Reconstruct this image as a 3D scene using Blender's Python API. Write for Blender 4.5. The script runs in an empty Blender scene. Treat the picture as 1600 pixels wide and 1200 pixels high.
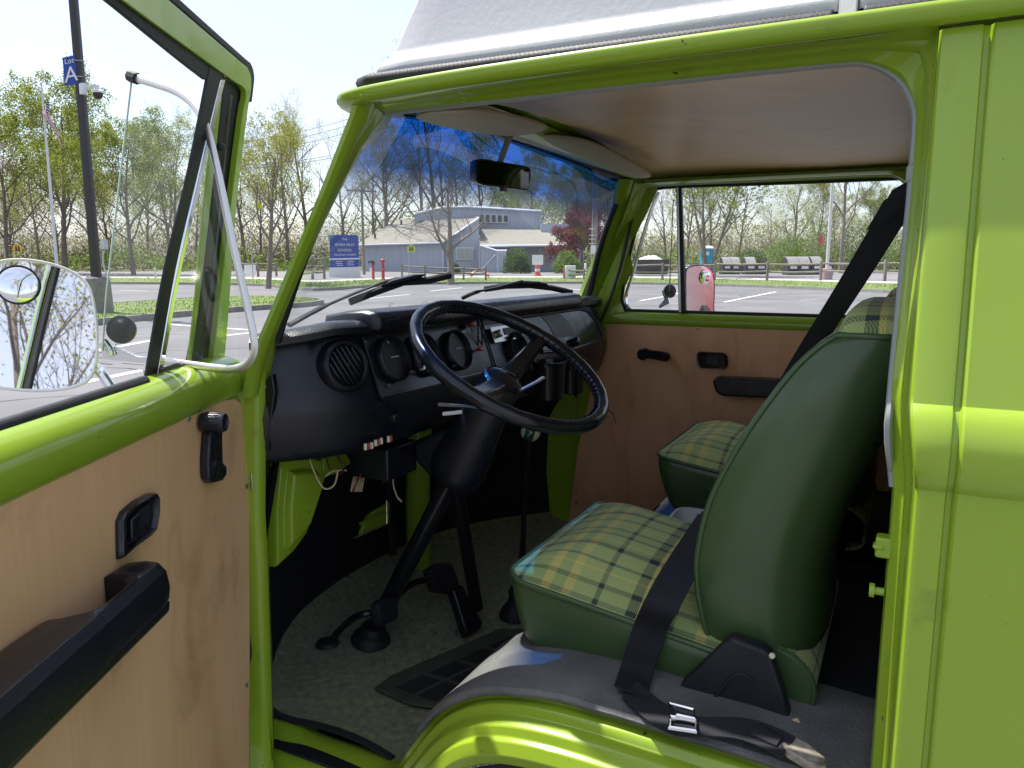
import bpy, bmesh, math, random
from mathutils import Vector, Matrix, noise
random.seed(7)
sc = bpy.context.scene
col = sc.collection
R = math.radians
# ------------------------------------------------------------------ camera
F = 1202.0; PSI = R(27.2); TH = R(8.9)
CAM = Vector((0.0, -0.95, 1.35))
FW = Vector((-math.sin(PSI)*math.cos(TH), math.cos(PSI)*math.cos(TH), -math.sin(TH)))
RT = Vector((math.cos(PSI), math.sin(PSI), 0.0))
UP = RT.cross(FW)
HEAD = Vector((-math.sin(PSI), math.cos(PSI), 0.0))
cd = bpy.data.cameras.new('camera'); cam = bpy.data.objects.new('camera', cd); col.objects.link(cam)
cd.sensor_width = 36.0; cd.lens = F/1600.0*36.0; cd.clip_start = 0.02; cd.clip_end = 3000
M = Matrix((RT, UP, -FW)).transposed().to_4x4(); M.translation = CAM
cam.matrix_world = M
sc.camera = cam
# ------------------------------------------------------------------ sky and sun
SUN_EL = R(66.0)
SUN = Vector((-math.cos(SUN_EL)*math.cos(R(4)), math.cos(SUN_EL)*math.sin(R(4)), math.sin(SUN_EL)))   # towards the sun
w = bpy.data.worlds.new('World'); sc.world = w; w.use_nodes = True
nt = w.node_tree; nt.nodes.clear()
def N(nt, t, **kw):
    n = nt.nodes.new(t)
    for k, v in kw.items(): setattr(n, k, v)
    return n
wo = N(nt, 'ShaderNodeOutputWorld'); wb = N(nt, 'ShaderNodeBackground')
sky = N(nt, 'ShaderNodeTexSky'); sky.sky_type = 'NISHITA'; sky.sun_disc = False
sky.sun_elevation = SUN_EL; sky.sun_rotation = math.atan2(SUN.x, SUN.y)
sky.air_density = 1.0; sky.dust_density = 1.6; sky.ozone_density = 1.2
# thin high cloud spread evenly over the whole sky
tc = N(nt, 'ShaderNodeTexCoord'); mp = N(nt, 'ShaderNodeMapping'); mp.inputs['Scale'].default_value = (1, 1, 2.6)
nz = N(nt, 'ShaderNodeTexNoise'); nz.inputs['Scale'].default_value = 2.3; nz.inputs['Detail'].default_value = 7; nz.inputs['Roughness'].default_value = 0.55
cr = N(nt, 'ShaderNodeValToRGB'); cr.color_ramp.elements[0].position = 0.30; cr.color_ramp.elements[1].position = 0.66
cr.color_ramp.elements[0].color = (0.12,)*3+(1,); cr.color_ramp.elements[1].color = (0.88,)*3+(1,)
mx = N(nt, 'ShaderNodeMix', data_type='RGBA'); mx.inputs[7].default_value = (2.95, 2.9, 3.25, 1)
L = nt.links.new
L(tc.outputs['Generated'], mp.inputs['Vector']); L(mp.outputs[0], nz.inputs['Vector']); L(nz.outputs['Fac'], cr.inputs[0])
L(cr.outputs[0], mx.inputs[0]); L(sky.outputs[0], mx.inputs[6]); L(mx.outputs[2], wb.inputs['Color'])
wb.inputs['Strength'].default_value = 0.14
L(wb.outputs[0], wo.inputs['Surface'])
sd = bpy.data.lights.new('sun', 'SUN'); sd.energy = 3.8; sd.angle = R(0.53); sd.color = (1.0, 0.95, 0.86)
so = bpy.data.objects.new('sun', sd); col.objects.link(so); so.location = (0, 0, 30)
so.rotation_euler = SUN.to_track_quat('Z', 'Y').to_euler()
vs = sc.view_settings
vs.view_transform = 'Standard'; vs.look = 'None'; vs.exposure = 1.15; vs.gamma = 1.0; vs.use_curve_mapping = False
sc.render.engine = 'CYCLES'
sc.cycles.max_bounces = 10; sc.cycles.diffuse_bounces = 5; sc.cycles.glossy_bounces = 5; sc.cycles.transparent_max_bounces = 32
sc.cycles.transmission_bounces = 6; sc.cycles.use_denoising = True; sc.cycles.caustics_reflective = False; sc.cycles.caustics_refractive = False
sc.cycles.sample_clamp_indirect = 6.0
# ------------------------------------------------------------------ where a ray of the picture meets a plane of the place
def ray(px, py):
    return FW + RT*((px-800)/F) + UP*((600-py)/F)
def at(px, py, x=None, y=None, z=None, dist=None, pl=None):
    r = ray(px, py)
    if x is not None: t = (x-CAM.x)/r.x
    elif y is not None: t = (y-CAM.y)/r.y
    elif z is not None: t = (z-CAM.z)/r.z
    elif dist is not None: t = dist/r.dot(HEAD)
    else:
        p, n = pl; t = (Vector(p)-CAM).dot(n)/r.dot(n)
    return CAM + r*t
# ------------------------------------------------------------------ mesh helpers
def V(*a): return Vector(a)
def cat(pts, n=6, closed=False):
    """Catmull-Rom through points of any dimension"""
    P = [Vector(p) for p in pts]; out = []
    m = len(P); rng = m if closed else m-1
    for i in range(rng):
        if closed: a, b, c, d = P[(i-1) % m], P[i], P[(i+1) % m], P[(i+2) % m]
        else: a, b, c, d = P[max(i-1, 0)], P[i], P[i+1], P[min(i+2, m-1)]
        for k in range(n):
            t = k/n
            out.append(0.5*((2*b)+(c-a)*t+(2*a-5*b+4*c-d)*t*t+(3*b-a-3*c+d)*t*t*t))
    if not closed: out.append(P[-1].copy())
    return out
def rrect(w, h, r, n=4):
    """rounded rectangle outline, 2D, centred"""
    o = []
    for cx, cy, a0 in ((w/2-r, h/2-r, 0), (-w/2+r, h/2-r, 90), (-w/2+r, -h/2+r, 180), (w/2-r, -h/2+r, 270)):
        for k in range(n+1):
            a = R(a0+90*k/n); o.append((cx+r*math.cos(a), cy+r*math.sin(a)))
    return o
class MB:
    def __init__(s): s.v = []; s.f = []; s.uv = {}; s.mi = []
    def add(s, vs, fs, mi=0):
        b = len(s.v); s.v += [Vector(p) for p in vs]; s.f += [tuple(b+i for i in f) for f in fs]; s.mi += [mi]*len(fs)
        return b
    def box(s, c, d, rot=None, mi=0):
        x, y, z = d[0]/2, d[1]/2, d[2]/2; c = Vector(c)
        p = [Vector((i, j, k)) for i in (-x, x) for j in (-y, y) for k in (-z, z)]
        if rot is not None: p = [rot @ q for q in p]
        s.add([q+c for q in p], [(0,1,3,2),(4,6,7,5),(0,4,5,1),(2,3,7,6),(0,2,6,4),(1,5,7,3)], mi); return s
    def bb(s, x0, x1, y0, y1, z0, z1, mi=0):
        return s.box(((x0+x1)/2, (y0+y1)/2, (z0+z1)/2), (abs(x1-x0), abs(y1-y0), abs(z1-z0)), None, mi)
    def prism(s, poly, vec, mi=0):
        n = len(poly); P = [Vector(p) for p in poly]; vec = Vector(vec)
        s.add(P+[p+vec for p in P], [tuple(range(n))[::-1], tuple(range(n, 2*n))]+[(i, (i+1) % n, n+(i+1) % n, n+i) for i in range(n)], mi); return s
    def loft(s, rings, closed=True, cap=True, loop=False, mi=0):
        n = len(rings[0]); b = len(s.v); m = len(rings)
        vs = [Vector(p) for r in rings for p in r]; fs = []
        for i in range(m if loop else m-1):
            j = (i+1) % m
            for k in range(n if closed else n-1):
                l = (k+1) % n
                fs.append((i*n+k, i*n+l, j*n+l, j*n+k))
        if cap and closed and not loop:
            fs.append(tuple(range(n))[::-1]); fs.append(tuple((m-1)*n+k for k in range(n)))
        s.add(vs, fs, mi); return s
    def tube(s, path, r, n=8, cap=True, loop=False, mi=0, sq=1.0, upv=None):
        P = [Vector(p) for p in path]; m = len(P)
        rs = r if isinstance(r, (list, tuple)) else [r]*m
        rings = []; prev = None
        for i in range(m):
            a = P[i-1] if (i > 0 or loop) else P[i]; c = P[(i+1) % m] if (i < m-1 or loop) else P[i]
            t = (c-a).normalized()
            if prev is None:
                u = Vector(upv) if upv else (Vector((0, 0, 1)) if abs(t.z) < 0.9 else Vector((1, 0, 0)))
            else: u = prev
            u = (u-t*u.dot(t)).normalized(); prev = u; v = t.cross(u)
            rings.append([P[i]+(u*math.cos(2*math.pi*k/n)*sq+v*math.sin(2*math.pi*k/n))*rs[i] for k in range(n)])
        return s.loft(rings, True, cap and not loop, loop, mi)
    def sweep(s, path, prof, upv=(0, 0, 1), closed_prof=True, loop=False, cap=True, mi=0):
        """profile (a,b): a along side = tangent x up, b along up"""
        P = [Vector(p) for p in path]; m = len(P); rings = []
        for i in range(m):
            a = P[i-1] if (i > 0 or loop) else P[i]; c = P[(i+1) % m] if (i < m-1 or loop) else P[i]
            t = (c-a).normalized(); u = Vector(upv) if not callable(upv) else upv(i); u = (u-t*u.dot(t)).normalized(); sd = t.cross(u)
            rings.append([P[i]+sd*q[0]+u*q[1] for q in prof])
        return s.loft(rings, closed_prof, cap, loop, mi)
    def lathe(s, prof, o, ax, n=20, mi=0, cap=True):
        """profile (r,h) along axis"""
        ax = Vector(ax).normalized(); u = ax.orthogonal().normalized(); v = ax.cross(u); o = Vector(o)
        rings = [[o+ax*h+(u*math.cos(2*math.pi*k/n)+v*math.sin(2*math.pi*k/n))*max(r, 1e-5) for k in range(n)] for r, h in prof]
        return s.loft(rings, True, cap, False, mi)
    def plate(s, o, ux, uy, outline, th, mi=0):
        """2D outline in the plane (ux,uy) at o, thickness along ux x uy"""
        ux = Vector(ux).normalized(); uy = Vector(uy).normalized(); nn = ux.cross(uy); o = Vector(o)
        return s.prism([o+ux*a+uy*b for a, b in outline], nn*th, mi)
    def ribbon(s, path, wv, th, mi=0):
        """flat band: wv = width vector(s), thickness th"""
        P = [Vector(p) for p in path]; m = len(P); rings = []
        for i in range(m):
            a = P[max(i-1, 0)]; c = P[min(i+1, m-1)]; t = (c-a).normalized()
            wi = Vector(wv[i]) if isinstance(wv, list) else Vector(wv)
            nn = t.cross(wi).normalized()*th/2
            rings.append([P[i]-wi/2-nn, P[i]+wi/2-nn, P[i]+wi/2+nn, P[i]-wi/2+nn])
        return s.loft(rings, True, True, False, mi)
    def grid(s, fn, nu, nv, mi=0, uvfn=None):
        vs = []; fs = []
        for i in range(nu+1):
            for j in range(nv+1): vs.append(fn(i/nu, j/nv))
        for i in range(nu):
            for j in range(nv):
                a = i*(nv+1)+j; fs.append((a, a+1, a+nv+2, a+nv+1))
        b = s.add(vs, fs, mi)
        if uvfn:
            for i in range(nu+1):
                for j in range(nv+1): s.uv[b+i*(nv+1)+j] = uvfn(i/nu, j/nv)
        return s
    def map(s, fn): s.v = [Vector(fn(p)) for p in s.v]; return s
    def build(s, name, mat, parent=None, bevel=0, seg=2, ang=35, sub=0, solid=0, off=-1, local=False, normals=True):
        me = bpy.data.meshes.new(name); me.from_pydata([tuple(p) for p in s.v], [], s.f)
        mats = mat if isinstance(mat, (list, tuple)) else [mat]
        for m_ in mats: me.materials.append(m_)
        if len(mats) > 1:
            for p, i in zip(me.polygons, s.mi): p.material_index = i
        if s.uv:
            lay = me.uv_layers.new(name='UVMap')
            for lp in me.loops: lay.data[lp.index].uv = s.uv.get(lp.vertex_index, (0, 0))
        if normals:
            bm = bmesh.new(); bm.from_mesh(me); bmesh.ops.recalc_face_normals(bm, faces=bm.faces); bm.to_mesh(me); bm.free()
        me.shade_smooth()
        if ang < 180: me.set_sharp_from_angle(angle=R(ang))
        o = bpy.data.objects.new(name, me); col.objects.link(o)
        if solid:
            m_ = o.modifiers.new('solid', 'SOLIDIFY'); m_.thickness = solid; m_.offset = off
        if bevel:
            m_ = o.modifiers.new('bevel', 'BEVEL'); m_.width = bevel; m_.segments = seg; m_.limit_method = 'ANGLE'; m_.angle_limit = R(30)
        if sub:
            m_ = o.modifiers.new('sub', 'SUBSURF'); m_.levels = sub; m_.render_levels = sub
        if parent is not None: attach(o, parent, local)
        return o
WORLD = {}
def attach(o, parent, local=False):
    o.parent = parent
    if not local and parent.name in WORLD: o.matrix_parent_inverse = WORLD[parent.name].inverted()
def thing(name, label, cat_, loc=(0, 0, 0), group=None, rz=0):
    o = bpy.data.objects.new(name, None); col.objects.link(o); o.location = loc; o.rotation_euler = (0, 0, rz)
    o.empty_display_size = 0.3
    o['label'] = label; o['category'] = cat_
    if group: o['group'] = group
    WORLD[o.name] = Matrix.Translation(Vector(loc)) @ Matrix.Rotation(rz, 4, 'Z')
    return o
def tag(o, label=None, cat_=None, group=None, kind=None):
    if label: o['label'] = label
    if cat_: o['category'] = cat_
    if group: o['group'] = group
    if kind: o['kind'] = kind
    return o
def dup(o, parent=None):
    c = o.copy(); col.objects.link(c); c.parent = parent
    for ch in list(o.children): dup(ch, c)
    return c
def text_mesh(txt, size, mat, name, o, ux, uy, parent=None, ext=0.002, align='CENTER'):
    cu = bpy.data.curves.new(name, 'FONT'); cu.body = txt; cu.size = size; cu.align_x = align; cu.align_y = 'CENTER'; cu.extrude = ext; cu.resolution_u = 3
    ob = bpy.data.objects.new(name, cu); me = bpy.data.meshes.new_from_object(ob); bpy.data.objects.remove(ob)
    ux = Vector(ux).normalized(); uy = Vector(uy).normalized(); n = ux.cross(uy)
    T = Matrix((ux, uy, n)).transposed().to_4x4(); T.translation = Vector(o)
    me.transform(T); me.materials.clear(); me.materials.append(mat); me.name = name
    r = bpy.data.objects.new(name, me); col.objects.link(r)
    if parent is not None: attach(r, parent)
    return r
# ------------------------------------------------------------------ materials
def mat(name, c, rough=0.5, metal=0.0, coat=0.0, var=0.0, vscale=8.0, bump=0.0, bscale=60.0, spec=0.5, c2=None, coord='Object', sheen=0.0, stretch=None, emis=None, detail=6.0, rvar=0.0):
    m = bpy.data.materials.new(name); m.use_nodes = True; nt = m.node_tree; b = nt.nodes['Principled BSDF']; L = nt.links.new
    b.inputs['Base Color'].default_value = (*c, 1); b.inputs['Roughness'].default_value = rough; b.inputs['Metallic'].default_value = metal
    b.inputs['Coat Weight'].default_value = coat; b.inputs['Coat Roughness'].default_value = 0.06; b.inputs['Specular IOR Level'].default_value = spec
    if sheen: b.inputs['Sheen Weight'].default_value = sheen
    if emis: b.inputs['Emission Color'].default_value = (*emis[0], 1); b.inputs['Emission Strength'].default_value = emis[1]
    t = None
    if var or c2 or bump or rvar:
        t = N(nt, 'ShaderNodeTexCoord').outputs[coord]
        if stretch:
            mp = N(nt, 'ShaderNodeMapping'); mp.inputs['Scale'].default_value = stretch; L(t, mp.inputs['Vector']); t = mp.outputs[0]
    if var or c2:
        nz = N(nt, 'ShaderNodeTexNoise'); nz.inputs['Scale'].default_value = vscale; nz.inputs['Detail'].default_value = detail; nz.inputs['Roughness'].default_value = 0.6
        L(t, nz.inputs['Vector'])
        cr = N(nt, 'ShaderNodeValToRGB'); cr.color_ramp.elements[0].position = 0.3; cr.color_ramp.elements[1].position = 0.7
        if c2 is None:
            a = tuple(max(0, k*(1-var)) for k in c); d = tuple(min(1, k*(1+var)) for k in c)
        else: a, d = c, c2
        cr.color_ramp.elements[0].color = (*a, 1); cr.color_ramp.elements[1].color = (*d, 1)
        L(nz.outputs['Fac'], cr.inputs[0]); L(cr.outputs[0], b.inputs['Base Color'])
    if rvar:
        nr = N(nt, 'ShaderNodeTexNoise'); nr.inputs['Scale'].default_value = 14; nr.inputs['Detail'].default_value = 5; L(t, nr.inputs['Vector'])
        mr = N(nt, 'ShaderNodeMapRange'); mr.inputs[1].default_value = 0.3; mr.inputs[2].default_value = 0.7; mr.inputs[3].default_value = max(0.02, rough-rvar); mr.inputs[4].default_value = rough+rvar
        L(nr.outputs['Fac'], mr.inputs[0]); L(mr.outputs[0], b.inputs['Roughness'])
    if bump:
        nb = N(nt, 'ShaderNodeTexNoise'); nb.inputs['Scale'].default_value = bscale; nb.inputs['Detail'].default_value = 4; L(t, nb.inputs['Vector'])
        bp = N(nt, 'ShaderNodeBump'); bp.inputs['Strength'].default_value = bump; bp.inputs['Distance'].default_value = 0.004
        L(nb.outputs['Fac'], bp.inputs['Height']); L(bp.outputs[0], b.inputs['Normal'])
    return m
def glass_mat(name, tint=(0.93, 0.96, 0.95), grad=None, refl=0.9, dust=0.0, dustc=(0.75, 0.8, 0.85)):
    """thin pane: tinted see-through plus mirror reflection that grows towards grazing angles"""
    m = bpy.data.materials.new(name); m.use_nodes = True; nt = m.node_tree; nt.nodes.clear(); L = nt.links.new
    o = N(nt, 'ShaderNodeOutputMaterial'); tr = N(nt, 'ShaderNodeBsdfTransparent'); gl = N(nt, 'ShaderNodeBsdfGlossy'); gl.inputs['Roughness'].default_value = 0.01
    gl.inputs['Color'].default_value = (refl, refl, refl, 1)
    lw = N(nt, 'ShaderNodeLayerWeight'); lw.inputs['Blend'].default_value = 0.5
    pw = N(nt, 'ShaderNodeMath', operation='POWER'); pw.inputs[1].default_value = 5.0; L(lw.outputs['Facing'], pw.inputs[0])
    fr = N(nt, 'ShaderNodeMath', operation='MULTIPLY_ADD'); fr.inputs[1].default_value = 0.70; fr.inputs[2].default_value = 0.04; L(pw.outputs[0], fr.inputs[0]); mx = N(nt, 'ShaderNodeMixShader')
    tr.inputs['Color'].default_value = (*tint, 1)
    if grad:
        z0, z1, ctop = grad
        tc = N(nt, 'ShaderNodeTexCoord'); sx = N(nt, 'ShaderNodeSeparateXYZ'); L(tc.outputs['UV'], sx.inputs[0])
        cr = N(nt, 'ShaderNodeValToRGB'); e = cr.color_ramp.elements; e[0].position = z0; e[0].color = (*tint, 1); e[1].position = z1; e[1].color = (*ctop, 1)
        L(sx.outputs['Y'], cr.inputs[0]); L(cr.outputs[0], tr.inputs['Color'])
    L(fr.outputs[0], mx.inputs[0]); L(tr.outputs[0], mx.inputs[1]); L(gl.outputs[0], mx.inputs[2]); out = mx
    if dust:
        df = N(nt, 'ShaderNodeBsdfTranslucent'); df.inputs['Color'].default_value = (*dustc, 1)
        tc = N(nt, 'ShaderNodeTexCoord'); nz = N(nt, 'ShaderNodeTexNoise'); nz.inputs['Scale'].default_value = 9; nz.inputs['Detail'].default_value = 6; L(tc.outputs['Object'], nz.inputs['Vector'])
        mr = N(nt, 'ShaderNodeMapRange'); mr.inputs[1].default_value = 0.3; mr.inputs[2].default_value = 0.75; mr.inputs[3].default_value = dust*0.5; mr.inputs[4].default_value = dust; L(nz.outputs['Fac'], mr.inputs[0])
        m2 = N(nt, 'ShaderNodeMixShader'); L(mr.outputs[0], m2.inputs[0]); L(mx.outputs[0], m2.inputs[1]); L(df.outputs[0], m2.inputs[2]); out = m2
    L(out.outputs[0], o.inputs['Surface'])
    return m
def wood_mat(name, c1, c2, axis='z', rough=0.5, stain=0.0):
    """maple plywood: fine streaks along the grain, contour figure, a few darker scuffs"""
    m = bpy.data.materials.new(name); m.use_nodes = True; nt = m.node_tree; b = nt.nodes['Principled BSDF']; L = nt.links.new
    tc = N(nt, 'ShaderNodeTexCoord')
    def noise_(sc_, scale, detail=4, dist=0.0, rough_=0.55):
        mp = N(nt, 'ShaderNodeMapping'); mp.inputs['Scale'].default_value = sc_; L(tc.outputs['Object'], mp.inputs['Vector'])
        n = N(nt, 'ShaderNodeTexNoise'); n.inputs['Scale'].default_value = scale; n.inputs['Detail'].default_value = detail; n.inputs['Distortion'].default_value = dist; n.inputs['Roughness'].default_value = rough_; L(mp.outputs[0], n.inputs['Vector']); return n.outputs['Fac']
    g = (1, 1, 0.05) if axis == 'z' else (0.05, 1, 1); f = (1, 1, 0.42) if axis == 'z' else (0.42, 1, 1)
    streak = noise_(g, 95, 3); fig = noise_(f, 3.2, 2, 0.6); broad = noise_((1, 1, 1), 2.3, 5)
    def mth(op, a, v=None, c=None):
        n = N(nt, 'ShaderNodeMath', operation=op); L(a, n.inputs[0])
        if v is not None:
            if isinstance(v, float): n.inputs[1].default_value = v
            else: L(v, n.inputs[1])
        if c is not None:
            if isinstance(c, float): n.inputs[2].default_value = c
            else: L(c, n.inputs[2])
        return n.outputs[0]
    ring = mth('POWER', mth('PINGPONG', mth('MULTIPLY', fig, 9.0), 1.0), 5.0)
    fac = mth('MULTIPLY_ADD', streak, 0.34, mth('MULTIPLY_ADD', ring, 0.26, mth('MULTIPLY', broad, 0.98)))
    cr = N(nt, 'ShaderNodeValToRGB'); e = cr.color_ramp.elements; e[0].position = 0.42; e[0].color = (*c1, 1); e[1].position = 1.0; e[1].color = (*c2, 1)
    L(fac, cr.inputs[0]); outc = cr.outputs[0]
    if stain:
        n3 = noise_((1, 1, 1), 4.5, 8, 0.3, 0.62)
        c3 = N(nt, 'ShaderNodeValToRGB'); c3.color_ramp.elements[0].position = 0.58; c3.color_ramp.elements[0].color = (0, 0, 0, 1); c3.color_ramp.elements[1].position = 0.80; c3.color_ramp.elements[1].color = (stain,)*3+(1,)
        L(n3, c3.inputs[0])
        mx = N(nt, 'ShaderNodeMix', data_type='RGBA'); mx.inputs[7].default_value = (c1[0]*0.30, c1[1]*0.28, c1[2]*0.30, 1); L(c3.outputs[0], mx.inputs[0]); L(outc, mx.inputs[6]); outc = mx.outputs[2]
    L(outc, b.inputs['Base Color']); b.inputs['Roughness'].default_value = rough; b.inputs['Specular IOR Level'].default_value = 0.4
    bp = N(nt, 'ShaderNodeBump'); bp.inputs['Strength'].default_value = 0.08; bp.inputs['Distance'].default_value = 0.002; L(broad, bp.inputs['Height']); L(bp.outputs[0], b.inputs['Normal'])
    return m
def paint_mat(name, c):
    """old glossy enamel: slightly uneven, grime in places, a few chips and scratches"""
    m = bpy.data.materials.new(name); m.use_nodes = True; nt = m.node_tree; b = nt.nodes['Principled BSDF']; L = nt.links.new
    tc = N(nt, 'ShaderNodeTexCoord').outputs['Object']
    def nz(scale, detail, rough_=0.6):
        n = N(nt, 'ShaderNodeTexNoise'); n.inputs['Scale'].default_value = scale; n.inputs['Detail'].default_value = detail; n.inputs['Roughness'].default_value = rough_; L(tc, n.inputs['Vector']); return n.outputs['Fac']
    def ramp(f, p0, p1, v0, v1):
        r = N(nt, 'ShaderNodeMapRange'); r.inputs[1].default_value = p0; r.inputs[2].default_value = p1; r.inputs[3].default_value = v0; r.inputs[4].default_value = v1; L(f, r.inputs[0]); return r.outputs[0]
    a = N(nt, 'ShaderNodeMix', data_type='RGBA'); a.inputs[6].default_value = (*[k*0.94 for k in c], 1); a.inputs[7].default_value = (*[min(1, k*1.06) for k in c], 1); L(nz(3.0, 4), a.inputs[0])
    g = N(nt, 'ShaderNodeMix', data_type='RGBA'); g.inputs[7].default_value = (0.06, 0.07, 0.03, 1); L(ramp(nz(9.0, 9, 0.68), 0.60, 0.80, 0.0, 0.55), g.inputs[0]); L(a.outputs[2], g.inputs[6])
    ch = N(nt, 'ShaderNodeMix', data_type='RGBA'); ch.inputs[7].default_value = (0.045, 0.03, 0.02, 1); L(ramp(nz(62.0, 2, 0.4), 0.755, 0.775, 0.0, 0.9), ch.inputs[0]); L(g.outputs[2], ch.inputs[6])
    L(ch.outputs[2], b.inputs['Base Color'])
    L(ramp(nz(14, 5), 0.3, 0.7, 0.24, 0.42), b.inputs['Roughness'])
    b.inputs['Coat Weight'].default_value = 0.7; b.inputs['Specular IOR Level'].default_value = 0.25; L(ramp(nz(6, 4), 0.35, 0.75, 0.03, 0.12), b.inputs['Coat Roughness'])
    bp = N(nt, 'ShaderNodeBump'); bp.inputs['Strength'].default_value = 0.12; bp.inputs['Distance'].default_value = 0.004; L(nz(7.0, 2), bp.inputs['Height'])
    L(bp.outputs[0], b.inputs['Normal']); L(bp.outputs[0], b.inputs['Coat Normal'])
    return m
def leaf_mat(name, c, c2, vscale):
    """thin leaf: half the light passes through"""
    m = bpy.data.materials.new(name); m.use_nodes = True; nt = m.node_tree; nt.nodes.clear(); L = nt.links.new
    o = N(nt, 'ShaderNodeOutputMaterial'); d = N(nt, 'ShaderNodeBsdfDiffuse'); t = N(nt, 'ShaderNodeBsdfTranslucent'); mx = N(nt, 'ShaderNodeMixShader'); mx.inputs[0].default_value = 0.5
    tc = N(nt, 'ShaderNodeTexCoord'); nz = N(nt, 'ShaderNodeTexNoise'); nz.inputs['Scale'].default_value = vscale; nz.inputs['Detail'].default_value = 6; L(tc.outputs['Object'], nz.inputs['Vector'])
    cr = N(nt, 'ShaderNodeValToRGB'); cr.color_ramp.elements[0].position = 0.3; cr.color_ramp.elements[1].position = 0.7; cr.color_ramp.elements[0].color = (*c, 1); cr.color_ramp.elements[1].color = (*c2, 1)
    L(nz.outputs['Fac'], cr.inputs[0]); L(cr.outputs[0], d.inputs['Color']); L(cr.outputs[0], t.inputs['Color']); L(d.outputs[0], mx.inputs[1]); L(t.outputs[0], mx.inputs[2]); L(mx.outputs[0], o.inputs['Surface'])
    return m
def plaid_mat(name):
    m = bpy.data.materials.new(name); m.use_nodes = True; nt = m.node_tree; b = nt.nodes['Principled BSDF']; L = nt.links.new
    tc = N(nt, 'ShaderNodeTexCoord'); sx = N(nt, 'ShaderNodeSeparateXYZ'); L(tc.outputs['UV'], sx.inputs[0])
    def stripes(sock, per, seq):
        d = N(nt, 'ShaderNodeMath', operation='DIVIDE'); d.inputs[1].default_value = per; L(sock, d.inputs[0])
        fr = N(nt, 'ShaderNodeMath', operation='FRACT'); L(d.outputs[0], fr.inputs[0])
        cr = N(nt, 'ShaderNodeValToRGB'); cr.color_ramp.interpolation = 'CONSTANT'; e = cr.color_ramp.elements
        e[0].position = 0; e[0].color = (*seq[0][1], 1); e[1].position = seq[1][0]; e[1].color = (*seq[1][1], 1)
        for p, c in seq[2:]:
            k = e.new(p); k.color = (*c, 1)
        L(fr.outputs[0], cr.inputs[0]); return cr.outputs[0]
    G = (0.42, 0.50, 0.17); G2 = (0.32, 0.41, 0.14); D = (0.016, 0.018, 0.036); Y = (0.75, 0.60, 0.14); D2 = (0.07, 0.085, 0.07)
    warp = [(0, G), (0.10, D), (0.165, Y), (0.20, G), (0.36, D), (0.395, G2), (0.53, Y), (0.59, G2), (0.675, Y), (0.735, G), (0.88, D), (0.915, G)]
    weft = [(0, G), (0.09, D), (0.165, G2), (0.24, Y), (0.265, G), (0.40, D2), (0.45, G2), (0.57, D2), (0.62, G), (0.74, Y), (0.765, G), (0.86, D2), (0.90, G)]
    a = stripes(sx.outputs['X'], 0.27, warp); c = stripes(sx.outputs['Y'], 0.185, weft)
    # twill: fine diagonal alternation of warp and weft
    ad = N(nt, 'ShaderNodeMath', operation='ADD'); L(sx.outputs['X'], ad.inputs[0]); L(sx.outputs['Y'], ad.inputs[1])
    mu = N(nt, 'ShaderNodeMath', operation='MULTIPLY'); mu.inputs[1].default_value = 210.0; L(ad.outputs[0], mu.inputs[0])
    fr = N(nt, 'ShaderNodeMath', operation='FRACT'); L(mu.outputs[0], fr.inputs[0])
    gt = N(nt, 'ShaderNodeMath', operation='GREATER_THAN'); gt.inputs[1].default_value = 0.5; L(fr.outputs[0], gt.inputs[0])
    mr = N(nt, 'ShaderNodeMapRange'); mr.inputs[3].default_value = 0.22; mr.inputs[4].default_value = 0.72; L(gt.outputs[0], mr.inputs[0])
    mx = N(nt, 'ShaderNodeMix', data_type='RGBA'); L(mr.outputs[0], mx.inputs[0]); L(c, mx.inputs[6]); L(a, mx.inputs[7])
    L(mx.outputs[2], b.inputs['Base Color']); b.inputs['Roughness'].default_value = 0.85; b.inputs['Sheen Weight'].default_value = 0.15
    bp = N(nt, 'ShaderNodeBump'); bp.inputs['Strength'].default_value = 0.25; bp.inputs['Distance'].default_value = 0.001; L(gt.outputs[0], bp.inputs['Height']); L(bp.outputs[0], b.inputs['Normal'])
    return m
PAINT = (0.272, 0.412, 0.027)
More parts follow.
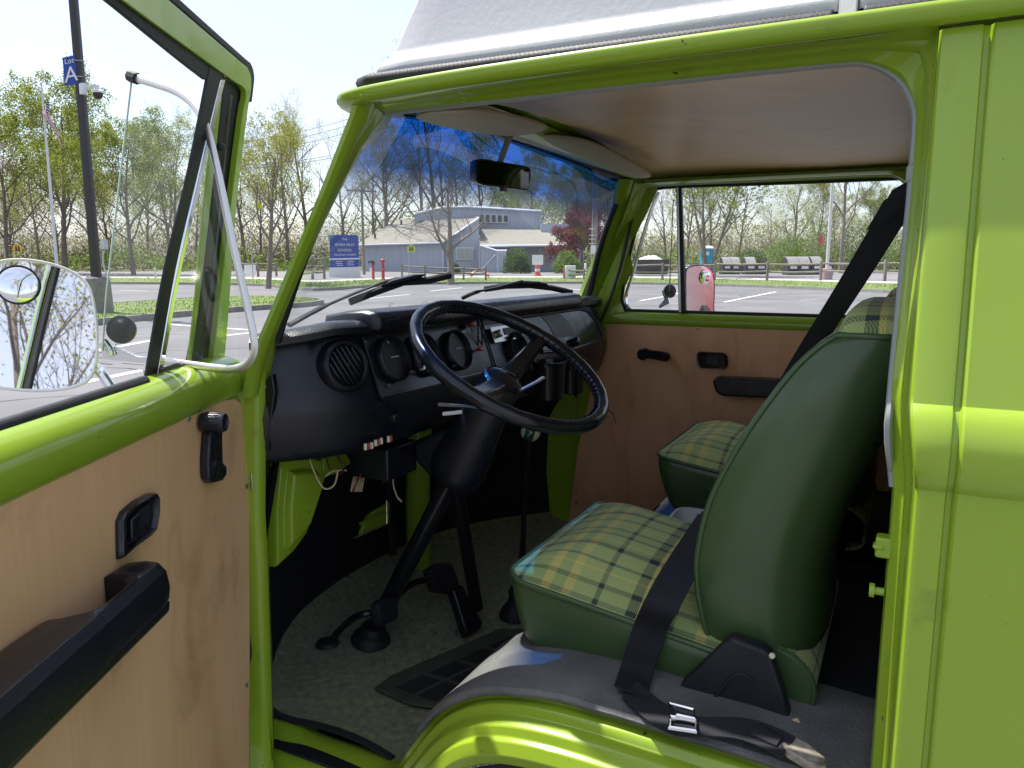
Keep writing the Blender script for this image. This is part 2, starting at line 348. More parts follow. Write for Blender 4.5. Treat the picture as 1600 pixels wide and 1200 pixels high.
MT = dict(
 paint=paint_mat('lime_green_paint', PAINT),
 vinyl=mat('dark_green_vinyl', (0.052, 0.098, 0.034), 0.30, var=0.10, vscale=4, bump=0.10, bscale=38, rvar=0.06),
 plaid=plaid_mat('green_plaid_cloth'),
 wood=wood_mat('maple_plywood', (0.90, 0.585, 0.335), (0.68, 0.395, 0.195), 'z', 0.5, stain=0.75),
 wood_dark=wood_mat('maple_plywood_darker', (0.88, 0.505, 0.29), (0.68, 0.355, 0.18), 'z', 0.55, stain=0.4),  # slightly darker, redder tone of the same maple plywood
 wood_roof=wood_mat('maple_headliner', (0.92, 0.64, 0.40), (0.74, 0.475, 0.27), 'x', 0.4, stain=0.12),
 black=mat('black_dash_plastic', (0.0075, 0.009, 0.016), 0.30, var=0.25, vscale=6, bump=0.18, bscale=500, rvar=0.08),
 gloss=mat('glossy_black', (0.010, 0.011, 0.015), 0.22, var=0.2, vscale=10, rvar=0.08),
 rubber=mat('black_rubber', (0.013, 0.014, 0.019), 0.6, var=0.3, vscale=20, bump=0.15, bscale=200),
 mat=mat('worn_rubber_mat', (0.075, 0.076, 0.082), 0.6, c2=(0.20, 0.20, 0.20), vscale=7, bump=0.6, bscale=260, detail=9),
 belt=mat('black_belt_webbing', (0.007, 0.008, 0.014), 0.8, var=0.3, vscale=300, bump=0.3, bscale=900),
 carpet=mat('dark_green_carpet', (0.11, 0.122, 0.062), 0.95, c2=(0.31, 0.34, 0.17), vscale=55, bump=1.0, bscale=300, detail=12, sheen=0.3),
 firewall=mat('black_firewall_felt', (0.004, 0.005, 0.010), 0.9, var=0.4, vscale=25),
 beige=mat('beige_vinyl_pad', (0.50, 0.44, 0.36), 0.6, var=0.08, vscale=4, bump=0.3, bscale=40),
 chrome=mat('chrome', (0.82, 0.83, 0.84), 0.08, 1.0, rvar=0.04),
 alu=mat('satin_aluminium', (0.74, 0.72, 0.69), 0.38, 0.85, var=0.06, vscale=30),
 steel=mat('dull_steel', (0.42, 0.41, 0.39), 0.4, 1.0, var=0.2, vscale=60),
 white_frp=mat('white_fibreglass', (0.48, 0.48, 0.51), 0.38, coat=0.15, var=0.03, vscale=4, bump=0.12, bscale=120),
 white=mat('white_plastic', (0.75, 0.75, 0.74), 0.4),
 mirror=mat('mirror_glass', (0.93, 0.94, 0.95), 0.015, 1.0),
 mirror_dim=mat('dim_mirror_glass', (0.10, 0.10, 0.11), 0.03, 1.0),
 glass=glass_mat('window_glass', (0.94, 0.96, 0.955), dust=0.025),
 windshield=glass_mat('windshield_glass', (0.90, 0.93, 0.93), grad=(0.58, 0.75, (0.004, 0.10, 0.42)), dust=0.018),
 gauge=mat('gauge_face', (0.012, 0.012, 0.016), 0.5),
 red=mat('red_knob', (0.38, 0.07, 0.04), 0.4),
 teal=mat('green_ball_knob', (0.012, 0.075, 0.055), 0.15, coat=0.5),
 cream=mat('cream_ball_knob', (0.72, 0.68, 0.52), 0.2, coat=0.4),
 wire=mat('cream_wire', (0.55, 0.45, 0.3), 0.5), wire2=mat('brown_wire', (0.10, 0.03, 0.02), 0.5),
 foam=mat('yellowed_foam', (0.55, 0.42, 0.26), 0.9, var=0.2, vscale=20, bump=0.5, bscale=80),
 tyre=mat('tyre_rubber', (0.018, 0.018, 0.020), 0.8, var=0.4, vscale=40, bump=0.4, bscale=90),
 under=mat('stone_chipped_undercoat', (0.03, 0.03, 0.032), 0.8, c2=(0.55, 0.55, 0.55), vscale=170, bump=0.6, bscale=170),
)
# ================================================================== THE VAN: body
WID = 1.66
def mir(p): return Vector((p[0], WID-p[1], p[2]))
van = thing('camper_van', 'lime green camper van with driver door open and plywood lined cab', 'van', (0.7, WID/2, 0))
def yb(z):
    """outer skin of the driver's side"""
    if z > 1.195: return (z-1.195)*0.165
    if z > 1.10: return -0.020*max(0.0, math.sin(math.pi*(z-1.10)/0.095))**0.6
    if z > 0.75: return 0.0
    return 0.03*((0.75-z)/0.45)**2
def xE(z):
    """front edge of the rear side panel"""
    t = min(1, max(0, (1.21-z)/0.12)); t = t*t*(3-2*t); return 0.008+0.012*t
ZS = [0.30, 0.4, 0.5, 0.6, 0.7, 0.8, 0.9, 1.0, 1.06, 1.09, 1.10, 1.105, 1.115, 1.13, 1.147, 1.165, 1.18, 1.188, 1.193, 1.197, 1.205, 1.22, 1.30, 1.40, 1.50, 1.57, 1.606]
def side(name, m=False):
    b = MB()
    xs = [('e', 0.0, 0.014), ('e', 0.0008, 0.005), ('e', 0.0035, 0.001), ('e', 0.008, 0), (0.046, 0), (0.0505, 0.001), (0.0525, 0.007), (0.0575, 0.008), (0.060, 0.002), (0.0625, 0), (0.15, 0), (0.4, 0), (0.8, 0), (1.3, 0), (1.9, 0), (2.5, 0), (2.68, 0.02), (2.76, 0.07), (2.80, 0.16)]
    rows = []
    for q in xs:
        r = []
        for z in ZS:
            if q[0] == 'e': x = xE(z)+q[1]; dy = q[2]
            else: x, dy = q
            p = Vector((x, yb(z)+dy, z)); r.append(mir(p) if m else p)
        rows.append(r)
    b.loft(rows, closed=False)
    return b.build(name, MT['paint'], van, ang=28)
sp = side('side_panel'); side('side_panel', True)
# rear end and roof skin
b = MB(); b.loft([[(2.80, 0.16, z), (2.84, 0.5, z), (2.85, 0.83, z), (2.84, 1.16, z), (2.80, 1.5, z)] for z in (0.3, 1.0, 1.6)], closed=False); b.build('rear_panel', MT['paint'], van)
b = MB()
rf = []
for x, y0, z0, h in ((-0.97, 0.5, 1.668, 0.015), (-0.90, 0.2, 1.64, 0.04), (-0.8, 0.09, 1.625, 0.075), (-0.5, 0.075, 1.625, 0.090), (1.0, 0.075, 1.625, 0.090), (2.6, 0.1, 1.62, 0.08), (2.82, 0.3, 1.60, 0.03)):
    rf.append([(x, y0+(WID-2*y0)*t, z0+h*(1-(2*t-1)**2)**0.6) for t in [k/16 for k in range(17)]])
b.loft(rf, closed=False); b.build('roof', MT['paint'], van)
# rain gutter round the roof
half = [(2.7, 0.085, 1.607), (1.5, 0.062, 1.612), (0.5, 0.058, 1.614), (0.0, 0.057, 1.614), (-0.3, 0.057, 1.613), (-0.55, 0.057, 1.610), (-0.70, 0.057, 1.606), (-0.785, 0.060, 1.602), (-0.825, 0.078, 1.601), (-0.850, 0.125, 1.604), (-0.882, 0.22, 1.617), (-0.92, 0.40, 1.645), (-0.955, 0.62, 1.665), (-0.965, 0.83, 1.67)]
gp = cat(half+[mir(p) for p in half[::-1][1:]], 4)
b = MB()
# profile: a>0 points outward for this travel direction
prof = [(-0.012, -0.004), (0.004, -0.006), (0.012, -0.002), (0.017, 0.004), (0.018, 0.010), (0.0165, 0.0145), (0.013, 0.016), (0.0115, 0.014), (0.0105, 0.007), (0.004, 0.004), (-0.012, 0.006)]
b.sweep(gp, [(-a, c) for a, c in prof]); 
gut = b.build('rain_gutter', MT['paint'], van, ang=60)
# door opening surround: header, rounded corner and B pillar (driver), mirrored for the passenger
def opening(m):
    I = [(-0.80, 1.598), (-0.6, 1.5985), (-0.4, 1.599), (-0.2, 1.599), (-0.11, 1.598)]
    O = [(-0.80, 1.606), (-0.6, 1.612), (-0.4, 1.612), (-0.2, 1.612), (-0.10, 1.612)]
    cx, cz, r = -0.098, 1.513, 0.085
    for k in range(1, 10):
        a = R(90-90*k/10); I.append((cx+0.003+(r)*math.cos(a)+0.002, cz+r*math.sin(a)))
        t = k/10
        O.append((-0.10+0.108*min(1, t*2), 1.612) if t <= 0.5 else (0.008, 1.612-(t-0.5)*2*0.06))
    for z in (1.50, 1.42, 1.34, 1.27, 1.215, 1.195, 1.18, 1.16, 1.14, 1.12, 1.10, 1.08, 1.04, 0.98, 0.9, 0.8, 0.72, 0.66, 0.6):
        lo = min(1, max(0, (1.15-z)/0.07))
        I.append((-0.008-0.004*min(1, max(0, (1.42-z)/0.2))+0.010*lo, z)); O.append((xE(z)+0.0, z))
    prof = [(1.0, 0.013), (0.97, 0.022), (0.90, 0.034), (0.80, 0.040), (0.70, 0.042), (0.62, 0.046), (0.55, 0.056), (0.30, 0.062), (0.10, 0.066), (0.0, 0.074), (-0.02, 0.085), (0.02, 0.10), (0.5, 0.112)]
    rows = []
    for (ix, iz), (ox, oz) in zip(I, O):
        low = min(1, max(0, (1.13-iz)/0.1))
        base = yb(min(iz, 1.6)) if iz < 1.10 or iz > 1.195 else 0.0
        rr = []
        for s, dy in prof:
            p = Vector((ix+(ox-ix)*s, base+dy, iz+(oz-iz)*s)); rr.append(mir(p) if m else p)
        rows.append(rr)
    b = MB(); b.loft(rows, closed=False); o = b.build('door_surround', MT['paint'], van, ang=30)
    tr = [Vector((ix, yb(iz)+0.076, iz)) for ix, iz in I if iz > 1.075]
    if m: tr = [mir(p) for p in tr]
    b = MB(); b.tube(tr, 0.0045, 6); b.build('edge_trim', MT['alu_white'], o)
    return o
MT['alu_white'] = mat('pale_edge_trim', (0.30, 0.31, 0.32), 0.35, var=0.05, vscale=30)
ds = opening(False); opening(True)
# latch striker blocks on the B pillar
b = MB(); b.box((-0.006, 0.075, 1.003), (0.020, 0.024, 0.026)); b.box((-0.012, 0.07, 1.004), (0.014, 0.018, 0.006))
b.build('latch_striker', MT['paint'], van, bevel=0.003)
b = MB(); b.tube([(-0.002, 0.07, 0.945), (-0.018, 0.07, 0.945)], 0.005, 10); b.tube([(-0.013, 0.07, 0.945), (-0.019, 0.07, 0.945)], 0.009, 10); b.build('stop_buffer', MT['paint'], van)
# A pillars
def apillar(m):
    st = [(1.615, -0.782, 0.052, 0.205), (1.58, -0.797, 0.054, 0.192), (1.54, -0.818, 0.052, 0.150), (1.47, -0.853, 0.046, 0.126), (1.40, -0.888, 0.038, 0.108), (1.33, -0.922, 0.028, 0.094), (1.27, -0.950, 0.018, 0.086), (1.22, -0.972, 0.008, 0.082), (1.18, -0.992, 0.004, 0.106), (1.12, -1.008, 0.002, 0.104)]
    rows = []
    for z, x, yo, yi in st:
        w_ = yi-yo
        sec = [(x-0.045, yo+0.06), (x-0.030, yo+0.04), (x-0.010, yo+0.004), (x-0.002, yo+0.006), (x+0.001, yo+0.016), (x+0.001, yo+0.30*w_), (x-0.004, yo+0.36*w_), (x-0.007, yo+0.42*w_), (x-0.0075, yo+0.58*w_), (x-0.012, yo+0.64*w_), (x-0.019, yo+0.70*w_), (x-0.030, yo+0.92*w_), (x-0.040, yi), (x-0.056, yi+0.012), (x-0.072, yi+0.006)]
        rows.append([mir((a, c, z)) if m else Vector((a, c, z)) for a, c in sec])
    b = MB(); b.loft(rows, closed=True, cap=True)
    return b.build('windshield_pillar', MT['paint'], van, ang=40)
apillar(False); apillar(True)
rows = []
for z, x, yo, yi in ((1.615, -0.782, 0.052, 0.205), (1.54, -0.818, 0.052, 0.172), (1.47, -0.853, 0.046, 0.150), (1.40, -0.888, 0.038, 0.134), (1.33, -0.922, 0.028, 0.120), (1.27, -0.950, 0.018, 0.112), (1.20, -0.985, 0.008, 0.108), (1.12, -1.008, 0.002, 0.104)):
    rows.append([Vector((x-0.020, WID-yi+0.02, z)), Vector((x-0.004, WID-yi+0.045, z)), Vector((x+0.006, WID-0.095, z)), Vector((x+0.020+0.02*(z < 1.35), WID-0.088, z)), Vector((x+0.030+0.05*(z < 1.35), WID-0.070, z))])
b = MB(); b.loft(rows, closed=False); b.build('pillar_lining', MT['paint'], van, ang=60)
# hinge pillar below the belt, its thin seal and the check strap hole
def hinge_pillar(m):
    rows = []
    for z in (1.168, 1.155, 1.13, 1.1, 1.0, 0.9, 0.8, 0.7, 0.6, 0.5, 0.43, 0.32, 0.22):
        k = min(1, max(0, (1.2-z)/0.3)); x = -0.996-0.022*k-0.012*max(0, (0.8-z)/0.4)
        s_ = min(1, max(0, (1.24-z)/0.08))
        sec = [(x-0.09, 0.012), (x-0.06, -0.002), (x-0.05, 0.0), (x-0.046, 0.008), (x-0.030, 0.020), (x-0.026, 0.024), (x-0.012, 0.028), (x-0.006, 0.034), (x-0.004, 0.044), (x-0.006, 0.052), (x-0.012, 0.055), (x-0.05, 0.10), (x-0.12, 0.13)]
        rows.append([mir((a, c, z)) if m else Vector((a, c, z)) for a, c in sec])
    b = MB(); b.loft(rows, closed=False); return b.build('hinge_pillar', MT['paint'], van, ang=40)
hp = hinge_pillar(False); hinge_pillar(True)
b = MB(); b.box((-1.030, 0.034, 0.962), (0.006, 0.016, 0.034)); b.build('lock_plate', MT['steel'], hp, bevel=0.002)
b = MB(); b.box((-1.027, 0.034, 0.966), (0.006, 0.008, 0.012)); b.box((-1.027, 0.034, 0.952), (0.006, 0.006, 0.008)); b.build('lock_screw', MT['gloss'], hp)
b = MB(); b.tube(cat([(-1.052, 0.006, 0.70), (-1.048, 0.010, 0.64), (-1.056, 0.004, 0.58), (-1.06, 0.0, 0.50)], 4), [0.004, 0.007, 0.01, 0.01, 0.011, 0.011, 0.01, 0.009, 0.007, 0.006, 0.005, 0.005, 0.004], 6); b.build('check_strap', MT['rubber'], van)
# nose: outer skin and inner lining share the same plan curve
NOSE = [(-1.03, 0.045), (-1.075, 0.075), (-1.14, 0.14), (-1.26, 0.29), (-1.35, 0.46), (-1.395, 0.65), (-1.405, 0.83)]
NOSE = NOSE+[(x, WID-y) for x, y in NOSE[::-1][1:]]
NC = cat([Vector((x, y, 0)) for x, y in NOSE], 4)
def nose_off(p, d):
    n = Vector((p.x+0.75, p.y-WID/2, 0)).normalized(); return p+n*d
b = MB(); b.loft([[Vector((nose_off(p, 0.055+dd).x, nose_off(p, 0.055+dd).y, z)) for p in NC] for z, dd in ((0.28, -0.03), (0.35, 0), (0.6, 0.01), (0.9, 0.0), (1.0, -0.005), (1.1, -0.03), (1.17, -0.07), (1.20, -0.11))], closed=False)
b.build('nose_panel', MT['paint'], van, ang=60)
# firewall lining (black felt) and bare painted lower nose
b = MB(); b.loft([[Vector((nose_off(p, d).x, nose_off(p, d).y, z)) for p in NC] for z, d in ((0.40, 0.0), (0.6, 0.006), (0.8, 0.0), (1.02, -0.05))], closed=False)
b.build('firewall', MT['firewall'], van)
# centre tube, steering brace bracket
b = MB(); b.tube([(-1.30, 0.945, 0.41), (-1.30, 0.943, 0.62), (-1.285, 0.935, 0.80), (-1.27, 0.93, 1.0)], 0.038, 14); b.build('centre_tube', MT['paint'], van)
b = MB(); b.tube([(-1.355, 0.875, 0.72), (-1.36, 0.88, 0.6), (-1.35, 0.88, 0.47)], 0.012, 8); b.build('cable_conduit', MT['rubber'], van)
# fresh-air duct box on the driver's side
pk = [(427, 712), (462, 708), (492, 716), (498, 742), (482, 790), (468, 832), (446, 862), (421, 885), (419, 800)]
P0 = [at(px, py, x=-1.095) for px, py in pk]
b = MB(); rings = []
ctr = sum(P0, Vector())/len(P0)
for s, dx in ((1.02, -0.06), (1.0, 0.012), (0.96, 0.02), (0.93, 0.021), (0.72, 0.022), (0.66, 0.034), (0.60, 0.038)):
    rings.append([ctr+(p-ctr)*s+Vector((dx, 0, 0)) for p in P0])
b.loft(rings); b.build('air_duct_box', MT['paint'], van, bevel=0.004, ang=50)
b = MB(); b.tube(cat([at(428, 728, x=-1.06), at(450, 716, x=-1.06), at(476, 706, x=-1.05)], 5), 0.011, 8); b.build('duct_rim', MT['paint'], van)
# black felt side lining below the duct box down to the floor
# vent flap in the firewall
q = [at(px, py, y=0.62) for px, py in ((556, 838), (572, 806), (604, 782), (603, 818))]
d_ = Vector((0.02, 0.005, 0))
b = MB(); b.prism([at(px, py, x=-1.28) for px, py in ((557, 838), (568, 808), (577, 799), (604, 784), (603, 818))], (0.012, 0, 0)); fl = b.build('vent_flap', MT['paint'], van, bevel=0.003)
b = MB(); b.tube([at(px, py, x=-1.262) for px, py in ((553, 841), (603, 819), (604.5, 814), (604, 782))], 0.002, 5); b.build('flap_frame', MT['alu'], fl)
b = MB(); b.tube([at(px, py, x=-1.262) for px, py in ((563, 818), (602, 802))], 0.005, 6); b.build('flap_rib', MT['paint'], fl)
# interior lower side walls behind the hinge pillars
for m in (False, True):
    pts = [(-1.16, 0.13), (-1.05, 0.062), (-1.02, 0.060)]
    b = MB(); b.loft([[mir((x, y, z)) if m else Vector((x, y, z)) for x, y in pts] for z in (0.40, 1.05)], closed=False)
    if m: b.build('kick_lining', MT['paint'], van)
# ---- floor carpet: dished sheet with a rolled front edge
def nose_x(y):
    for a, c in zip(NC, NC[1:]):
        if a.y <= y <= c.y: return a.x+(c.x-a.x)*(y-a.y)/max(1e-6, c.y-a.y)
    return NC[0].x
b = MB(); rows = []
ys = [0.128, 0.15, 0.18, 0.22, 0.28, 0.36, 0.45, 0.55, 0.65, 0.75, 0.83, 0.95, 1.05, 1.15, 1.25, 1.35, 1.42, 1.48, 1.52, 1.54]
for k in range(17):
    t = k/16; r = []
    for y in ys:
        x0 = nose_x(y)-0.012; x1 = -0.56; x = x0+(x1-x0)*t
        yy = y+(0.030*math.sin(math.pi*min(1, max(0, (x+1.14)/0.36)))*(1 if y < 0.4 else 0)*max(0, 1-(y-0.128)/0.27))
        z = 0.42+0.035*max(0, 1-(x-x0)/0.06)**2+0.008*noise.noise(Vector((x*7, yy*7, 0)))*min(1, (x-x0)*6)
        if y == 0.128: z -= 0.004
        r.append((x, yy, z))
    rows.append(r)
b.loft(rows, closed=False); carp = b.build('floor_carpet', MT['carpet'], van, ang=180)
b = MB(); b.tube([Vector(r[0])+Vector((0, 0, 0.002)) for r in rows if r[0][0] < -0.80], 0.007, 6); b.build('sill_binding', MT['belt'], carp)
b = MB(); b.tube([Vector(p)+Vector((0.006, 0, 0.006)) for p in rows[0]], 0.010, 8); b.build('carpet_binding', MT['belt'], carp)
b = MB(); b.bb(-1.15, -0.56, 0.095, 0.40, 0.383, 0.390); b.build('floor_pan', MT['firewall'], van)
# rubber heel mat with ribbed fields
hm = [(585, 1078), (612, 1058), (780, 985), (850, 985), (880, 1010), (690, 1110), (640, 1103)]
b = MB(); b.prism([at(px, py, z=0.428) for px, py in hm], (0, 0, 0.006)); heel = b.build('heel_mat', mat('dark_green_heel_mat', (0.04, 0.052, 0.036), 0.75, c2=(0.085, 0.098, 0.066), vscale=14, bump=0.4, bscale=300), van, bevel=0.003)
def hq(u, v):
    A, B, C_, D_ = at(610, 1075, z=0.435), at(800, 992, z=0.435), at(860, 1003, z=0.435), at(680, 1100, z=0.435)
    return A.lerp(B, u).lerp(D_.lerp(C_, u), v)
b = MB()
for k in range(4):
    for j in range(2):
        u0, u1, v0, v1 = k/4+0.02, (k+1)/4-0.02, j/2+0.04, (j+1)/2-0.04
        for i in range(9):
            vv = v0+(v1-v0)*(i+0.5)/9
            b.tube([hq(u0, vv), hq(u1, vv)], 0.0016, 4)
b.build('mat_ribs', MT['rubber'], heel)
rgd = random.Random(12); b = MB()
for k in range(90):
    px, py = rgd.gauss(640, 70), rgd.gauss(1010, 40)
    p = at(px, py, z=0.4285); s_ = rgd.uniform(0.0015, 0.004); a_ = rgd.uniform(0, 3.14); d_ = Vector((math.cos(a_), math.sin(a_), 0))*s_*rgd.uniform(1, 3); e_ = Vector((-math.sin(a_), math.cos(a_), 0))*s_*0.6
    if p.y < 0.2 or p.x > -0.6: continue
    b.add([p-d_-e_, p+d_-e_, p+d_+e_, p-d_+e_, p+Vector((0, 0, s_))], [(0, 1, 4), (1, 2, 4), (2, 3, 4), (3, 0, 4)])
go = b.build('grit', mat('dry_leaf_crumbs', (0.30, 0.24, 0.15), 0.9, c2=(0.10, 0.08, 0.05), vscale=30), carp); go['kind'] = 'stuff'
# ---- seat box, its rubber mat and the wheel arch sill
AR = [(0.06, 0.668), (-0.05, 0.675), (-0.2, 0.684), (-0.35, 0.688), (-0.46, 0.685), (-0.54, 0.672), (-0.60, 0.648), (-0.65, 0.612), (-0.69, 0.565), (-0.725, 0.515), (-0.76, 0.468), (-0.80, 0.435), (-0.86, 0.418), (-0.95, 0.412), (-1.02, 0.412), (-1.06, 0.42), (-1.12, 0.43), (-1.20, 0.44)]
ARC = cat([Vector((x, 0, z)) for x, z in AR], 4)
def arch_rings(pr, pts=ARC, m=False):
    rows = []
    for i, p in enumerate(pts):
        a = pts[max(i-1, 0)]; c = pts[min(i+1, len(pts)-1)]; t = (c-a).normalized(); n = Vector((-t.z, 0, t.x)); n = -n if n.z < 0 else n
        rr = []
        for off, y in pr(p): 
            q = p+n*off; q.y = y; rr.append(mir(q) if m else q)
        rows.append(rr)
    return rows
def lip(p):
    # front part (x<-0.78) is the low entry sill, rear part the wheel arch
    f = min(1, max(0, (-0.74-p.x)/0.10))
    A = [(0.0, 0.11), (-0.002, 0.078), (-0.004, 0.067), (-0.013, 0.063), (-0.015, 0.047), (-0.019, 0.043), (-0.028, 0.040), (-0.031, 0.023), (-0.035, 0.017), (-0.049, 0.013), (-0.053, 0.005), (-0.072, -0.002), (-0.088, 0.002), (-0.094, 0.012), (-0.09, 0.30)]
    B = [(-0.040, 0.22), (-0.022, 0.170), (-0.014, 0.156), (-0.012, 0.142), (-0.016, 0.130), (-0.026, 0.118), (-0.042, 0.104), (-0.060, 0.092), (-0.078, 0.082), (-0.092, 0.070), (-0.104, 0.050), (-0.114, 0.020), (-0.125, 0.004), (-0.18, 0.002), (-0.2, 0.10)]
    return [(a[0]*(1-f)+c[0]*f, a[1]*(1-f)+c[1]*f) for a, c in zip(A, B)]
b = MB(); b.loft(arch_rings(lip), closed=False); b.build('wheel_arch_sill', MT['paint'], van, bevel=0.0015, seg=2, ang=30)
b = MB(); b.loft(arch_rings(lip, m=True), closed=False); b.build('wheel_arch_sill', MT['paint'], van, ang=60)
# dark grip patch low on the entry sill
b = MB(); b.prism([at(px, py, z=0.325) for px, py in ((425, 1204), (440, 1190), (485, 1181), (505, 1182), (520, 1200), (520, 1230), (425, 1230))], (0, 0, -0.01)); b.build('step_grip', MT['rubber'], van)
b = MB()
for m in (False, True):
    pts = [p for p in ARC if p.x > -0.72]
    rows = arch_rings(lambda p: [(-0.003, 0.08), (-0.003, 0.35), (-0.003, 0.62)], pts, m)
    b.loft(rows, closed=False)
b.bb(-0.56, 0.25, 0.60, 1.06, 0.40, 0.60); b.bb(-0.60, 0.0, 0.12, 0.62, 0.40, 0.62); b.bb(-0.60, 0.0, 1.04, 1.54, 0.40, 0.62)
b.build('seat_box', MT['rubber'], van)
rows = []
mp_ = [p for p in ARC if -0.705 < p.x < 0.03]
def matpr(p):
    e = 0.004*noise.noise(Vector((p.x*11, 1.5, 0)))+0.003*noise.noise(Vector((p.x*37, 4.5, 0)))
    return [(-0.004, 0.052+e), (0.004, 0.050+e), (0.009, 0.056+e), (0.010, 0.075+e), (0.010+0.002*math.sin(p.x*30), 0.14), (0.010, 0.21), (0.010, 0.29), (0.004, 0.30)]
b = MB(); b.loft(arch_rings(matpr, mp_), closed=False); b.build('step_mat', MT['mat'], van, solid=0.003)
# front wheel and its housing
b = MB(); wc = Vector((-0.40, 0.12, 0.315))
b.lathe([(0.20, -0.085), (0.25, -0.09), (0.295, -0.08), (0.312, -0.065), (0.315, 0), (0.312, 0.065), (0.295, 0.08), (0.25, 0.09), (0.20, 0.085)], wc, (0, 1, 0), 40, cap=False); whl = b.build('front_wheel', MT['tyre'], van)
b = MB(); b.lathe([(0.02, -0.06), (0.09, -0.065), (0.16, -0.06), (0.195, -0.08), (0.205, -0.085), (0.205, 0.08)], wc, (0, 1, 0), 32); b.build('rim', MT['steel'], whl)
b = MB(); b.loft([[Vector((-0.40+r*math.cos(R(a)), y, 0.30+r*math.sin(R(a)))) for a in range(-20, 201, 10)] for r, y in ((0.305, 0.012), (0.335, 0.02), (0.335, 0.3), (0.05, 0.31))], closed=False); b.build('wheel_housing', MT['under'], van)
b = MB(); wc2 = Vector((-0.40, WID-0.12, 0.315)); b.lathe([(0.02, -0.08), (0.25, -0.09), (0.312, -0.065), (0.312, 0.065), (0.25, 0.09), (0.02, 0.08)], wc2, (0, 1, 0), 24); b.build('front_wheel', MT['tyre'], van)
for y in (0.13, WID-0.13):
    b = MB(); b.lathe([(0.02, -0.08), (0.25, -0.09), (0.312, -0.065), (0.312, 0.065), (0.25, 0.09), (0.02, 0.08)], (2.0, y, 0.315), (0, 1, 0), 24); b.build('rear_wheel', MT['tyre'], van)
# dark rear compartment floor, inner walls and the bulkhead behind the driver
b = MB(); b.bb(0.0, 2.7, 0.12, 1.54, 0.50, 0.52); b.build('rear_floor', MT['rubber'], van)
b = MB(); b.bb(0.05, 2.7, 0.115, 0.125, 0.5, 1.58); b.build('inner_wall', MT['wood_dark'], van)
b = MB(); b.bb(0.05, 2.7, WID-0.125, WID-0.115, 0.5, 1.19); b.build('inner_wall', MT['wood_dark'], van)
b = MB()
zz = [0.52, 0.56, 0.6, 0.7, 0.8, 0.86, 0.9]
for k in range(4):
    y0 = 0.13+k*0.12
bw = [(0.13, 0.55), (0.36, 0.55), (0.36, 0.60), (0.36, 0.80), (0.50, 0.90), (0.13, 0.90)]
b.prism([(0.10, y, z) for y, z in [(0.13, 0.53), (0.56, 0.53), (0.56, 0.58), (0.30, 0.58), (0.30, 0.80), (0.56, 0.80), (0.56, 0.86), (0.13, 0.90)]], (0.02, 0, 0))
bk = b.build('bulkhead_panel', MT['paint'], van, bevel=0.004)
for y in (0.17, 0.215, 0.26):
    b = MB(); b.tube([(0.10, y, 0.60), (0.10, y, 0.84)], 0.008, 8); b.build('stiffening_rib', MT['paint'], bk)
b = MB(); b.tube([(0.09, 0.30, 0.88), (0.06, 0.20, 1.08)], 0.016, 8); b.build('bulkhead_brace', MT['paint'], van)
b = MB(); b.bb(0.14, 0.16, 0.5, 1.54, 0.52, 1.0); b.build('bulkhead_lining', MT['firewall'], van)
# wooden headliner
b = MB()
def ceil(u, v):
    x = -0.80+u*3.3; y = 0.135+v*(WID-0.27)
    k = min(1, max(0, (-0.2-x)/0.45)); k = k*k*(3-2*k)
    zc = 1.604+(0.034+0.050*k)*max(0, 1-(2*v-1)**2)**0.7+0.012*v
    return (x, y, zc)
b.grid(ceil, 40, 16); b.build('headliner', MT['wood_roof'], van, solid=0.004, off=1)
b = MB(); b.bb(-0.8, 2.6, WID-0.150, WID-0.128, 1.596, 1.619); b.build('cant_rail', MT['paint'], van, bevel=0.004)
b = MB(); b.loft([[Vector((x, y, z)) for (x, y, z) in ((xx-0.03, yy, zz-0.014), (xx+0.03, yy, zz-0.022), (xx+0.07, yy, zz+0.01), (xx+0.0, yy, zz+0.03))] for xx, yy, zz in ((-0.82, 0.17, 1.630), (-0.855, 0.30, 1.650), (-0.89, 0.55, 1.670), (-0.90, 0.83, 1.678), (-0.89, 1.11, 1.670), (-0.855, 1.36, 1.652), (-0.82, 1.50, 1.634))]); b.build('windshield_header', MT['paint'], van, ang=60)
# ---- windshield: curved, raked, blue shade band along its top (UV v = height up the glass)
WT = [(-0.832, 0.174, 1.618), (-0.885, 0.36, 1.645), (-0.912, 0.58, 1.664), (-0.922, 0.83, 1.670)]
WB = [(-1.000, 0.075, 1.215), (-1.105, 0.26, 1.212), (-1.165, 0.52, 1.210), (-1.185, 0.83, 1.210)]
WT = cat(WT+[mir(p) for p in WT[::-1][1:]], 6); WB = cat(WB+[mir(p) for p in WB[::-1][1:]], 6)
b = MB(); nW = len(WT)-1
def wsp(u, v):
    i = min(int(round(u*nW)), nW); p = WB[i].lerp(WT[i], v); bul = 0.02*math.sin(math.pi*v); return p+Vector((-bul, 0, 0.008*math.sin(math.pi*v)))
b.grid(wsp, nW, 10, uvfn=lambda u, v: (u, v)); ws = b.build('windshield', MT['windshield'], van, ang=180)
edge = [wsp(k/nW, 0) for k in range(nW+1)]+[wsp(1, k/10) for k in range(1, 11)]+[wsp(1-k/nW, 1) for k in range(1, nW+1)]+[wsp(0, 1-k/10) for k in range(1, 10)]
b = MB(); b.tube(edge, 0.010, 8, loop=True); b.build('windshield_seal', MT['rubber'], ws)
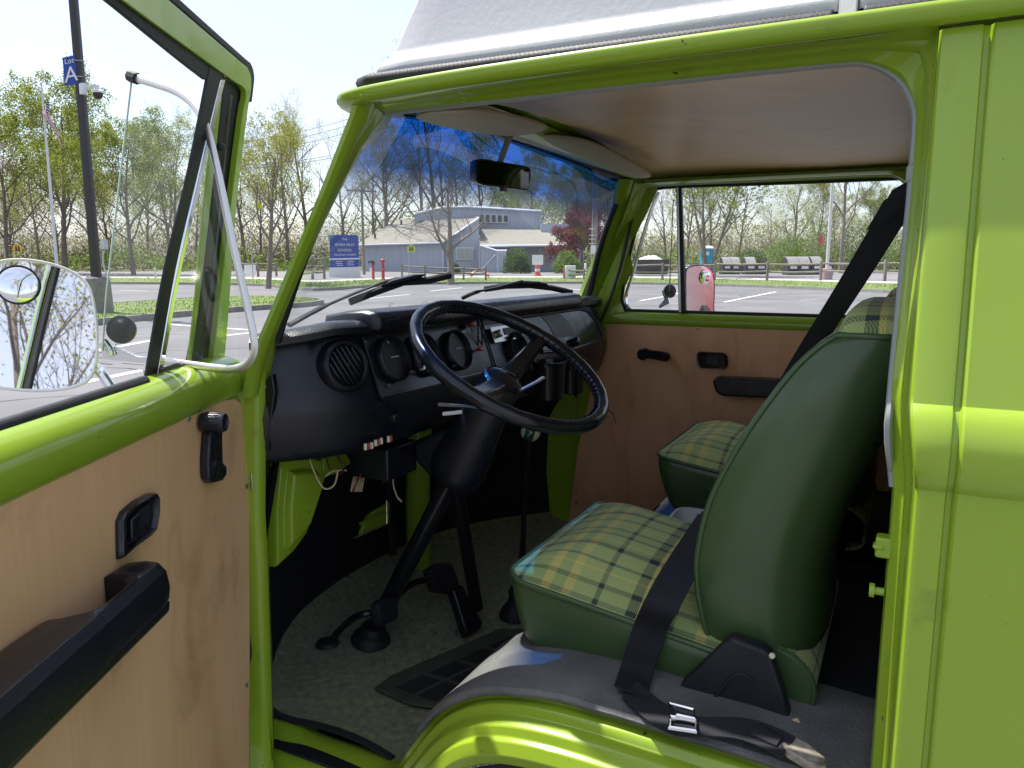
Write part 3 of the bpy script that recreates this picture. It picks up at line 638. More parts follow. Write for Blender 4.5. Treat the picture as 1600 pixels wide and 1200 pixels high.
# cowl with fresh-air slots in front of the glass
b = MB(); b.loft([[wsp(k/nW, 0)+Vector((0.0, 0, -0.012)) for k in range(nW+1)], [wsp(k/nW, 0)+Vector((-0.05, 0, -0.018)) for k in range(nW+1)], [nose_off(NC[int(k*(len(NC)-1)/nW)], -0.055).xy.to_3d()+Vector((0, 0, 1.19)) for k in range(nW+1)]], closed=False); cw = b.build('cowl', MT['paint'], van)
for k in range(14):
    p = wsp(min(1, (0.0+k*0.028)), 0)+Vector((-0.02, 0, -0.004)); b = MB(); b.box(p, (0.03, 0.006, 0.006)); b.build('air_intake_slat', MT['white_frp'], cw)
# ---- white fibreglass roof: front section and rear section with ribbed rubber seal
def frp(x0, x1, front, name):
    b = MB(); rings = []
    for z, ins, fx in ((1.650, 0.0, 0.0), (1.662, -0.002, 0.006), (1.672, 0.004, 0.012), (1.680, 0.012, 0.022), (1.690, 0.015, 0.030), (1.78, 0.018, 0.085), (1.84, 0.022, 0.125), (1.870, 0.05, 0.18), (1.878, 0.30, 0.4)):
        xf = x0+(fx if front else 0.0)
        y0, y1 = 0.105+ins, WID-0.105-ins
        ring = [(x1, y0, z)]
        if front: ring += [(xf+0.10, y0, z), (xf+0.035, y0+0.012, z), (xf+0.008, y0+0.05, z), (xf-0.03, y0+0.20, z), (xf-0.055, WID/2, z), (xf-0.03, y1-0.20, z), (xf+0.008, y1-0.05, z), (xf+0.035, y1-0.012, z), (xf+0.10, y1, z)]
        else: ring += [(xf, y0, z), (xf, WID/2, z), (xf, y1, z)]
        ring += [(x1, y1, z), (x1, WID/2, z)]
        rings.append([Vector(p) for p in ring])
    b.loft(rings, cap=False); b.add(rings[-1], [tuple(range(len(rings[-1])))]); return b.build(name, MT['white_frp'], van, bevel=0.004, ang=30)
lt = frp(-0.835, -0.10, True, 'roof_tray'); pt = frp(-0.078, 2.5, False, 'pop_top')
b = MB(); b.prism([(-0.10, 0.095, 1.636), (-0.079, 0.095, 1.636), (-0.079, 0.14, 1.80), (-0.10, 0.14, 1.80)], (0, 0.02, 0)); b.build('joint_bracket', MT['white_frp'], lt, bevel=0.002)
for (x0, x1, par, nm) in ((-0.80, -0.105, lt, 'ribbed_seal'), (-0.072, 2.4, pt, 'ribbed_seal')):
    b = MB(); path = []; rr = []; n = int((min(x1, 0.6)-x0)/0.0035)
    for k in range(n+1):
        x = x0+(min(x1, 0.6)-x0)*k/n; path.append((x, 0.102, 1.641)); rr.append(0.0105+0.0012*(k % 2))
    if x1 < 0: path = [(-0.84, 0.16, 1.643), (-0.825, 0.115, 1.642)]+path; rr = [0.008, 0.010]+rr
    b.tube(path, rr, 8); b.build(nm, MT['rubber'], par, ang=180)
for px, py in ((700, 42), (955, 2)):
    p = at(px, py, y=0.138); b = MB(); b.lathe([(0.010, 0), (0.010, 0.003), (0.007, 0.005), (0.004, 0.006), (0.003, 0.004)], p+Vector((0, 0.006, 0)), (0, -1, -0.15), 14); b.build('roof_bolt', MT['steel'], lt)
# ================================================================== THE VAN: cab fittings
# ---- dashboard shell: a section swept across the cab, ends turned forward
XF = [(-1.040, 0.050), (-1.018, 0.070), (-0.980, 0.115), (-0.948, 0.17), (-0.930, 0.23), (-0.924, 0.32), (-0.922, 0.50), (-0.922, 0.83), (-0.922, 1.2), (-0.924, 1.38), (-0.930, 1.48), (-0.945, 1.55), (-0.975, 1.60)]
XFc = cat([Vector((x, y, 0)) for x, y in XF], 5)
def hoodf(y):   # the padded brow over the instruments
    return max(0.0, min(1, (y-0.20)/0.06))*max(0.0, min(1, (1.30-y)/0.10))
def dash_sec(y):
    h = 0.0; e = min(1, max(0, (y-0.05)/0.12))*min(1, max(0, (1.62-y)/0.1)); zt = -0.020*(1-e)
    return [(-0.26, 1.010), (-0.05, 1.000), (-0.012, 0.985), (0.002, 0.990), (0.010, 1.005), (0.022, 1.045), (0.026, 1.075), (0.025, 1.090), (0.014, 1.125), (-0.004, 1.175), (-0.016, 1.205), (-0.018, 1.212+zt), (-0.004+0.020*h, 1.2135+zt+0.002*h), (0.006+0.022*h, 1.219+zt+0.004*h), (0.007+0.021*h, 1.231+zt+0.010*h), (-0.004+0.016*h, 1.240+zt+0.014*h), (-0.025+0.008*h, 1.243+zt+0.014*h), (-0.09, 1.234+zt+0.006*h), (-0.17, 1.222+zt), (-0.30, 1.200+zt)]
b = MB(); rows = []
for i, p in enumerate(XFc):
    a = XFc[max(i-1, 0)]; c = XFc[min(i+1, len(XFc)-1)]; t = (c-a).normalized(); n = Vector((t.y, -t.x, 0))
    if n.x < 0: n = -n
    k = min(1, max(0, (p.y-0.05)/0.2), max(0, (1.62-p.y)/0.12)) if True else 1
    rr = []
    for dx, z in dash_sec(p.y):
        d2 = dx if dx > -0.06 else dx*(0.25+0.75*min(1, max(0, (p.y-0.03)/0.3))*min(1, max(0, (1.63-p.y)/0.3)))
        rr.append(p+n*d2+Vector((0, 0, z)))
    rows.append(rr)
b.loft(rows, closed=True, cap=True); dash = b.build('dashboard', MT['black'], van, ang=50)
rows = []
for y, s in ((0.236, 0.25), (0.240, 0.75), (0.250, 0.97), (0.27, 1.0), (0.5, 1.0), (0.83, 1.0), (1.10, 1.0), (1.24, 0.98), (1.275, 0.9), (1.30, 0.7), (1.315, 0.35)):
    xs = min(XFc, key=lambda p: abs(p.y-y)).x
    rows.append([Vector((xs-0.035+(a+0.035)*s, y, 1.238+(c-1.238)*s)) for a, c in ((0.012, 1.219), (0.024, 1.221), (0.030, 1.230), (0.029, 1.246), (0.020, 1.257), (0.0, 1.262), (-0.05, 1.259), (-0.11, 1.248), (-0.115, 1.225), (-0.03, 1.218))])
b = MB(); b.loft(rows); b.build('brow_pad', MT['black'], dash, bevel=0.003, ang=50)
FN = Vector((1, 0, 0.35)).normalized(); FY = Vector((0, 1, 0)); FU = FY.cross(FN)*-1
if FU.z < 0: FU = -FU
def face(y, z):
    xs = min(XFc, key=lambda p: abs(p.y-y)).x
    return Vector((xs+0.025-(z-1.09)*0.342, y, z))
# bracket at the driver's end with two screws
b = MB(); b.prism([at(px, py, y=0.050) for px, py in ((424, 584), (409, 598), (403, 612), (400, 650), (402, 690), (408, 704), (418, 704), (422, 660), (428, 612))], (0, 0.012, 0)); br = b.build('end_bracket', MT['gloss'], dash, bevel=0.002)
for px, py in ((411.5, 604), (410.5, 692)):
    b = MB(); b.lathe([(0.0072, 0), (0.0072, 0.0015), (0.0055, 0.004), (0.002, 0.0048)], at(px, py, y=0.050), (0.3, -1, 0.1), 14); b.build('bracket_screw', MT['steel'], dash)
# round air vent with curved slats
vc = at(541, 571, x=-0.930); va = Vector((1, -0.30, 0.25)).normalized()
b = MB(); b.lathe([(0.052, -0.02), (0.050, 0.000), (0.046, 0.005), (0.041, 0.006), (0.0385, 0.003), (0.038, -0.02)], vc, va, 32, cap=False); vent = b.build('air_vent', MT['black'], dash)
b = MB(); b.lathe([(0.038, -0.006), (0.001, -0.006)], vc, va, 28, cap=False); b.build('vent_throat', MT['firewall'], dash)
ux = va.cross(Vector((0, 0, 1))).normalized(); uz = ux.cross(va); ux, uz = (ux*0.45+uz*0.9).normalized(), (ux*0.9-uz*0.45).normalized()
for k in range(-3, 4):
    h = k*0.0098; hw = math.sqrt(max(0, 0.037**2-h*h))
    pts = [vc+va*(0.001+0.006*(1-(t/1.0)**2))+ux*(hw*t)+uz*(h+0.004*(1-t*t)) for t in (-1, -0.5, 0, 0.5, 1)]
    b = MB(); b.ribbon(pts, va*0.010+uz*0.004, 0.0016); b.build('vent_slat', MT['gloss'], vent)
b = MB(); b.box(vc+va*0.009, (0.006, 0.009, 0.008)); b.build('vent_tab', MT['gloss'], vent, bevel=0.001)
# instrument bezel and three deep gauges
o = face(0.470, 1.151); 
b = MB(); b.plate(o, FY, FU, rrect(0.46, 0.128, 0.010), -0.004); b.v = [p if True else p for p in b.v]
bz = b.build('instrument_bezel', MT['gloss'], dash, bevel=0.0015)
b = MB(); b.tube([o+FY*a+FU*c+FN*0.004 for a, c in rrect(0.468, 0.136, 0.012)], 0.0025, 6, loop=True); b.build('bezel_rim', MT['black'], dash)
for px, py, yy in ((614, 561, None), (664, 554, None), (715, 547, None)):
    g = at(px, py, pl=(o+FN*0.006, FN))
    b = MB(); b.lathe([(0.0475, -0.002), (0.0475, 0.007), (0.0455, 0.010), (0.0435, 0.009), (0.042, 0.001), (0.039, -0.018), (0.036, -0.02)], g, FN, 36, cap=False); gg = b.build('gauge_pod', MT['black'], dash)
    b = MB(); b.lathe([(0.0425, 0.0), (0.0005, 0.0)], g-FN*0.0005, FN, 32, cap=False); b.build('gauge_face', MT['gauge'], gg)
    b = MB(); b.box(g+FY*0.008+FU*0.004+FN*0.001, (0.0008, 0.026, 0.0016)); b.build('gauge_needle', MT['white'], gg)
    for k in range(9):
        a = R(210-k*30); q = g+FY*(0.033*math.cos(a))+FU*(0.033*math.sin(a))+FN*0.0006
        b = MB(); b.tube([q, q+(q-g)*0.13], 0.0007, 4); b.build('gauge_tick', MT['steel'], gg)
for px, py in ((570, 534), (607.5, 602), (727, 510)):
    b = MB(); b.lathe([(0.0035, 0), (0.0035, 0.001), (0.001, 0.002)], at(px, py, pl=(o+FN*0.004, FN)), FN, 10); b.build('bezel_screw', MT['steel'], dash)
# chrome ignition trim / knob between gauges
g = at(658, 575, pl=(o+FN*0.006, FN)); b = MB(); b.lathe([(0.010, 0), (0.011, 0.008), (0.008, 0.016), (0.004, 0.018)], g, FN, 14); b.box(g+FN*0.012+FY*0.010, (0.008, 0.016, 0.01)); b.build('switch_knob', MT['chrome'], dash)
g = at(707, 573, pl=(o+FN*0.006, FN)); b = MB(); b.lathe([(0.007, 0), (0.007, 0.006), (0.005, 0.008), (0.002, 0.005)], g, FN, 14); b.build('trip_knob', MT['gloss'], dash)
# heater levers
hp_ = at(747, 530, pl=(o, FN))
b = MB(); b.plate(hp_, FY, FU, rrect(0.046, 0.125, 0.005), -0.005); hl = b.build('heater_panel', MT['gloss'], dash, bevel=0.001)
for dy in (-0.010, 0.010):
    b = MB(); b.box(hp_+FY*dy+FN*0.006, (0.002, 0.004, 0.10)); b.build('lever_slot', MT['firewall'], hl)
for px, py in ((738, 507), (751, 545)):
    g = at(px, py, pl=(o+FN*0.016, FN)); b = MB(); b.loft([[g+FN*d+FY*(s*a)+FU*(s*c) for a, c in rrect(0.022, 0.013, 0.005)] for d, s in ((-0.012, 0.5), (-0.004, 0.7), (0.004, 1.0), (0.008, 0.8))]); b.build('heater_knob', MT['red'], dash)
# radio
ro = at(790, 521, pl=(face(0.8, 1.15), FN))
b = MB(); b.plate(ro, FY, FU, rrect(0.20, 0.062, 0.006), -0.008); rad = b.build('radio', MT['gloss'], dash, bevel=0.002)
b = MB(); b.plate(ro+FN*0.009+FY*(-0.01), FY, FU, rrect(0.15, 0.040, 0.003), -0.002); b.build('radio_face', MT['alu'], rad)
b = MB(); b.plate(ro+FN*0.0115+FY*0.012+FU*0.004, FY, FU, rrect(0.07, 0.018, 0.002), -0.001); b.build('radio_dial', MT['gauge'], rad)
for k in range(6):
    b = MB(); b.box(ro+FN*0.012+FY*(-0.02+k*0.013)+FU*(-0.013), (0.004, 0.009, 0.006)); b.build('radio_button', MT['gloss'], rad, bevel=0.001)
for dy in (-0.066, 0.066):
    b = MB(); b.lathe([(0.010, 0), (0.010, 0.012), (0.007, 0.015)], ro+FN*0.010+FY*dy, FN, 14); b.build('radio_knob', MT['steel'], rad)
# round speaker/ashtray hood under the radio
g = at(806, 547, pl=(face(0.85, 1.09)+FN*0.004, FN)); b = MB(); b.lathe([(0.046, -0.01), (0.046, 0.014), (0.042, 0.018), (0.037, 0.014), (0.034, 0.0)], g, FN, 26, cap=False); ah = b.build('round_vent_hood', MT['black'], dash)
b = MB(); b.lathe([(0.036, 0.001), (0.001, 0.001)], g, FN, 22, cap=False); b.build('vent_throat', MT['firewall'], dash)
# glove box
gq = [at(px, py, pl=(face(1.2, 1.15)+FN*0.003, FN)) for px, py in ((812, 497), (905, 484), (916, 487), (928, 500), (938, 523), (937, 530), (893, 545), (850, 549))]
b = MB(); b.prism(gq, -FN*0.008); gb = b.build('glove_box_lid', MT['gloss'], dash, bevel=0.003, seg=3)
gc = sum(gq, Vector())/len(gq); b = MB(); b.tube([gc+(p-gc)*1.05+FN*0.001 for p in gq], 0.004, 6, loop=True); b.build('glove_box_rim', MT['black'], dash)
b = MB(); b.lathe([(0.012, 0), (0.013, 0.014), (0.010, 0.020), (0.004, 0.022)], at(896, 535, pl=(face(1.2, 1.15)+FN*0.004, FN)), FN, 16); b.build('glove_box_knob', MT['gloss'], gb)
b = MB(); b.prism([at(px, py, pl=(face(1.2, 1.15)+FN*0.0038, FN)) for px, py in ((845, 494), (874, 489), (889, 504), (898, 524), (868, 528), (858, 508))], FN*0.0005); b.build('pale_patch', mat('pale_lid_patch', (0.075, 0.07, 0.062), 0.5, var=0.3, vscale=40), gb)  # patch of paler colour laid on the glove box lid
# small knob low on the dash
g = at(613, 652, x=-0.902); b = MB(); b.lathe([(0.010, 0), (0.010, 0.010), (0.008, 0.013), (0.003, 0.013)], g, Vector((1, -0.1, 0)), 16); b.build('pull_knob', MT['gloss'], dash)
b = MB(); b.plate(at(604, 654, x=-0.905), FY, Vector((0, 0, 1)), rrect(0.008, 0.022, 0.003), -0.004); b.build('small_switch', MT['gloss'], dash)
# under-dash: fuse box, wire bundle, loose wires
b = MB(); b.box(at(600, 715, x=-1.0), (0.10, 0.11, 0.07)); b.build('fuse_box', MT['black'], van, bevel=0.004)
for k, (px, py, c) in enumerate(((571, 698, 'cream'), (576, 697, 'red'), (581, 696, 'cream'), (587, 692, 'cream'), (591, 691, 'red'), (596, 689, 'cream'), (607, 686, 'cream'), (611, 685, 'red'))):
    b = MB(); p = at(px, py, x=-0.90); b.tube([p-Vector((0, 0, 0.006)), p+Vector((0, 0, 0.006))], 0.0032, 6); b.build('fuse', MT[c], van)
for k in range(6):
    px = 550+k*3.2; p0 = at(px+4, 742, x=-1.06); p1 = at(px+1, 755, x=-1.055); p2 = at(px-1.5, 768, x=-1.06)
    b = MB(); b.tube(cat([p0, p1, p2], 4), 0.0022, 5); b.build('bundle_wire', MT['wire'], van)
for pts, mm in (([(482, 712), (492, 740), (506, 763), (522, 758), (528, 735)], 'wire'), ([(600, 728), (618, 733), (614, 752), (620, 775), (628, 784)], 'wire'), ([(528, 700), (530, 720), (540, 728), (532, 742)], 'wire2'), ([(596, 757), (610, 745), (628, 735), (650, 730)], 'wire2'), ([(508, 745), (520, 736), (541, 735)], 'wire'), ([(508, 708), (512, 724), (516, 734)], 'wire2'), ([(552, 768), (558, 752), (564, 740)], 'wire2')):
    b = MB(); b.tube(cat([at(px, py, x=-1.02+0.01*i) for i, (px, py) in enumerate(pts)], 5), 0.0018, 5); b.build('loose_wire', MT[mm], van)
# painted inner brackets seen below the dash
b = MB(); b.prism([at(px, py, x=-1.16) for px, py in ((500, 715), (535, 705), (545, 722), (520, 740), (500, 745))], (0.01, 0, 0)); b.prism([at(px, py, x=-1.16) for px, py in ((620, 690), (640, 680), (645, 720), (600, 738), (570, 745), (560, 735))], (0.01, 0, 0))
b.build('dash_bracket', MT['paint'], van, bevel=0.003)
# ---- cup holders clipped to the dash
for px, py, s in ((858, 567, 1.0), (893, 562, 0.9)):
    c = at(px, py, x=-0.845 if s == 1 else -0.87); r = 0.046*s
    b = MB(); b.lathe([(r*0.80, -0.098), (r*0.86, -0.095), (r*0.95, -0.01), (r, 0.0), (r*1.03, 0.004), (r*0.97, 0.005), (r*0.9, -0.01), (r*0.78, -0.085), (0.002, -0.088)], c, (0, 0, 1), 26); ch = b.build('cup_holder', MT['gloss'], van)
b = MB(); b.bb(-0.935, -0.88, 0.90, 1.0, 1.0, 1.07); b.build('cup_holder_clip', MT['gloss'], ch)
# ---- steering wheel
SA = Vector((math.sin(R(30.9)), -0.085, math.cos(R(30.9)))).normalized(); SC = Vector((-0.699, 0.407, 1.1545))
Sa = (Vector((0, 1, 0))-SA*SA.y).normalized(); Sb = SA.cross(Sa)
def sw(ang, r, d=0): return SC+(Sa*math.cos(R(ang))+Sb*math.sin(R(ang)))*r+SA*d
b = MB(); n = 96; rings = []
for k in range(n):
    a = 360*k/n; rr = 0.0148+0.0004*math.sin(k*1.7)
    cen = sw(a, 0.2035); er = (cen-SC).normalized()
    rings.append([cen+(er*math.cos(2*math.pi*j/12)*0.95+SA*math.sin(2*math.pi*j/12))*rr for j in range(12)])
b.loft(rings, True, False, True); wheel = b.build('steering_wheel', MT['gloss'], van, ang=180)
# leather lacing along the inner side of the rim
for k in range(76):
    a = 360*k/76
    if 120 < a < 235: continue
    p0 = sw(a, 0.1895, 0.0085); p1 = sw(a+1.6, 0.1875, 0.0); p2 = sw(a+0.6, 0.1895, -0.0085)
    b = MB(); b.tube([p0, p1, p2], 0.0016, 4); b.build('lace', MT['black'], wheel)
b = MB(); b.tube([sw(a, 0.1878, 0.0) for a in range(0, 360, 5)], 0.0014, 5, loop=True); b.build('lace_seam', MT['belt'], wheel)
b = MB(); b.tube(cat([sw(293, 0.219, 0), sw(295, 0.232, -0.006), sw(294, 0.245, -0.02)], 3), 0.0012, 4); b.build('lace_end', MT['belt'], wheel)
for a0 in (10, 190):
    rings = []
    for r, d, wd, th in ((0.030, -0.040, 0.050, 0.020), (0.07, -0.036, 0.044, 0.016), (0.12, -0.022, 0.038, 0.012), (0.17, -0.006, 0.034, 0.010), (0.197, 0.0, 0.034, 0.010)):
        c = sw(a0, r, d); s_ = (Sa*-math.sin(R(a0))+Sb*math.cos(R(a0)))
        rings.append([c+s_*x*wd+SA*y*th for x, y in ((-0.5, -0.3), (-0.3, 0.35), (0.3, 0.35), (0.5, -0.3), (0.25, -0.5), (-0.25, -0.5))])
    b = MB(); b.loft(rings); b.build('spoke', MT['gloss'], wheel, bevel=0.002)
hc = SC-SA*0.045
b = MB(); b.lathe([(0.043, -0.05), (0.044, -0.005), (0.042, 0.003), (0.039, 0.005), (0.038, 0.007), (0.035, 0.008), (0.033, 0.0085), (0.022, 0.012), (0.001, 0.0135)], hc, SA, 36); b.build('horn_pad', MT['gloss'], wheel)
b = MB(); b.lathe([(0.0385, 0.0045), (0.0395, 0.0065), (0.0375, 0.0085)], hc, SA, 36, cap=False); b.build('horn_ring', MT['black'], wheel)
# column cover, lock housing, column tube, brace, stalks
b = MB()
rings = []
for d, r, e in ((-0.085, 0.040, 0), (-0.10, 0.045, 0), (-0.16, 0.050, 0.0), (-0.22, 0.055, 0.004), (-0.27, 0.058, 0.008), (-0.300, 0.054, 0.008), (-0.312, 0.044, 0.006)):
    c = SC+SA*d; rings.append([c+(Sa*math.cos(2*math.pi*k/24)*r*0.92+Sb*math.sin(2*math.pi*k/24)*(r+e)) for k in range(24)])
b.loft(rings); cc = b.build('column_cover', MT['black'], van)
b = MB(); P = [at(px, py, y=0.40) for px, py in ((643, 690), (690, 672), (735, 668), (726, 742), (690, 751), (668, 743), (648, 722))]
b.prism([p+Vector((0, 0.0, 0)) for p in P], (0.0, 0.085, 0)); b.build('lock_housing', MT['black'], cc, bevel=0.010, seg=3)
b = MB(); b.tube([SC-SA*0.06, SC-SA*0.78], 0.0215, 16); sc_ = b.build('steering_column', MT['gloss'], van)
b = MB(); b.lathe([(0.05, 0.0), (0.046, 0.012), (0.034, 0.022), (0.030, 0.04), (0.026, 0.044)], (-1.13, 0.482, 0.425), SA*0.5+Vector((0, 0, 0.5)), 22); b.build('column_boot', MT['rubber'], sc_)
b = MB(); b.tube([at(712, 752, y=0.60), at(745, 950, y=0.70)], 0.017, 12); b.build('column_brace', MT['gloss'], van)
b = MB(); p0 = SC-SA*0.095+Vector((0, -0.03, 0)); b.tube([at(752, 638, y=0.36), at(722, 634, y=0.30), at(702, 633, y=0.27), at(687, 632, y=0.25)], [0.004, 0.005, 0.006, 0.007], 8, sq=0.5); st1 = b.build('turn_signal_stalk', MT['alu'], van)
b = MB(); b.tube([at(790, 622, y=0.46), at(820, 606, y=0.53), at(838, 597, y=0.57), at(849, 590, y=0.60)], [0.005, 0.005, 0.006, 0.006], 8, sq=0.5); b.build('wiper_stalk', MT['alu'], van)
b = MB(); b.plate(at(707, 645, y=0.30), Vector((1, 0.2, 0.15)), Vector((0, 0, 1)), rrect(0.04, 0.007, 0.001), 0.002); b.build('paper_tag', MT['white'], st1)
# ---- pedals
b = MB(); P = [at(px, py, x=-1.02) for px, py in ((590, 945), (597, 937), (618, 932), (622, 938), (623, 966), (616, 971), (600, 977), (594, 970))]
b.prism(P, (-0.022, 0, -0.006)); cl = b.build('clutch_pedal', MT['rubber'], van, bevel=0.003)
for k in range(9):
    px = 596+k*3.0; b = MB(); b.tube([at(px-1.5, 944-k*0.9, x=-1.0185), at(px+0.5, 972-k*0.9, x=-1.0185)], 0.0016, 5); b.build('pedal_rib', MT['rubber'], cl)
b = MB(); b.tube(cat([at(596, 955, x=-1.06), at(560, 962, x=-1.10), at(535, 980, z=0.47), at(516, 1003, z=0.43)], 5), 0.0085, 8); b.build('pedal_arm', MT['gloss'], cl)
b = MB(); b.lathe([(0.03, 0), (0.025, 0.008), (0.014, 0.012)], at(512, 1006, z=0.427), (0, 0, 1), 9); b.build('pedal_grommet', MT['rubber'], cl)
b = MB(); P = [at(px, py, x=-1.03) for px, py in ((674, 892), (690, 882), (706, 880), (712, 892), (722, 925), (714, 930), (684, 926))]
b.prism(P, (-0.03, 0, -0.004)); bp_ = b.build('brake_pedal', MT['rubber'], van, bevel=0.004)
b = MB(); b.tube(cat([at(678, 905, x=-1.06), at(655, 908, x=-1.08), at(630, 922, x=-1.09), at(610, 945, x=-1.10)], 5), 0.0085, 8); b.build('pedal_arm', MT['gloss'], bp_)
b = MB(); P = [at(708, 921, z=0.545), at(722, 912, z=0.545), at(754, 972, z=0.452), at(752, 981, z=0.447), at(730, 990, z=0.447)]
b.prism(P, (-0.018, 0, -0.02)); b.build('accelerator_pedal', MT['gloss'], van, bevel=0.004)
# ---- gear lever with a green and cream ball
gl0 = at(806, 958, z=0.43); gb_ = at(829, 675, y=0.80)
b = MB(); b.tube(cat([gl0, gl0.lerp(gb_, 0.35)+Vector((0.005, 0, 0)), gl0.lerp(gb_, 0.7)+Vector((-0.004, 0, 0)), gb_], 5), [0.0085]*6+[0.0075]*5+[0.007]*5, 10); gl = b.build('gear_lever', MT['gloss'], van)
b = MB(); b.lathe([(0.045, -0.01), (0.040, 0.01), (0.024, 0.03), (0.020, 0.05), (0.024, 0.062), (0.014, 0.078)], gl0, (0.05, 0, 1), 18); b.build('lever_boot', MT['rubber'], gl)
bd = Vector((0.75, 0.35, -0.25)).normalized()
for nm, lo, hi, mm in (('ball_band', -0.58, 0.42, 'teal'), ('ball_cap', 0.40, 1.0, 'cream'), ('ball_cap', -1.0, -0.56, 'cream')):
    rb = 0.0255; prof = []
    for k in range(11):
        s = lo+(hi-lo)*k/10; prof.append((rb*math.sqrt(max(0, 1-s*s)), rb*s))
    b = MB(); b.lathe(prof, gb_, bd, 22); b.build(nm, MT[mm], gl)
# ---- seats
def seat(m, name, lbl):
    f = (lambda p: mir(p)+Vector((0.035, 0, 0))) if m else (lambda p: Vector(p))
    cx, cy, w_, h_ = -0.378, 0.437, 0.452, 0.492
    ol = rrect(w_, h_, 0.048, 6)
    def ze(x): return 0.802-0.064*((x-(cx-w_/2))/w_)+(0.045 if m else 0)
    def mp(a, c, s, z): 
        x = cx+a*s; return f((x, cy+c*s+(0.012 if x < -0.5 else 0)*0, z+ze(x)))
    b = MB(); rings = []
    for s, dz in ((0.90, -0.142), (0.93, -0.135), (0.955, -0.122), (0.985, -0.085), (1.005, -0.045), (1.010, -0.018), (1.0, 0.0), (0.97, 0.008)):
        sh = 0.02*max(0, -dz/0.16)
        rings.append([(lambda q_: q_+Vector((sh, 0, 0))+Vector((0, 0.010*noise.noise(Vector((q_.x*9, q_.y*9, dz*14)))*min(1, -dz*14), 0)))(mp(a, c, s, dz)) for a, c in ol])
    b.loft(rings); st = b.build(name, MT['vinyl'], van, ang=60)
    # plaid top
    b = MB(); base = None
    rr = [1.0, 0.96, 0.9, 0.82, 0.7, 0.55, 0.4, 0.25, 0.12, 0.02]
    pts = []
    for s in rr:
        for a, c in ol:
            k = 1-s**2.6; pts.append((mp(a, c, s, 0.004+0.052*k+0.010*math.exp(-((a*s+0.13)/0.09)**2)*k), (a*s+0.30, c*s+0.50)))
    n = len(ol); fs = []
    for i in range(len(rr)-1):
        for k in range(n): fs.append((i*n+k, i*n+(k+1) % n, (i+1)*n+(k+1) % n, (i+1)*n+k))
    fs.append(tuple((len(rr)-1)*n+k for k in range(n)))
    b.add([p for p, _ in pts], fs)
    for i, (_, u) in enumerate(pts): b.uv[i] = u
    b.build('cushion_cover', MT['plaid'], st, ang=180)
    b = MB(); b.tube([mp(a, c, 1.004, 0.003) for a, c in ol], 0.0052, 8, loop=True); b.build('cushion_piping', MT['vinyl'], st, ang=180)
    # backrest: vinyl sides and back, plaid front that rolls over the top
    lo = 0 if m else 1
    S = [(0.762, -0.222, 0.13, 0.205), (0.775, -0.247, 0.165, 0.222), (0.82, -0.266, 0.185, 0.230), (0.90, -0.278, 0.198, 0.236), (1.0, -0.262, 0.205, 0.238), (1.09, -0.222, 0.205, 0.236), (1.16, -0.180, 0.200, 0.232), (1.205, -0.148, 0.19, 0.226), (1.235, -0.118, 0.178, 0.219), (1.250, -0.095, 0.160, 0.212)]
    S = [(z-0.030*(1-(z-0.762)/0.49)*lo, a, c, d) for z, a, c, d in S]
    vin, pla, pl_, pr_ = [], [], [], []
    Sd = [tuple(p) for p in cat([Vector(q) for q in S], 4)]
    uvs = []; L_ = 0; pz = None
    for z, xf, th, hw in Sd:
        if pz: L_ += math.hypot(z-pz[0], xf-pz[1])
        pz = (z, xf)
        y0 = cy-hw; y1 = cy+hw; e = 0.010; bz_ = 0.006*noise.noise(Vector((z*7, 3.1, 0)))
        left = [(xf+e, y0+0.006), (xf+e+0.012, y0), (xf+th*0.40, y0-0.004+bz_), (xf+th*0.62, y0+0.004+bz_), (xf+th*0.80, y0+0.030), (xf+th*0.93, y0+0.085), (xf+th, cy-0.06)]
        right = [(x, 2*cy-y) for x, y in left[::-1]]
        vin.append([f((x, y, z)) for x, y in left+right])
        fr = [(xf+e, y0+0.006)]+[(xf+e*(abs(2*t-1)**4)+0.004*(1-(2*t-1)**2), y0+0.006+(2*hw-0.012)*t) for t in (0.06, 0.14, 0.25, 0.4, 0.5, 0.6, 0.75, 0.86, 0.94)]+[(xf+e, y1-0.006)]
        pla.append([f((x, y, z)) for x, y in fr]); uvs.append([(L_+0.07, y+0.06) for x, y in fr])
        pl_.append(f((xf+e, y0+0.005, z))); pr_.append(f((xf+e, y1-0.005, z)))
    b = MB(); b.loft(vin, closed=False)
    b.add([f((-0.15, cy, 0.750))]+vin[0], [(0, k, k+1) for k in range(1, len(vin[0]))])
    bk = b.build('backrest', MT['vinyl'], st, ang=70)
    b = MB(); b.loft(pla, closed=False)
    for i, row in enumerate(uvs):
        for j, u in enumerate(row): b.uv[i*len(row)+j] = u
    # top: loop of the last front row and the back edge, domed
    loop = pla[-1]+[v for v in vin[-1][::-1][1:-1]]
    cen = sum(loop, Vector())/len(loop); base = len(b.v); nl_ = len(loop); q_ = []
    for s_, dz in ((1.0, 0.0), (1.0, 0.012), (0.95, 0.026), (0.85, 0.036), (0.6, 0.042), (0.2, 0.044)):
        for p in loop:
            v_ = cen+(p-cen)*s_+Vector((0.012*dz/0.044, 0, dz)); q_.append(v_)
    fs = [(a*nl_+k, a*nl_+(k+1) % nl_, (a+1)*nl_+(k+1) % nl_, (a+1)*nl_+k) for a in range(5) for k in range(nl_)]+[tuple(5*nl_+k for k in range(nl_))]
    b.add(q_, fs)
    for k, v_ in enumerate(q_): b.uv[base+k] = (v_.x+0.62, v_.y+0.06)
    b.build('backrest_cover', MT['plaid'], st, ang=180)
    b = MB(); b.tube(pl_+[v for v in vin[-1]][1:-1]+pr_[::-1], 0.0048, 8); b.build('backrest_piping', MT['vinyl'], st, ang=180)
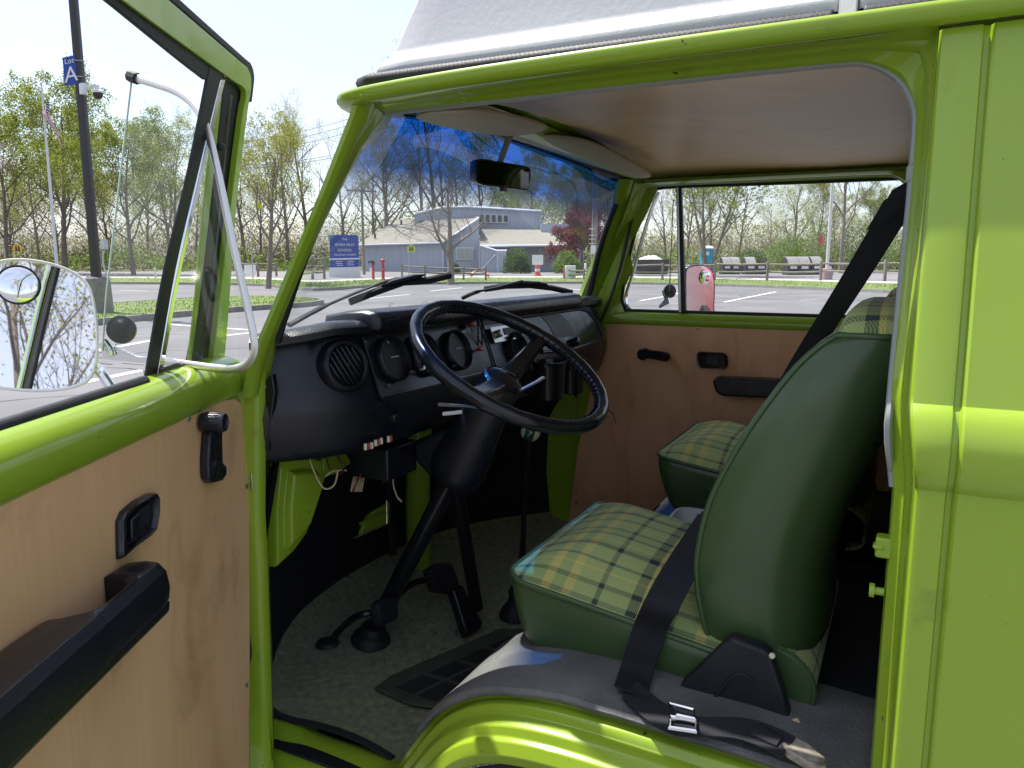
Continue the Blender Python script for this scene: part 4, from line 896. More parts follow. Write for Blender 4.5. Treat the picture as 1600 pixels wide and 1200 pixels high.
    b = MB(); b.tube([v for v in vin[1][:9]], 0.004, 6); b.build('hem_piping', MT['vinyl'], st, ang=180)
    # rolled rear of the cushion under the backrest
    sec = [(-0.235, 0.745), (-0.175, 0.770), (-0.130, 0.765), (-0.098, 0.742), (-0.086, 0.71), (-0.094, 0.675), (-0.13, 0.660)]
    sc2 = cat([Vector((x, z, 0)) for x, z in sec], 4)
    b = MB(); nn = len(sc2)
    b.loft([[f((p.x, y, p.y)) for p in sc2] for y in (0.222, 0.43, 0.655)], closed=False)
    for i, y in enumerate((0.222, 0.43, 0.655)):
        for k in range(nn): b.uv[i*nn+k] = (y+0.02, k*0.011+0.01)
    b.build('cushion_skirt', MT['plaid'], st, ang=180)
    b = MB(); b.prism([f((p.x, 0.216, p.y)) for p in sc2], f((0, 0.010, 0))-f((0, 0, 0))); b.build('skirt_end', MT['vinyl'], st, bevel=0.004)
    b = MB(); b.tube([f((p.x, 0.219, p.y)) for p in sc2], 0.004, 6); b.build('skirt_piping', MT['vinyl'], st)
    if lbl: st['label'] = lbl
    return st
ds_ = seat(False, 'driver_seat', None); ps_ = seat(True, 'passenger_seat', None)
# hinge cover, frame and loose foam at the driver's seat
b = MB(); P = [at(px, py, y=0.165) for px, py in ((1130, 1006), (1143, 998), (1192, 1016), (1204, 1024), (1222, 1080), (1236, 1134), (1226, 1143), (1180, 1122), (1062, 1088), (1061, 1072), (1090, 1045))]
b.prism(P, (0, 0.028, 0)); hc_ = b.build('hinge_cover', MT['rubber'], ds_, bevel=0.005, seg=3)
b = MB(); b.tube(cat([at(px, py, y=0.163) for px, py in ((1100, 1110), (1128, 1076), (1146, 1056), (1165, 1055), (1178, 1068))], 5), 0.0028, 6); b.build('cover_ridge', MT['rubber'], hc_)
b = MB(); b.loft([[at(px+dx, py, y=0.16+k*0.02) for px, py, dx in ((1226, 1128, 0), (1247, 1120, 0), (1257, 1142, 0), (1242, 1158, 0), (1228, 1150, 0))] for k in (0, 1)]); b.build('foam_scrap', MT['foam'], van, bevel=0.004)
b = MB(); b.lathe([(0.003, 0), (0.005, 0.003), (0.003, 0.006)], at(1206, 1024, y=0.162), (0.3, -1, 0.2), 8); b.build('foam_tuft', MT['cream'], ds_)
# ---- belts
b = MB(); pth = cat([at(1112, 808, z=0.862), at(1088, 848, z=0.870), at(1056, 902, z=0.860), at(1032, 948, z=0.832), at(1018, 976, y=0.178), at(1005, 1014, y=0.172), at(994, 1050, y=0.158), at(985, 1082, z=0.7125)], 5)
b.ribbon(pth, (0.056, -0.012, 0.0), 0.0022); lb = b.build('lap_belt', MT['belt'], van, ang=40)
b = MB(); b.ribbon([at(1118, 800, y=0.615), at(1098, 832, y=0.50)], (0.062, -0.03, 0.02), 0.006); b.build('belt_tongue', MT['gloss'], lb, bevel=0.001)
b = MB(); pth = cat([at(1432, 276, y=0.125), at(1402, 325, y=0.16), at(1332, 440, y=0.26), at(1250, 570, y=0.40), at(1184, 690, y=0.50), at(1122, 800, y=0.62)], 6)
b.ribbon(pth, (0.052, -0.030, 0.028), 0.002); sb = b.build('shoulder_belt', MT['belt'], van, ang=40)
b = MB(); pth2 = [pth[3]+Vector((-0.002, -0.003, 0)), pth[7]+Vector((-0.002, -0.003, 0))]; b.ribbon(pth2, (0.053, -0.0305, 0.0285), 0.002); b.build('belt_stitch', MT['belt'], sb)
b = MB(); b.box(at(1430, 272, y=0.12), (0.020, 0.015, 0.024)); b.build('belt_anchor', MT['alu_white'], sb, bevel=0.005)
b = MB(); pth = cat([at(984, 1078, z=0.709), at(1006, 1098, z=0.708), at(1040, 1122, z=0.708), at(1075, 1135, z=0.709), at(1130, 1136, z=0.712), at(1165, 1140, z=0.714), at(1200, 1152, z=0.716), at(1232, 1168, z=0.718)], 5)
b.ribbon(pth, [Vector((0.012, 0.036, 0.012))]*len(pth), 0.003); bs = b.build('belt_end_strap', MT['belt'], van, ang=40)
b = MB(); b.tube([at(px, py, z=0.716) for px, py in ((1180, 1140), (1222, 1160))], 0.016, 10, sq=0.45); b.build('belt_loop', MT['belt'], bs)
for k, q in enumerate((((1047, 1120), (1088, 1128), (1087, 1143), (1046, 1137)), ((1045, 1100), (1084, 1110), (1085, 1124), (1058, 1118)))):
    b = MB(); b.tube([at(px, py, z=0.716+0.004*k) for px, py in q], 0.0032, 6, loop=True); b.build('belt_slide', MT['chrome'], bs)
b = MB(); P = [at(px, py, z=0.708) for px, py in ((1215, 1165), (1232, 1158), (1262, 1172), (1290, 1196), (1292, 1215), (1262, 1206), (1228, 1185))]
b.prism(P, (0, 0, 0.012)); b.build('anchor_plate', mat('chipped_cream_steel', (0.55, 0.5, 0.42), 0.5, c2=(0.10, 0.08, 0.06), vscale=45, metal=0.3), van, bevel=0.004)
# white plastic tub edge between the seats
b = MB(); b.loft([[Vector((-0.43+s*a, 0.85+s*c, z)) for a, c in rrect(0.10, 0.12, 0.03)] for z, s in ((0.58, 0.9), (0.735, 1.0), (0.745, 1.02), (0.745, 0.9), (0.65, 0.85))]); b.build('plastic_tub', MT['white'], van)
# ---- sun visors and inside mirror
def visor(P, th, nm):
    """padded slab: outline given as rows of (left,right) points"""
    rings = []
    n = len(P)
    for i, (a, c, k) in enumerate(P):
        a, c = Vector(a), Vector(c); d = c-a; up = Vector((0, 0, 1)); q = []
        for j in range(12):
            ang = 2*math.pi*j/12; cs, sn = math.cos(ang), math.sin(ang)
            q.append(a+d*(0.5+0.5*math.copysign(abs(cs)**0.7, cs))+up*(math.copysign(abs(sn)**0.8, sn)*th*k-0.016))
        rings.append(q)
    b = MB(); b.loft(rings); return b.build(nm, MT['beige'], van, sub=1, ang=180)
visor([(at(640, 166, y=0.20), at(660, 160, y=0.16), 0.3), (at(668, 176, y=0.28), at(735, 155, y=0.20), 0.8), (at(710, 184, y=0.36), at(770, 160, y=0.28), 1.0), (at(760, 193, y=0.48), at(812, 170, y=0.40), 1.0), (at(800, 197, y=0.60), at(845, 180, y=0.52), 0.9), (at(835, 194, y=0.68), at(862, 187, y=0.64), 0.4)], 0.014, 'sun_visor')
visor([(at(834, 203, y=0.88), at(850, 200, y=0.86), 0.3), (at(862, 214, y=0.98), at(890, 205, y=0.94), 0.8), (at(905, 234, y=1.10), at(925, 211, y=1.04), 1.0), (at(950, 254, y=1.24), at(965, 232, y=1.18), 1.0), (at(990, 266, y=1.36), at(998, 250, y=1.32), 0.9), (at(1012, 270, y=1.44), at(1024, 266, y=1.42), 0.4)], 0.015, 'sun_visor')
mc = at(786.5, 273.5, y=0.70); mn = (CAM-mc).normalized()*0.25+Vector((0.9, 0.05, -0.06)); mn.normalize()
mu = Vector((0, 0, 1)).cross(mn).normalized(); mv = mn.cross(mu)
wv_ = (at(829, 280, pl=(mc, mn))-at(744, 268, pl=(mc, mn))); hv_ = (at(786, 252, pl=(mc, mn))-at(786, 295, pl=(mc, mn)))
b = MB(); b.loft([[mc+wv_*(a*s)+hv_*(c*s)+mn*d for a, c in rrect(1.0, 0.92, 0.14, 4)] for d, s in ((-0.028, 0.75), (-0.020, 0.93), (-0.004, 1.0), (0.004, 1.0), (0.005, 0.96))]); im = b.build('rear_view_mirror', MT['gloss'], van, ang=50)
b = MB(); b.add([mc+wv_*(a*0.90)+hv_*(c*0.88)+mn*0.0056 for a, c in rrect(1.0, 0.92, 0.1, 4)], [tuple(range(20))]); b.build('mirror_glass', MT['mirror_dim'], im)
b = MB(); b.tube(cat([mc+hv_*0.46-mn*0.01, at(786, 240, y=0.72), at(795, 215, y=0.76), at(802, 196, y=0.80)], 4), [0.008]*4+[0.0085]*4+[0.011]*5, 8, sq=0.6); b.build('mirror_arm', MT['beige'], im)
b = MB(); b.box(mc-hv_*0.50, (0.012, 0.02, 0.014)); b.build('dip_lever', MT['gloss'], im, bevel=0.002)
# ---- wipers outside the glass
def wiper(arm, blade, yo, nm):
    b = MB(); b.tube(cat([at(px, py, y=yy) for px, py, yy in arm], 4), [0.010]*5+[0.006]*(len(arm)*4-8), 6, sq=0.6); wa = b.build('wiper_arm', MT['gloss'], van)
    b = MB(); b.tube([at(px, py, y=yy) for px, py, yy in blade], 0.0055, 6, sq=1.6); b.build('wiper_blade', MT['rubber'], wa)
    m_ = blade[len(blade)//2]; p = at(m_[0], m_[1]-3, y=m_[2]); t = (at(*blade[-1][:2], y=blade[-1][2])-at(*blade[0][:2], y=blade[0][2])).normalized()
    b = MB(); b.tube([p-t*0.06, p-t*0.03, p+t*0.03, p+t*0.06], [0.003, 0.013, 0.013, 0.003], 8, sq=0.7); b.build('blade_clip', MT['gloss'], wa)
wiper([(452, 508, 0.32), (500, 482, 0.40), (560, 456, 0.50), (612, 437, 0.58), (632, 436, 0.60)], [(546, 472, 0.48), (590, 455, 0.54), (630, 441, 0.60), (670, 438, 0.66), (704, 430, 0.72)], 0, '')
wiper([(722, 466, 0.98), (745, 456, 1.0), (775, 450, 1.06), (800, 443, 1.1), (815, 439, 1.14)], [(757, 452, 1.06), (790, 447, 1.12), (828, 446, 1.18), (862, 450, 1.24), (894, 457, 1.30)], 0, '')
# ================================================================== THE VAN: doors
DA = R(27.0); DH = Vector((-1.03, 0.0, 0.0)); DD = Vector((math.sin(DA), -math.cos(DA), 0)); DN = Vector((math.cos(DA), math.sin(DA), 0)); ZZ = Vector((0, 0, 1))
def Dp(s, n, z): return DH+DD*s+DN*n+ZZ*z
def dat(px, py, off=0.0): return at(px, py, pl=(DH+DN*off, DN))
LEAN = 0.20; WN = (DN-ZZ*LEAN).normalized(); W0 = Dp(0, -0.030, 1.2)
def wat(px, py, off=0.0): return at(px, py, pl=(W0+WN*off, WN))
# steel shell of the open door
b = MB()
ol = [(0.98, 1.175), (0.6, 1.175), (0.2, 1.175), (0.03, 1.175), (-0.03, 1.165), (-0.062, 1.13), (-0.068, 1.06), (-0.055, 0.95), (-0.020, 0.72), (0.022, 0.456), (0.03, 0.40), (0.98, 0.40)]
oc = Vector((0.45, 0.8))
b.loft([[Dp(oc.x+(s-oc.x)*k, n, oc.y+(z-oc.y)*k) for s, z in ol] for n, k in ((0.0, 1.0), (-0.006, 1.008), (-0.018, 1.010), (-0.03, 1.006), (-0.05, 1.006), (-0.062, 0.99), (-0.075, 0.9))])
door = b.build('cab_door', MT['paint'], van, bevel=0.003)
# rolled belt ledge
b = MB(); prof = [(-0.002, 1.120), (0.006, 1.126), (0.010, 1.134), (0.011, 1.150), (0.008, 1.166), (0.0, 1.180), (-0.012, 1.189), (-0.030, 1.193), (-0.05, 1.190), (-0.06, 1.17)]
ss = [-0.105, -0.08, -0.05, -0.02, 0.02, 0.1, 0.3, 0.6, 0.98]
rows = []
for s in ss:
    f = min(1, max(0, (0.0-s)/0.10)); f = f*f
    rows.append([Dp(s, n*(1-f)-0.012*f, z-0.030*f*(z > 1.14)) for n, z in prof])
b.loft(rows, closed=False); b.build('belt_ledge', MT['paint'], door, ang=60)
# plywood panel
pan = [(0.96, 1.130), (0.6, 1.130), (0.2, 1.128), (0.06, 1.126), (0.012, 1.120), (-0.022, 1.104), (-0.042, 1.075), (-0.046, 1.04), (-0.030, 0.93), (0.0, 0.72), (0.043, 0.46), (0.05, 0.41), (0.96, 0.41)]
b = MB(); b.prism([Dp(s, 0.001, z) for s, z in pan], DN*0.0045); wp = b.build('plywood_panel', MT['wood'], door, bevel=0.001)
for px, py in ((294.5, 654), (385, 760), (384.5, 1071)):
    b = MB(); b.lathe([(0.0045, 0), (0.0045, 0.001), (0.003, 0.0025), (0.001, 0.003)], dat(px, py, 0.0056), DN, 12); b.build('panel_screw', MT['steel'], door)
# window crank
b = MB(); P = [(317, 652), (320, 648), (331, 648), (334, 654), (333, 690), (334, 722), (340, 728), (340, 742), (334, 751), (318, 755), (312, 748), (311, 722), (313, 690)]
b.prism([dat(px, py, 0.006) for px, py in P], DN*0.016); cr_ = b.build('window_crank', MT['black'], door, bevel=0.004, seg=3)
kc = dat(336, 660, 0.030); b = MB(); b.lathe([(0.0145, -0.020), (0.0155, -0.016), (0.0155, 0.012), (0.0135, 0.016), (0.010, 0.016), (0.009, 0.014), (0.001, 0.0135)], kc, DN, 28); b.build('crank_knob', MT['black'], cr_)
for k in range(20):
    a = 2*math.pi*k/20; v = (DD*math.cos(a)+ZZ*math.sin(a)); b = MB(); b.tube([kc+v*0.0155-DN*0.013, kc+v*0.0155+DN*0.010], 0.0009, 4); b.build('knob_flute', MT['gloss'], cr_)
b = MB(); b.lathe([(0.015, 0.0), (0.015, 0.003), (0.012, 0.005), (0.001, 0.005)], dat(334, 734, 0.020), DN, 20); b.build('crank_cap', MT['black'], cr_)
# recessed inside latch
P = [(180, 815), (186, 800), (205, 783), (228, 771), (237, 770), (241, 777), (241, 800), (236, 828), (226, 838), (200, 857), (181, 874)]
b = MB(); Q = [dat(px, py, 0.006) for px, py in P]; qc = sum(Q, Vector())/len(Q)
b.loft([[qc+(q-qc)*s+DN*d for q in Q] for s, d in ((1.0, 0.0), (1.0, 0.004), (0.95, 0.009), (0.86, 0.010), (0.80, 0.006), (0.78, 0.002))]); lt_ = b.build('inside_latch', MT['gloss'], door, ang=40)
b = MB(); b.prism([dat(px, py, 0.010) for px, py in ((198, 812), (211, 800), (212, 836), (198, 846))], DN*0.007); b.build('latch_paddle', MT['black'], lt_, bevel=0.002)
b = MB(); b.prism([dat(px, py, 0.009) for px, py in ((214, 797), (233, 785), (233, 815), (213, 830))], DN*0.002); b.build('latch_recess', MT['firewall'], lt_)
# armrest / grab handle: bracket post, bar and broad pad
b = MB()
sec = []
def ring(s, n0, n1, zt, zb, r=0.010):
    return [Dp(s, n0, zt-r*0.5), Dp(s, n0, zb+r), Dp(s, n0+r, zb), Dp(s, n1-r*1.6, zb), Dp(s, n1-0.002, zb+r*1.4), Dp(s, n1, (zt+zb)/2), Dp(s, n1-0.003, zt-r), Dp(s, n1-r*1.2, zt), Dp(s, (n0+n1)/2, zt+0.002), Dp(s, n0+r, zt)]
stn = [(0.388, 0.006, 0.026, 0.968, 0.945), (0.392, 0.006, 0.034, 0.976, 0.936), (0.412, 0.006, 0.058, 0.986, 0.930), (0.424, 0.006, 0.065, 0.990, 0.930), (0.440, 0.006, 0.066, 0.991, 0.930), (0.462, 0.006, 0.066, 0.992, 0.930), (0.466, 0.030, 0.0665, 0.992, 0.930), (0.480, 0.043, 0.067, 0.992, 0.930), (0.51, 0.046, 0.068, 0.993, 0.930), (0.545, 0.045, 0.069, 0.993, 0.930), (0.566, 0.036, 0.070, 0.994, 0.930), (0.580, 0.016, 0.071, 0.994, 0.930), (0.586, 0.006, 0.072, 0.995, 0.930), (0.63, 0.006, 0.074, 0.997, 0.930), (0.72, 0.006, 0.076, 0.998, 0.930), (0.84, 0.006, 0.074, 0.996, 0.930), (0.90, 0.006, 0.066, 0.99, 0.935), (0.91, 0.006, 0.055, 0.98, 0.945)]
b.loft([ring(*q) for q in stn]); arm = b.build('armrest', MT['black'], door, bevel=0.003, ang=40)
b = MB(); b.loft([[Dp(s, n, z) for n, z in ((0.006, 0.934), (0.006, 0.912), (0.046, 0.912), (0.054, 0.920), (0.056, 0.934))] for s in (0.405, 0.43, 0.6, 0.8, 0.89)]); b.build('armrest_base', MT['black'], arm, bevel=0.003)
# belt weatherstrip
b = MB(); b.loft([[Dp(s, n, z) for n, z in ((-0.014, 1.180), (-0.014, 1.193), (-0.018, 1.198), (-0.026, 1.198), (-0.030, 1.192), (-0.032, 1.180))] for s in (0.27, 0.5, 0.98)]); b.build('weatherstrip', MT['rubber'], door, bevel=0.002)
b = MB(); b.loft([[Dp(s, n, z) for n, z in ((-0.038, 1.176), (-0.038, 1.186), (-0.043, 1.190), (-0.052, 1.184), (-0.054, 1.170))] for s in (-0.06, 0.3, 0.98)]); b.build('weatherstrip', MT['rubber'], door, bevel=0.002)
# window frame (leans inward with the body side)
def band(pa, pb, th, nm, m, off=0.0, bev=0.003, par=None):
    """band between two picture-traced edges lying in the leaning window plane"""
    A = cat([wat(px, py, off) for px, py in pa], 4); B = cat([wat(px, py, off) for px, py in pb], 4)
    b = MB(); b.loft([[a, c, c-WN*th, a-WN*th] for a, c in zip(A, B)]); return b.build(nm, m, par or door, bevel=bev, ang=50)
fr_ = band([(350, 574), (358, 480), (369, 328), (385, 190), (393, 132), (388, 108), (373, 94), (261, -2), (150, -97), (-60, -280)], [(332, 574), (343, 480), (360, 330), (378, 190), (385, 150), (379, 135), (362, 124), (189, -2), (88, -85), (-120, -250)], 0.010, 'window_frame', MT['paint'], bev=0.004)
band([(394, 160), (397, 135), (398, 118), (393, 100), (380, 88), (285, 2), (165, -110), (-50, -300)], [(389, 160), (391, 135), (390, 122), (386, 105), (372, 92), (261, -4), (150, -98), (-65, -280)], 0.008, 'outer_seal', MT['rubber'], -0.006, 0.002)
band([(364, 128), (312, 86), (250, 37), (199, -6), (98, -91), (-110, -256)], [(320, 125), (285, 98), (222, 47), (164, 0), (66, -75), (-140, -240)], 0.006, 'glass_channel', MT['rubber'], -0.005, 0.002)
band([(388, 120), (379, 195), (362, 330), (346, 460), (332, 574)], [(353, 104), (341, 200), (328, 328), (313, 460), (293, 574)], 0.006, 'vent_channel', MT['rubber'], -0.012, 0.002)
band([(364, 150), (358, 200), (345, 330), (331, 460), (315, 574)], [(361, 148), (355, 200), (342, 330), (328, 460), (312, 574)], 0.004, 'channel_bead', MT['gloss'], -0.001, 0.001)
band([(347, 150), (341, 205), (328, 330), (313, 460), (298, 574)], [(341, 150), (333, 205), (318, 332), (307, 460), (294, 574)], 0.004, 'vent_frame_edge', MT['paint'], -0.006, 0.001)
b = MB(); b.box(wat(345, 230, 0.002), (0.010, 0.010, 0.012)); b.build('vent_catch', MT['rubber'], door, bevel=0.003)
# divider bar with a bright inner edge
band([(350, 104), (310, 270), (275, 420), (248, 575), (244, 597)], [(328, 104), (295, 270), (259, 420), (231, 575), (227, 597)], 0.004, 'divider_bar', MT['rubber'], -0.004, 0.0015)
band([(354, 118), (316, 280), (282, 430), (256, 575), (252, 597)], [(347, 118), (310, 280), (276, 430), (249, 575), (245, 597)], 0.004, 'divider_trim', MT['chrome'], -0.005, 0.001)
b = MB(); b.loft([[wat(px, py, 0.002+d) for px, py in ((247, 577), (278, 566), (300, 572), (302, 582), (250, 598))] for d in (0, -0.03)]); b.build('divider_foot', MT['rubber'], door, bevel=0.003)
# rear half of the window frame: rail end, rounded corner and rear post
def Wl(s, z, o=0.0): return Dp(s, -0.03+LEAN*(z-1.2)+o, z)
O_ = cat([Vector((q[0], q[1], 0)) for q in ((0.64, 1.683), (0.76, 1.682), (0.84, 1.672), (0.885, 1.645), (0.91, 1.60), (0.94, 1.45), (0.975, 1.18))], 4); I_ = cat([Vector((q[0], q[1], 0)) for q in ((0.66, 1.652), (0.76, 1.651), (0.81, 1.642), (0.845, 1.618), (0.865, 1.58), (0.892, 1.44), (0.925, 1.18))], 4); J_ = cat([Vector((q[0], q[1], 0)) for q in ((0.67, 1.640), (0.75, 1.639), (0.795, 1.631), (0.828, 1.608), (0.845, 1.57), (0.870, 1.43), (0.900, 1.18))], 4)
for A_, B_, o_, th_, nm_, mm_ in ((O_, I_, 0.0, 0.02, 'rear_frame', 'paint'), (I_, J_, -0.004, 0.012, 'rear_channel', 'rubber')):
    b = MB(); b.loft([[Wl(a.x, a.y, o_), Wl(c.x, c.y, o_), Wl(c.x, c.y, o_-th_), Wl(a.x, a.y, o_-th_)] for a, c in zip(A_, B_)]); b.build(nm_, MT[mm_], door, bevel=0.004, ang=50)
b = MB(); b.tube([Wl(a.x, a.y, -0.022) for a in I_], 0.004, 6); b.build('frame_bright_trim', MT['chrome'], door)
# vent window swung open across the door
VD = 1.085
def vat(px, py, o=0.0): return at(px, py, dist=1.17+(330-px)*0.0007+o)
pth = cat([vat(px, py) for px, py in ((206, 120), (240, 130), (272, 141), (295, 156), (312, 178), (326, 210), (345, 290), (366, 390), (385, 472), (397, 530), (396, 553), (384, 570), (362, 577), (325, 574), (272, 566), (245, 562))], 5)
b = MB(); b.tube(pth, 0.0065, 8, sq=0.7, upv=HEAD); vf = b.build('vent_window', MT['alu'], door, ang=60)
ptg = [vat(px, py, 0.003) for px, py in ((207, 120), (240, 130), (272, 141), (295, 156), (312, 178), (326, 210), (345, 290), (366, 390), (385, 472), (397, 530), (394, 553), (384, 570), (362, 577), (325, 574), (272, 566), (160, 548), (166, 460), (186, 290))]
b = MB(); b.add(ptg, [tuple(range(len(ptg)))]); b.build('vent_glass', MT['glass'], vf)
b = MB(); b.tube([vat(206, 122, 0.002), vat(186, 290, 0.002), vat(166, 460, 0.002), vat(160, 548, 0.002)], 0.0016, 5); b.build('glass_edge', mat('pale_glass_edge', (0.55, 0.66, 0.62), 0.2), vf)
b = MB(); b.tube([vat(203, 119), vat(215, 123)], 0.009, 8); b.build('frame_end', MT['rubber'], vf)
b = MB(); b.tube(cat([vat(258, 498, -0.01), vat(264, 512, -0.02), vat(256, 522, -0.01), vat(252, 540, -0.005)], 4), 0.004, 6); b.build('vent_handle', MT['alu'], vf)
# wing mirror: rounded head, convex spot glass, chrome arm
MD = 1.12; mcen = at(62, 508, dist=MD); mnn = ((CAM-mcen).normalized()+Vector((0.10, 0.10, 0.42))).normalized()
NB = Vector((0.772, -0.612, 0.172)).normalized()
mout = [(-48, 440), (-30, 416), (10, 405), (50, 405), (92, 414), (125, 430), (143, 452), (151, 490), (154, 530), (152, 568), (140, 595), (112, 608), (70, 613), (20, 611), (-25, 602), (-52, 575), (-60, 510)]
mo = [at(px, py, pl=(mcen, NB)) for px, py in mout]; mo = cat(mo, 3, True); mcc = sum(mo, Vector())/len(mo)

b = MB(); b.loft([[mcc+(p-mcc)*s-NB*d for p in mo] for s, d in ((0.95, -0.004), (0.965, -0.007), (0.985, -0.007), (1.0, -0.002), (0.995, 0.010), (0.94, 0.022), (0.7, 0.034), (0.3, 0.038))]); wm = b.build('wing_mirror', MT['white_frp_rim'] if 'white_frp_rim' in MT else MT['alu'], door, ang=70)
b = MB(); b.add([mcc+(p-mcc)*0.955+NB*(0.0042) for p in mo], [tuple(range(len(mo)))]); b.build('mirror_glass', MT['mirror'], wm)
sc3 = at(28, 445, pl=(mcc+NB*0.006, NB)); 
b = MB(); prof = [(0.0001+0.027*math.sin(R(a)), 0.0062*math.cos(R(a))-0.001) for a in range(0, 91, 10)]; b.lathe(prof, sc3, NB, 28); b.build('spot_mirror', MT['mirror'], wm)
b = MB(); b.lathe([(0.0272, -0.002), (0.0285, 0.0005), (0.0275, 0.0018), (0.0262, 0.001)], sc3, NB, 30, cap=False); b.build('spot_mirror_rim', MT['gloss'], wm)
b = MB(); b.tube(cat([at(128, 560, dist=MD+0.04), at(150, 574, dist=MD+0.03), at(166, 594, dist=MD+0.03), at(180, 616, dist=MD+0.03)], 4), 0.008, 10); b.build('mirror_arm', MT['chrome'], wm)
# small round mirror seen from behind on its chrome bracket
dc = at(189, 515, dist=1.30); b = MB(); b.lathe([(0.001, 0.004), (0.018, 0.0035), (0.0235, 0.001), (0.0245, -0.003), (0.022, -0.012), (0.010, -0.020), (0.004, -0.022)], dc, -HEAD+Vector((0.2, 0, 0.1)), 28); rm = b.build('round_mirror', MT['gloss'], door)
b = MB(); b.tube([at(160, 533, dist=1.30), at(170, 548, dist=1.30), at(176, 556, dist=1.30)], [0.008, 0.010, 0.006], 10); b.build('mirror_neck', MT['chrome'], rm)
b = MB(); b.prism([at(px, py, dist=1.305) for px, py in ((158, 552), (175, 540), (190, 545), (214, 556), (252, 562), (252, 570), (160, 561))], HEAD*0.006); b.build('mirror_bracket', MT['chrome'], rm, bevel=0.001)
# ------------------------------------------------------------------ passenger door (closed)
PY = 1.578
def pat(px, py, y=PY): return at(px, py, y=y)
b = MB(); b.bb(-1.04, 0.03, 1.582, 1.645, 0.42, 1.17); pd = b.build('cab_door', MT['paint'], van, bevel=0.004)
P = [(946, 516), (955, 507), (970, 504), (1217, 513), (1440, 521), (1440, 840), (886, 830), (890, 795), (903, 700), (928, 590)]
b = MB(); b.prism([pat(px, py, 1.5755) for px, py in P], (0, 0.005, 0)); b.build('plywood_panel', MT['wood_dark'], pd, bevel=0.001)
for px, py in ((947, 514), (1091, 513), (900, 785)):
    b = MB(); b.lathe([(0.006, 0), (0.005, 0.002), (0.002, 0.003)], pat(px, py, 1.5752), (0, -1, 0), 10); b.build('panel_screw', MT['steel'], pd)
b = MB(); rows = []
for x in (-1.06, -1.0, -0.95, -0.9, -0.5, 0.05):
    f = max(0, (-0.9-x)/0.16)
    rows.append([Vector((x, y-0.01*f, z+(0.0 if z < 1.15 else 0.03*f*f))) for y, z in ((1.580, 1.140), (1.572, 1.147), (1.569, 1.158), (1.571, 1.170), (1.580, 1.182), (1.594, 1.190), (1.62, 1.192))])
b.loft(rows, closed=False); b.build('belt_ledge', MT['paint'], pd, ang=60)
outer = [(915, 560), (930, 520), (948, 480), (968, 420), (986, 345), (997, 306), (1008, 289), (1026, 282), (1080, 278), (1200, 271), (1430, 257)]
inner = [(985, 500), (975, 480), (971, 462), (980, 410), (996, 345), (1006, 312), (1016, 299), (1032, 293), (1080, 290), (1200, 286), (1430, 277)]
A = cat([pat(px, py, 1.552) for px, py in outer], 4); B = cat([pat(px, py, 1.588) for px, py in inner], 4)
b = MB(); b.loft([[a, a.lerp(c, 0.25)+Vector((0, 0.012, 0)), a.lerp(c, 0.6)+Vector((0, 0.004, 0)), a.lerp(c, 0.9), c, c+Vector((0, 0.03, 0))] for a, c in zip(A, B)], closed=False); pf = b.build('window_frame', MT['paint'], pd, ang=50)
b = MB(); b.tube([p+Vector((0, 0.004, 0)) for p in B], 0.007, 8); b.build('glass_channel', MT['rubber'], pd)
b = MB(); b.tube([p+Vector((0, 0.006, 0.002)) for p in A], 0.0055, 8); b.build('door_seal', MT['rubber'], pd)
b = MB(); b.bb(-0.98, 0.0, 1.588, 1.605, 1.186, 1.196); b.build('weatherstrip', MT['rubber'], pd, bevel=0.002)
b = MB(); b.prism([pat(px, py, 1.583) for px, py in ((1056, 293), (1064, 293), (1071, 488), (1060, 488))], (0, 0.02, 0)); b.build('divider_bar', MT['rubber'], pd, bevel=0.002)
b = MB(); b.prism([pat(px, py, 1.581) for px, py in ((1057, 293), (1060, 293), (1064, 488), (1061, 488))], (0, 0.003, 0)); b.build('divider_trim', MT['alu'], pd)
b = MB(); P = [pat(px, py, 1.602) for px, py in ((1066, 289), (1440, 276), (1440, 498), (1070, 490))]; b.add(P, [(0, 1, 2, 3)]); b.build('door_glass', MT['glass'], pd)
vp = [(1030, 300), (1024, 312), (1012, 345), (1000, 385), (988, 430), (979, 458), (979, 472), (985, 483), (1000, 488), (1015, 486)]
b = MB(); b.tube(cat([pat(px, py, 1.596) for px, py in vp], 4), 0.0062, 8); pv = b.build('vent_window', MT['chrome'], pd)
P = [pat(px, py, 1.600) for px, py in vp+[(1048, 486), (1052, 330), (1055, 300)]]; b = MB(); b.add(P, [tuple(range(len(P)))]); b.build('vent_glass', MT['glass'], pv)
b = MB(); b.tube([pat(1052, 312, 1.600), pat(1046, 455, 1.600)], 0.0018, 5); b.build('glass_edge', MT['alu_white'], pv)
# crank, latch and armrest on the passenger door
b = MB(); P = [(997, 551), (1001, 545), (1009, 543), (1015, 546), (1038, 549), (1047, 553), (1048, 560), (1043, 565), (1036, 563), (1014, 559), (1006, 563), (998, 559)]
b.prism([pat(px, py, 1.574) for px, py in P], (0, -0.018, 0)); c2_ = b.build('window_crank', MT['gloss'], pd, bevel=0.004)
b = MB(); b.lathe([(0.014, 0), (0.015, 0.016), (0.012, 0.020), (0.003, 0.020)], pat(1042, 557, 1.555), (0, -1, 0), 18); b.build('crank_knob', MT['gloss'], c2_)
b = MB(); P = [pat(px, py, 1.574) for px, py in ((1089, 553), (1093, 549), (1131, 551), (1137, 556), (1138, 571), (1133, 577), (1094, 575), (1089, 571))]; pc = sum(P, Vector())/len(P)
b.loft([[pc+(p-pc)*s+Vector((0, -d, 0)) for p in P] for s, d in ((1, 0), (1, 0.006), (0.93, 0.011), (0.85, 0.010), (0.80, 0.003))]); l2_ = b.build('inside_latch', MT['gloss'], pd, ang=40)
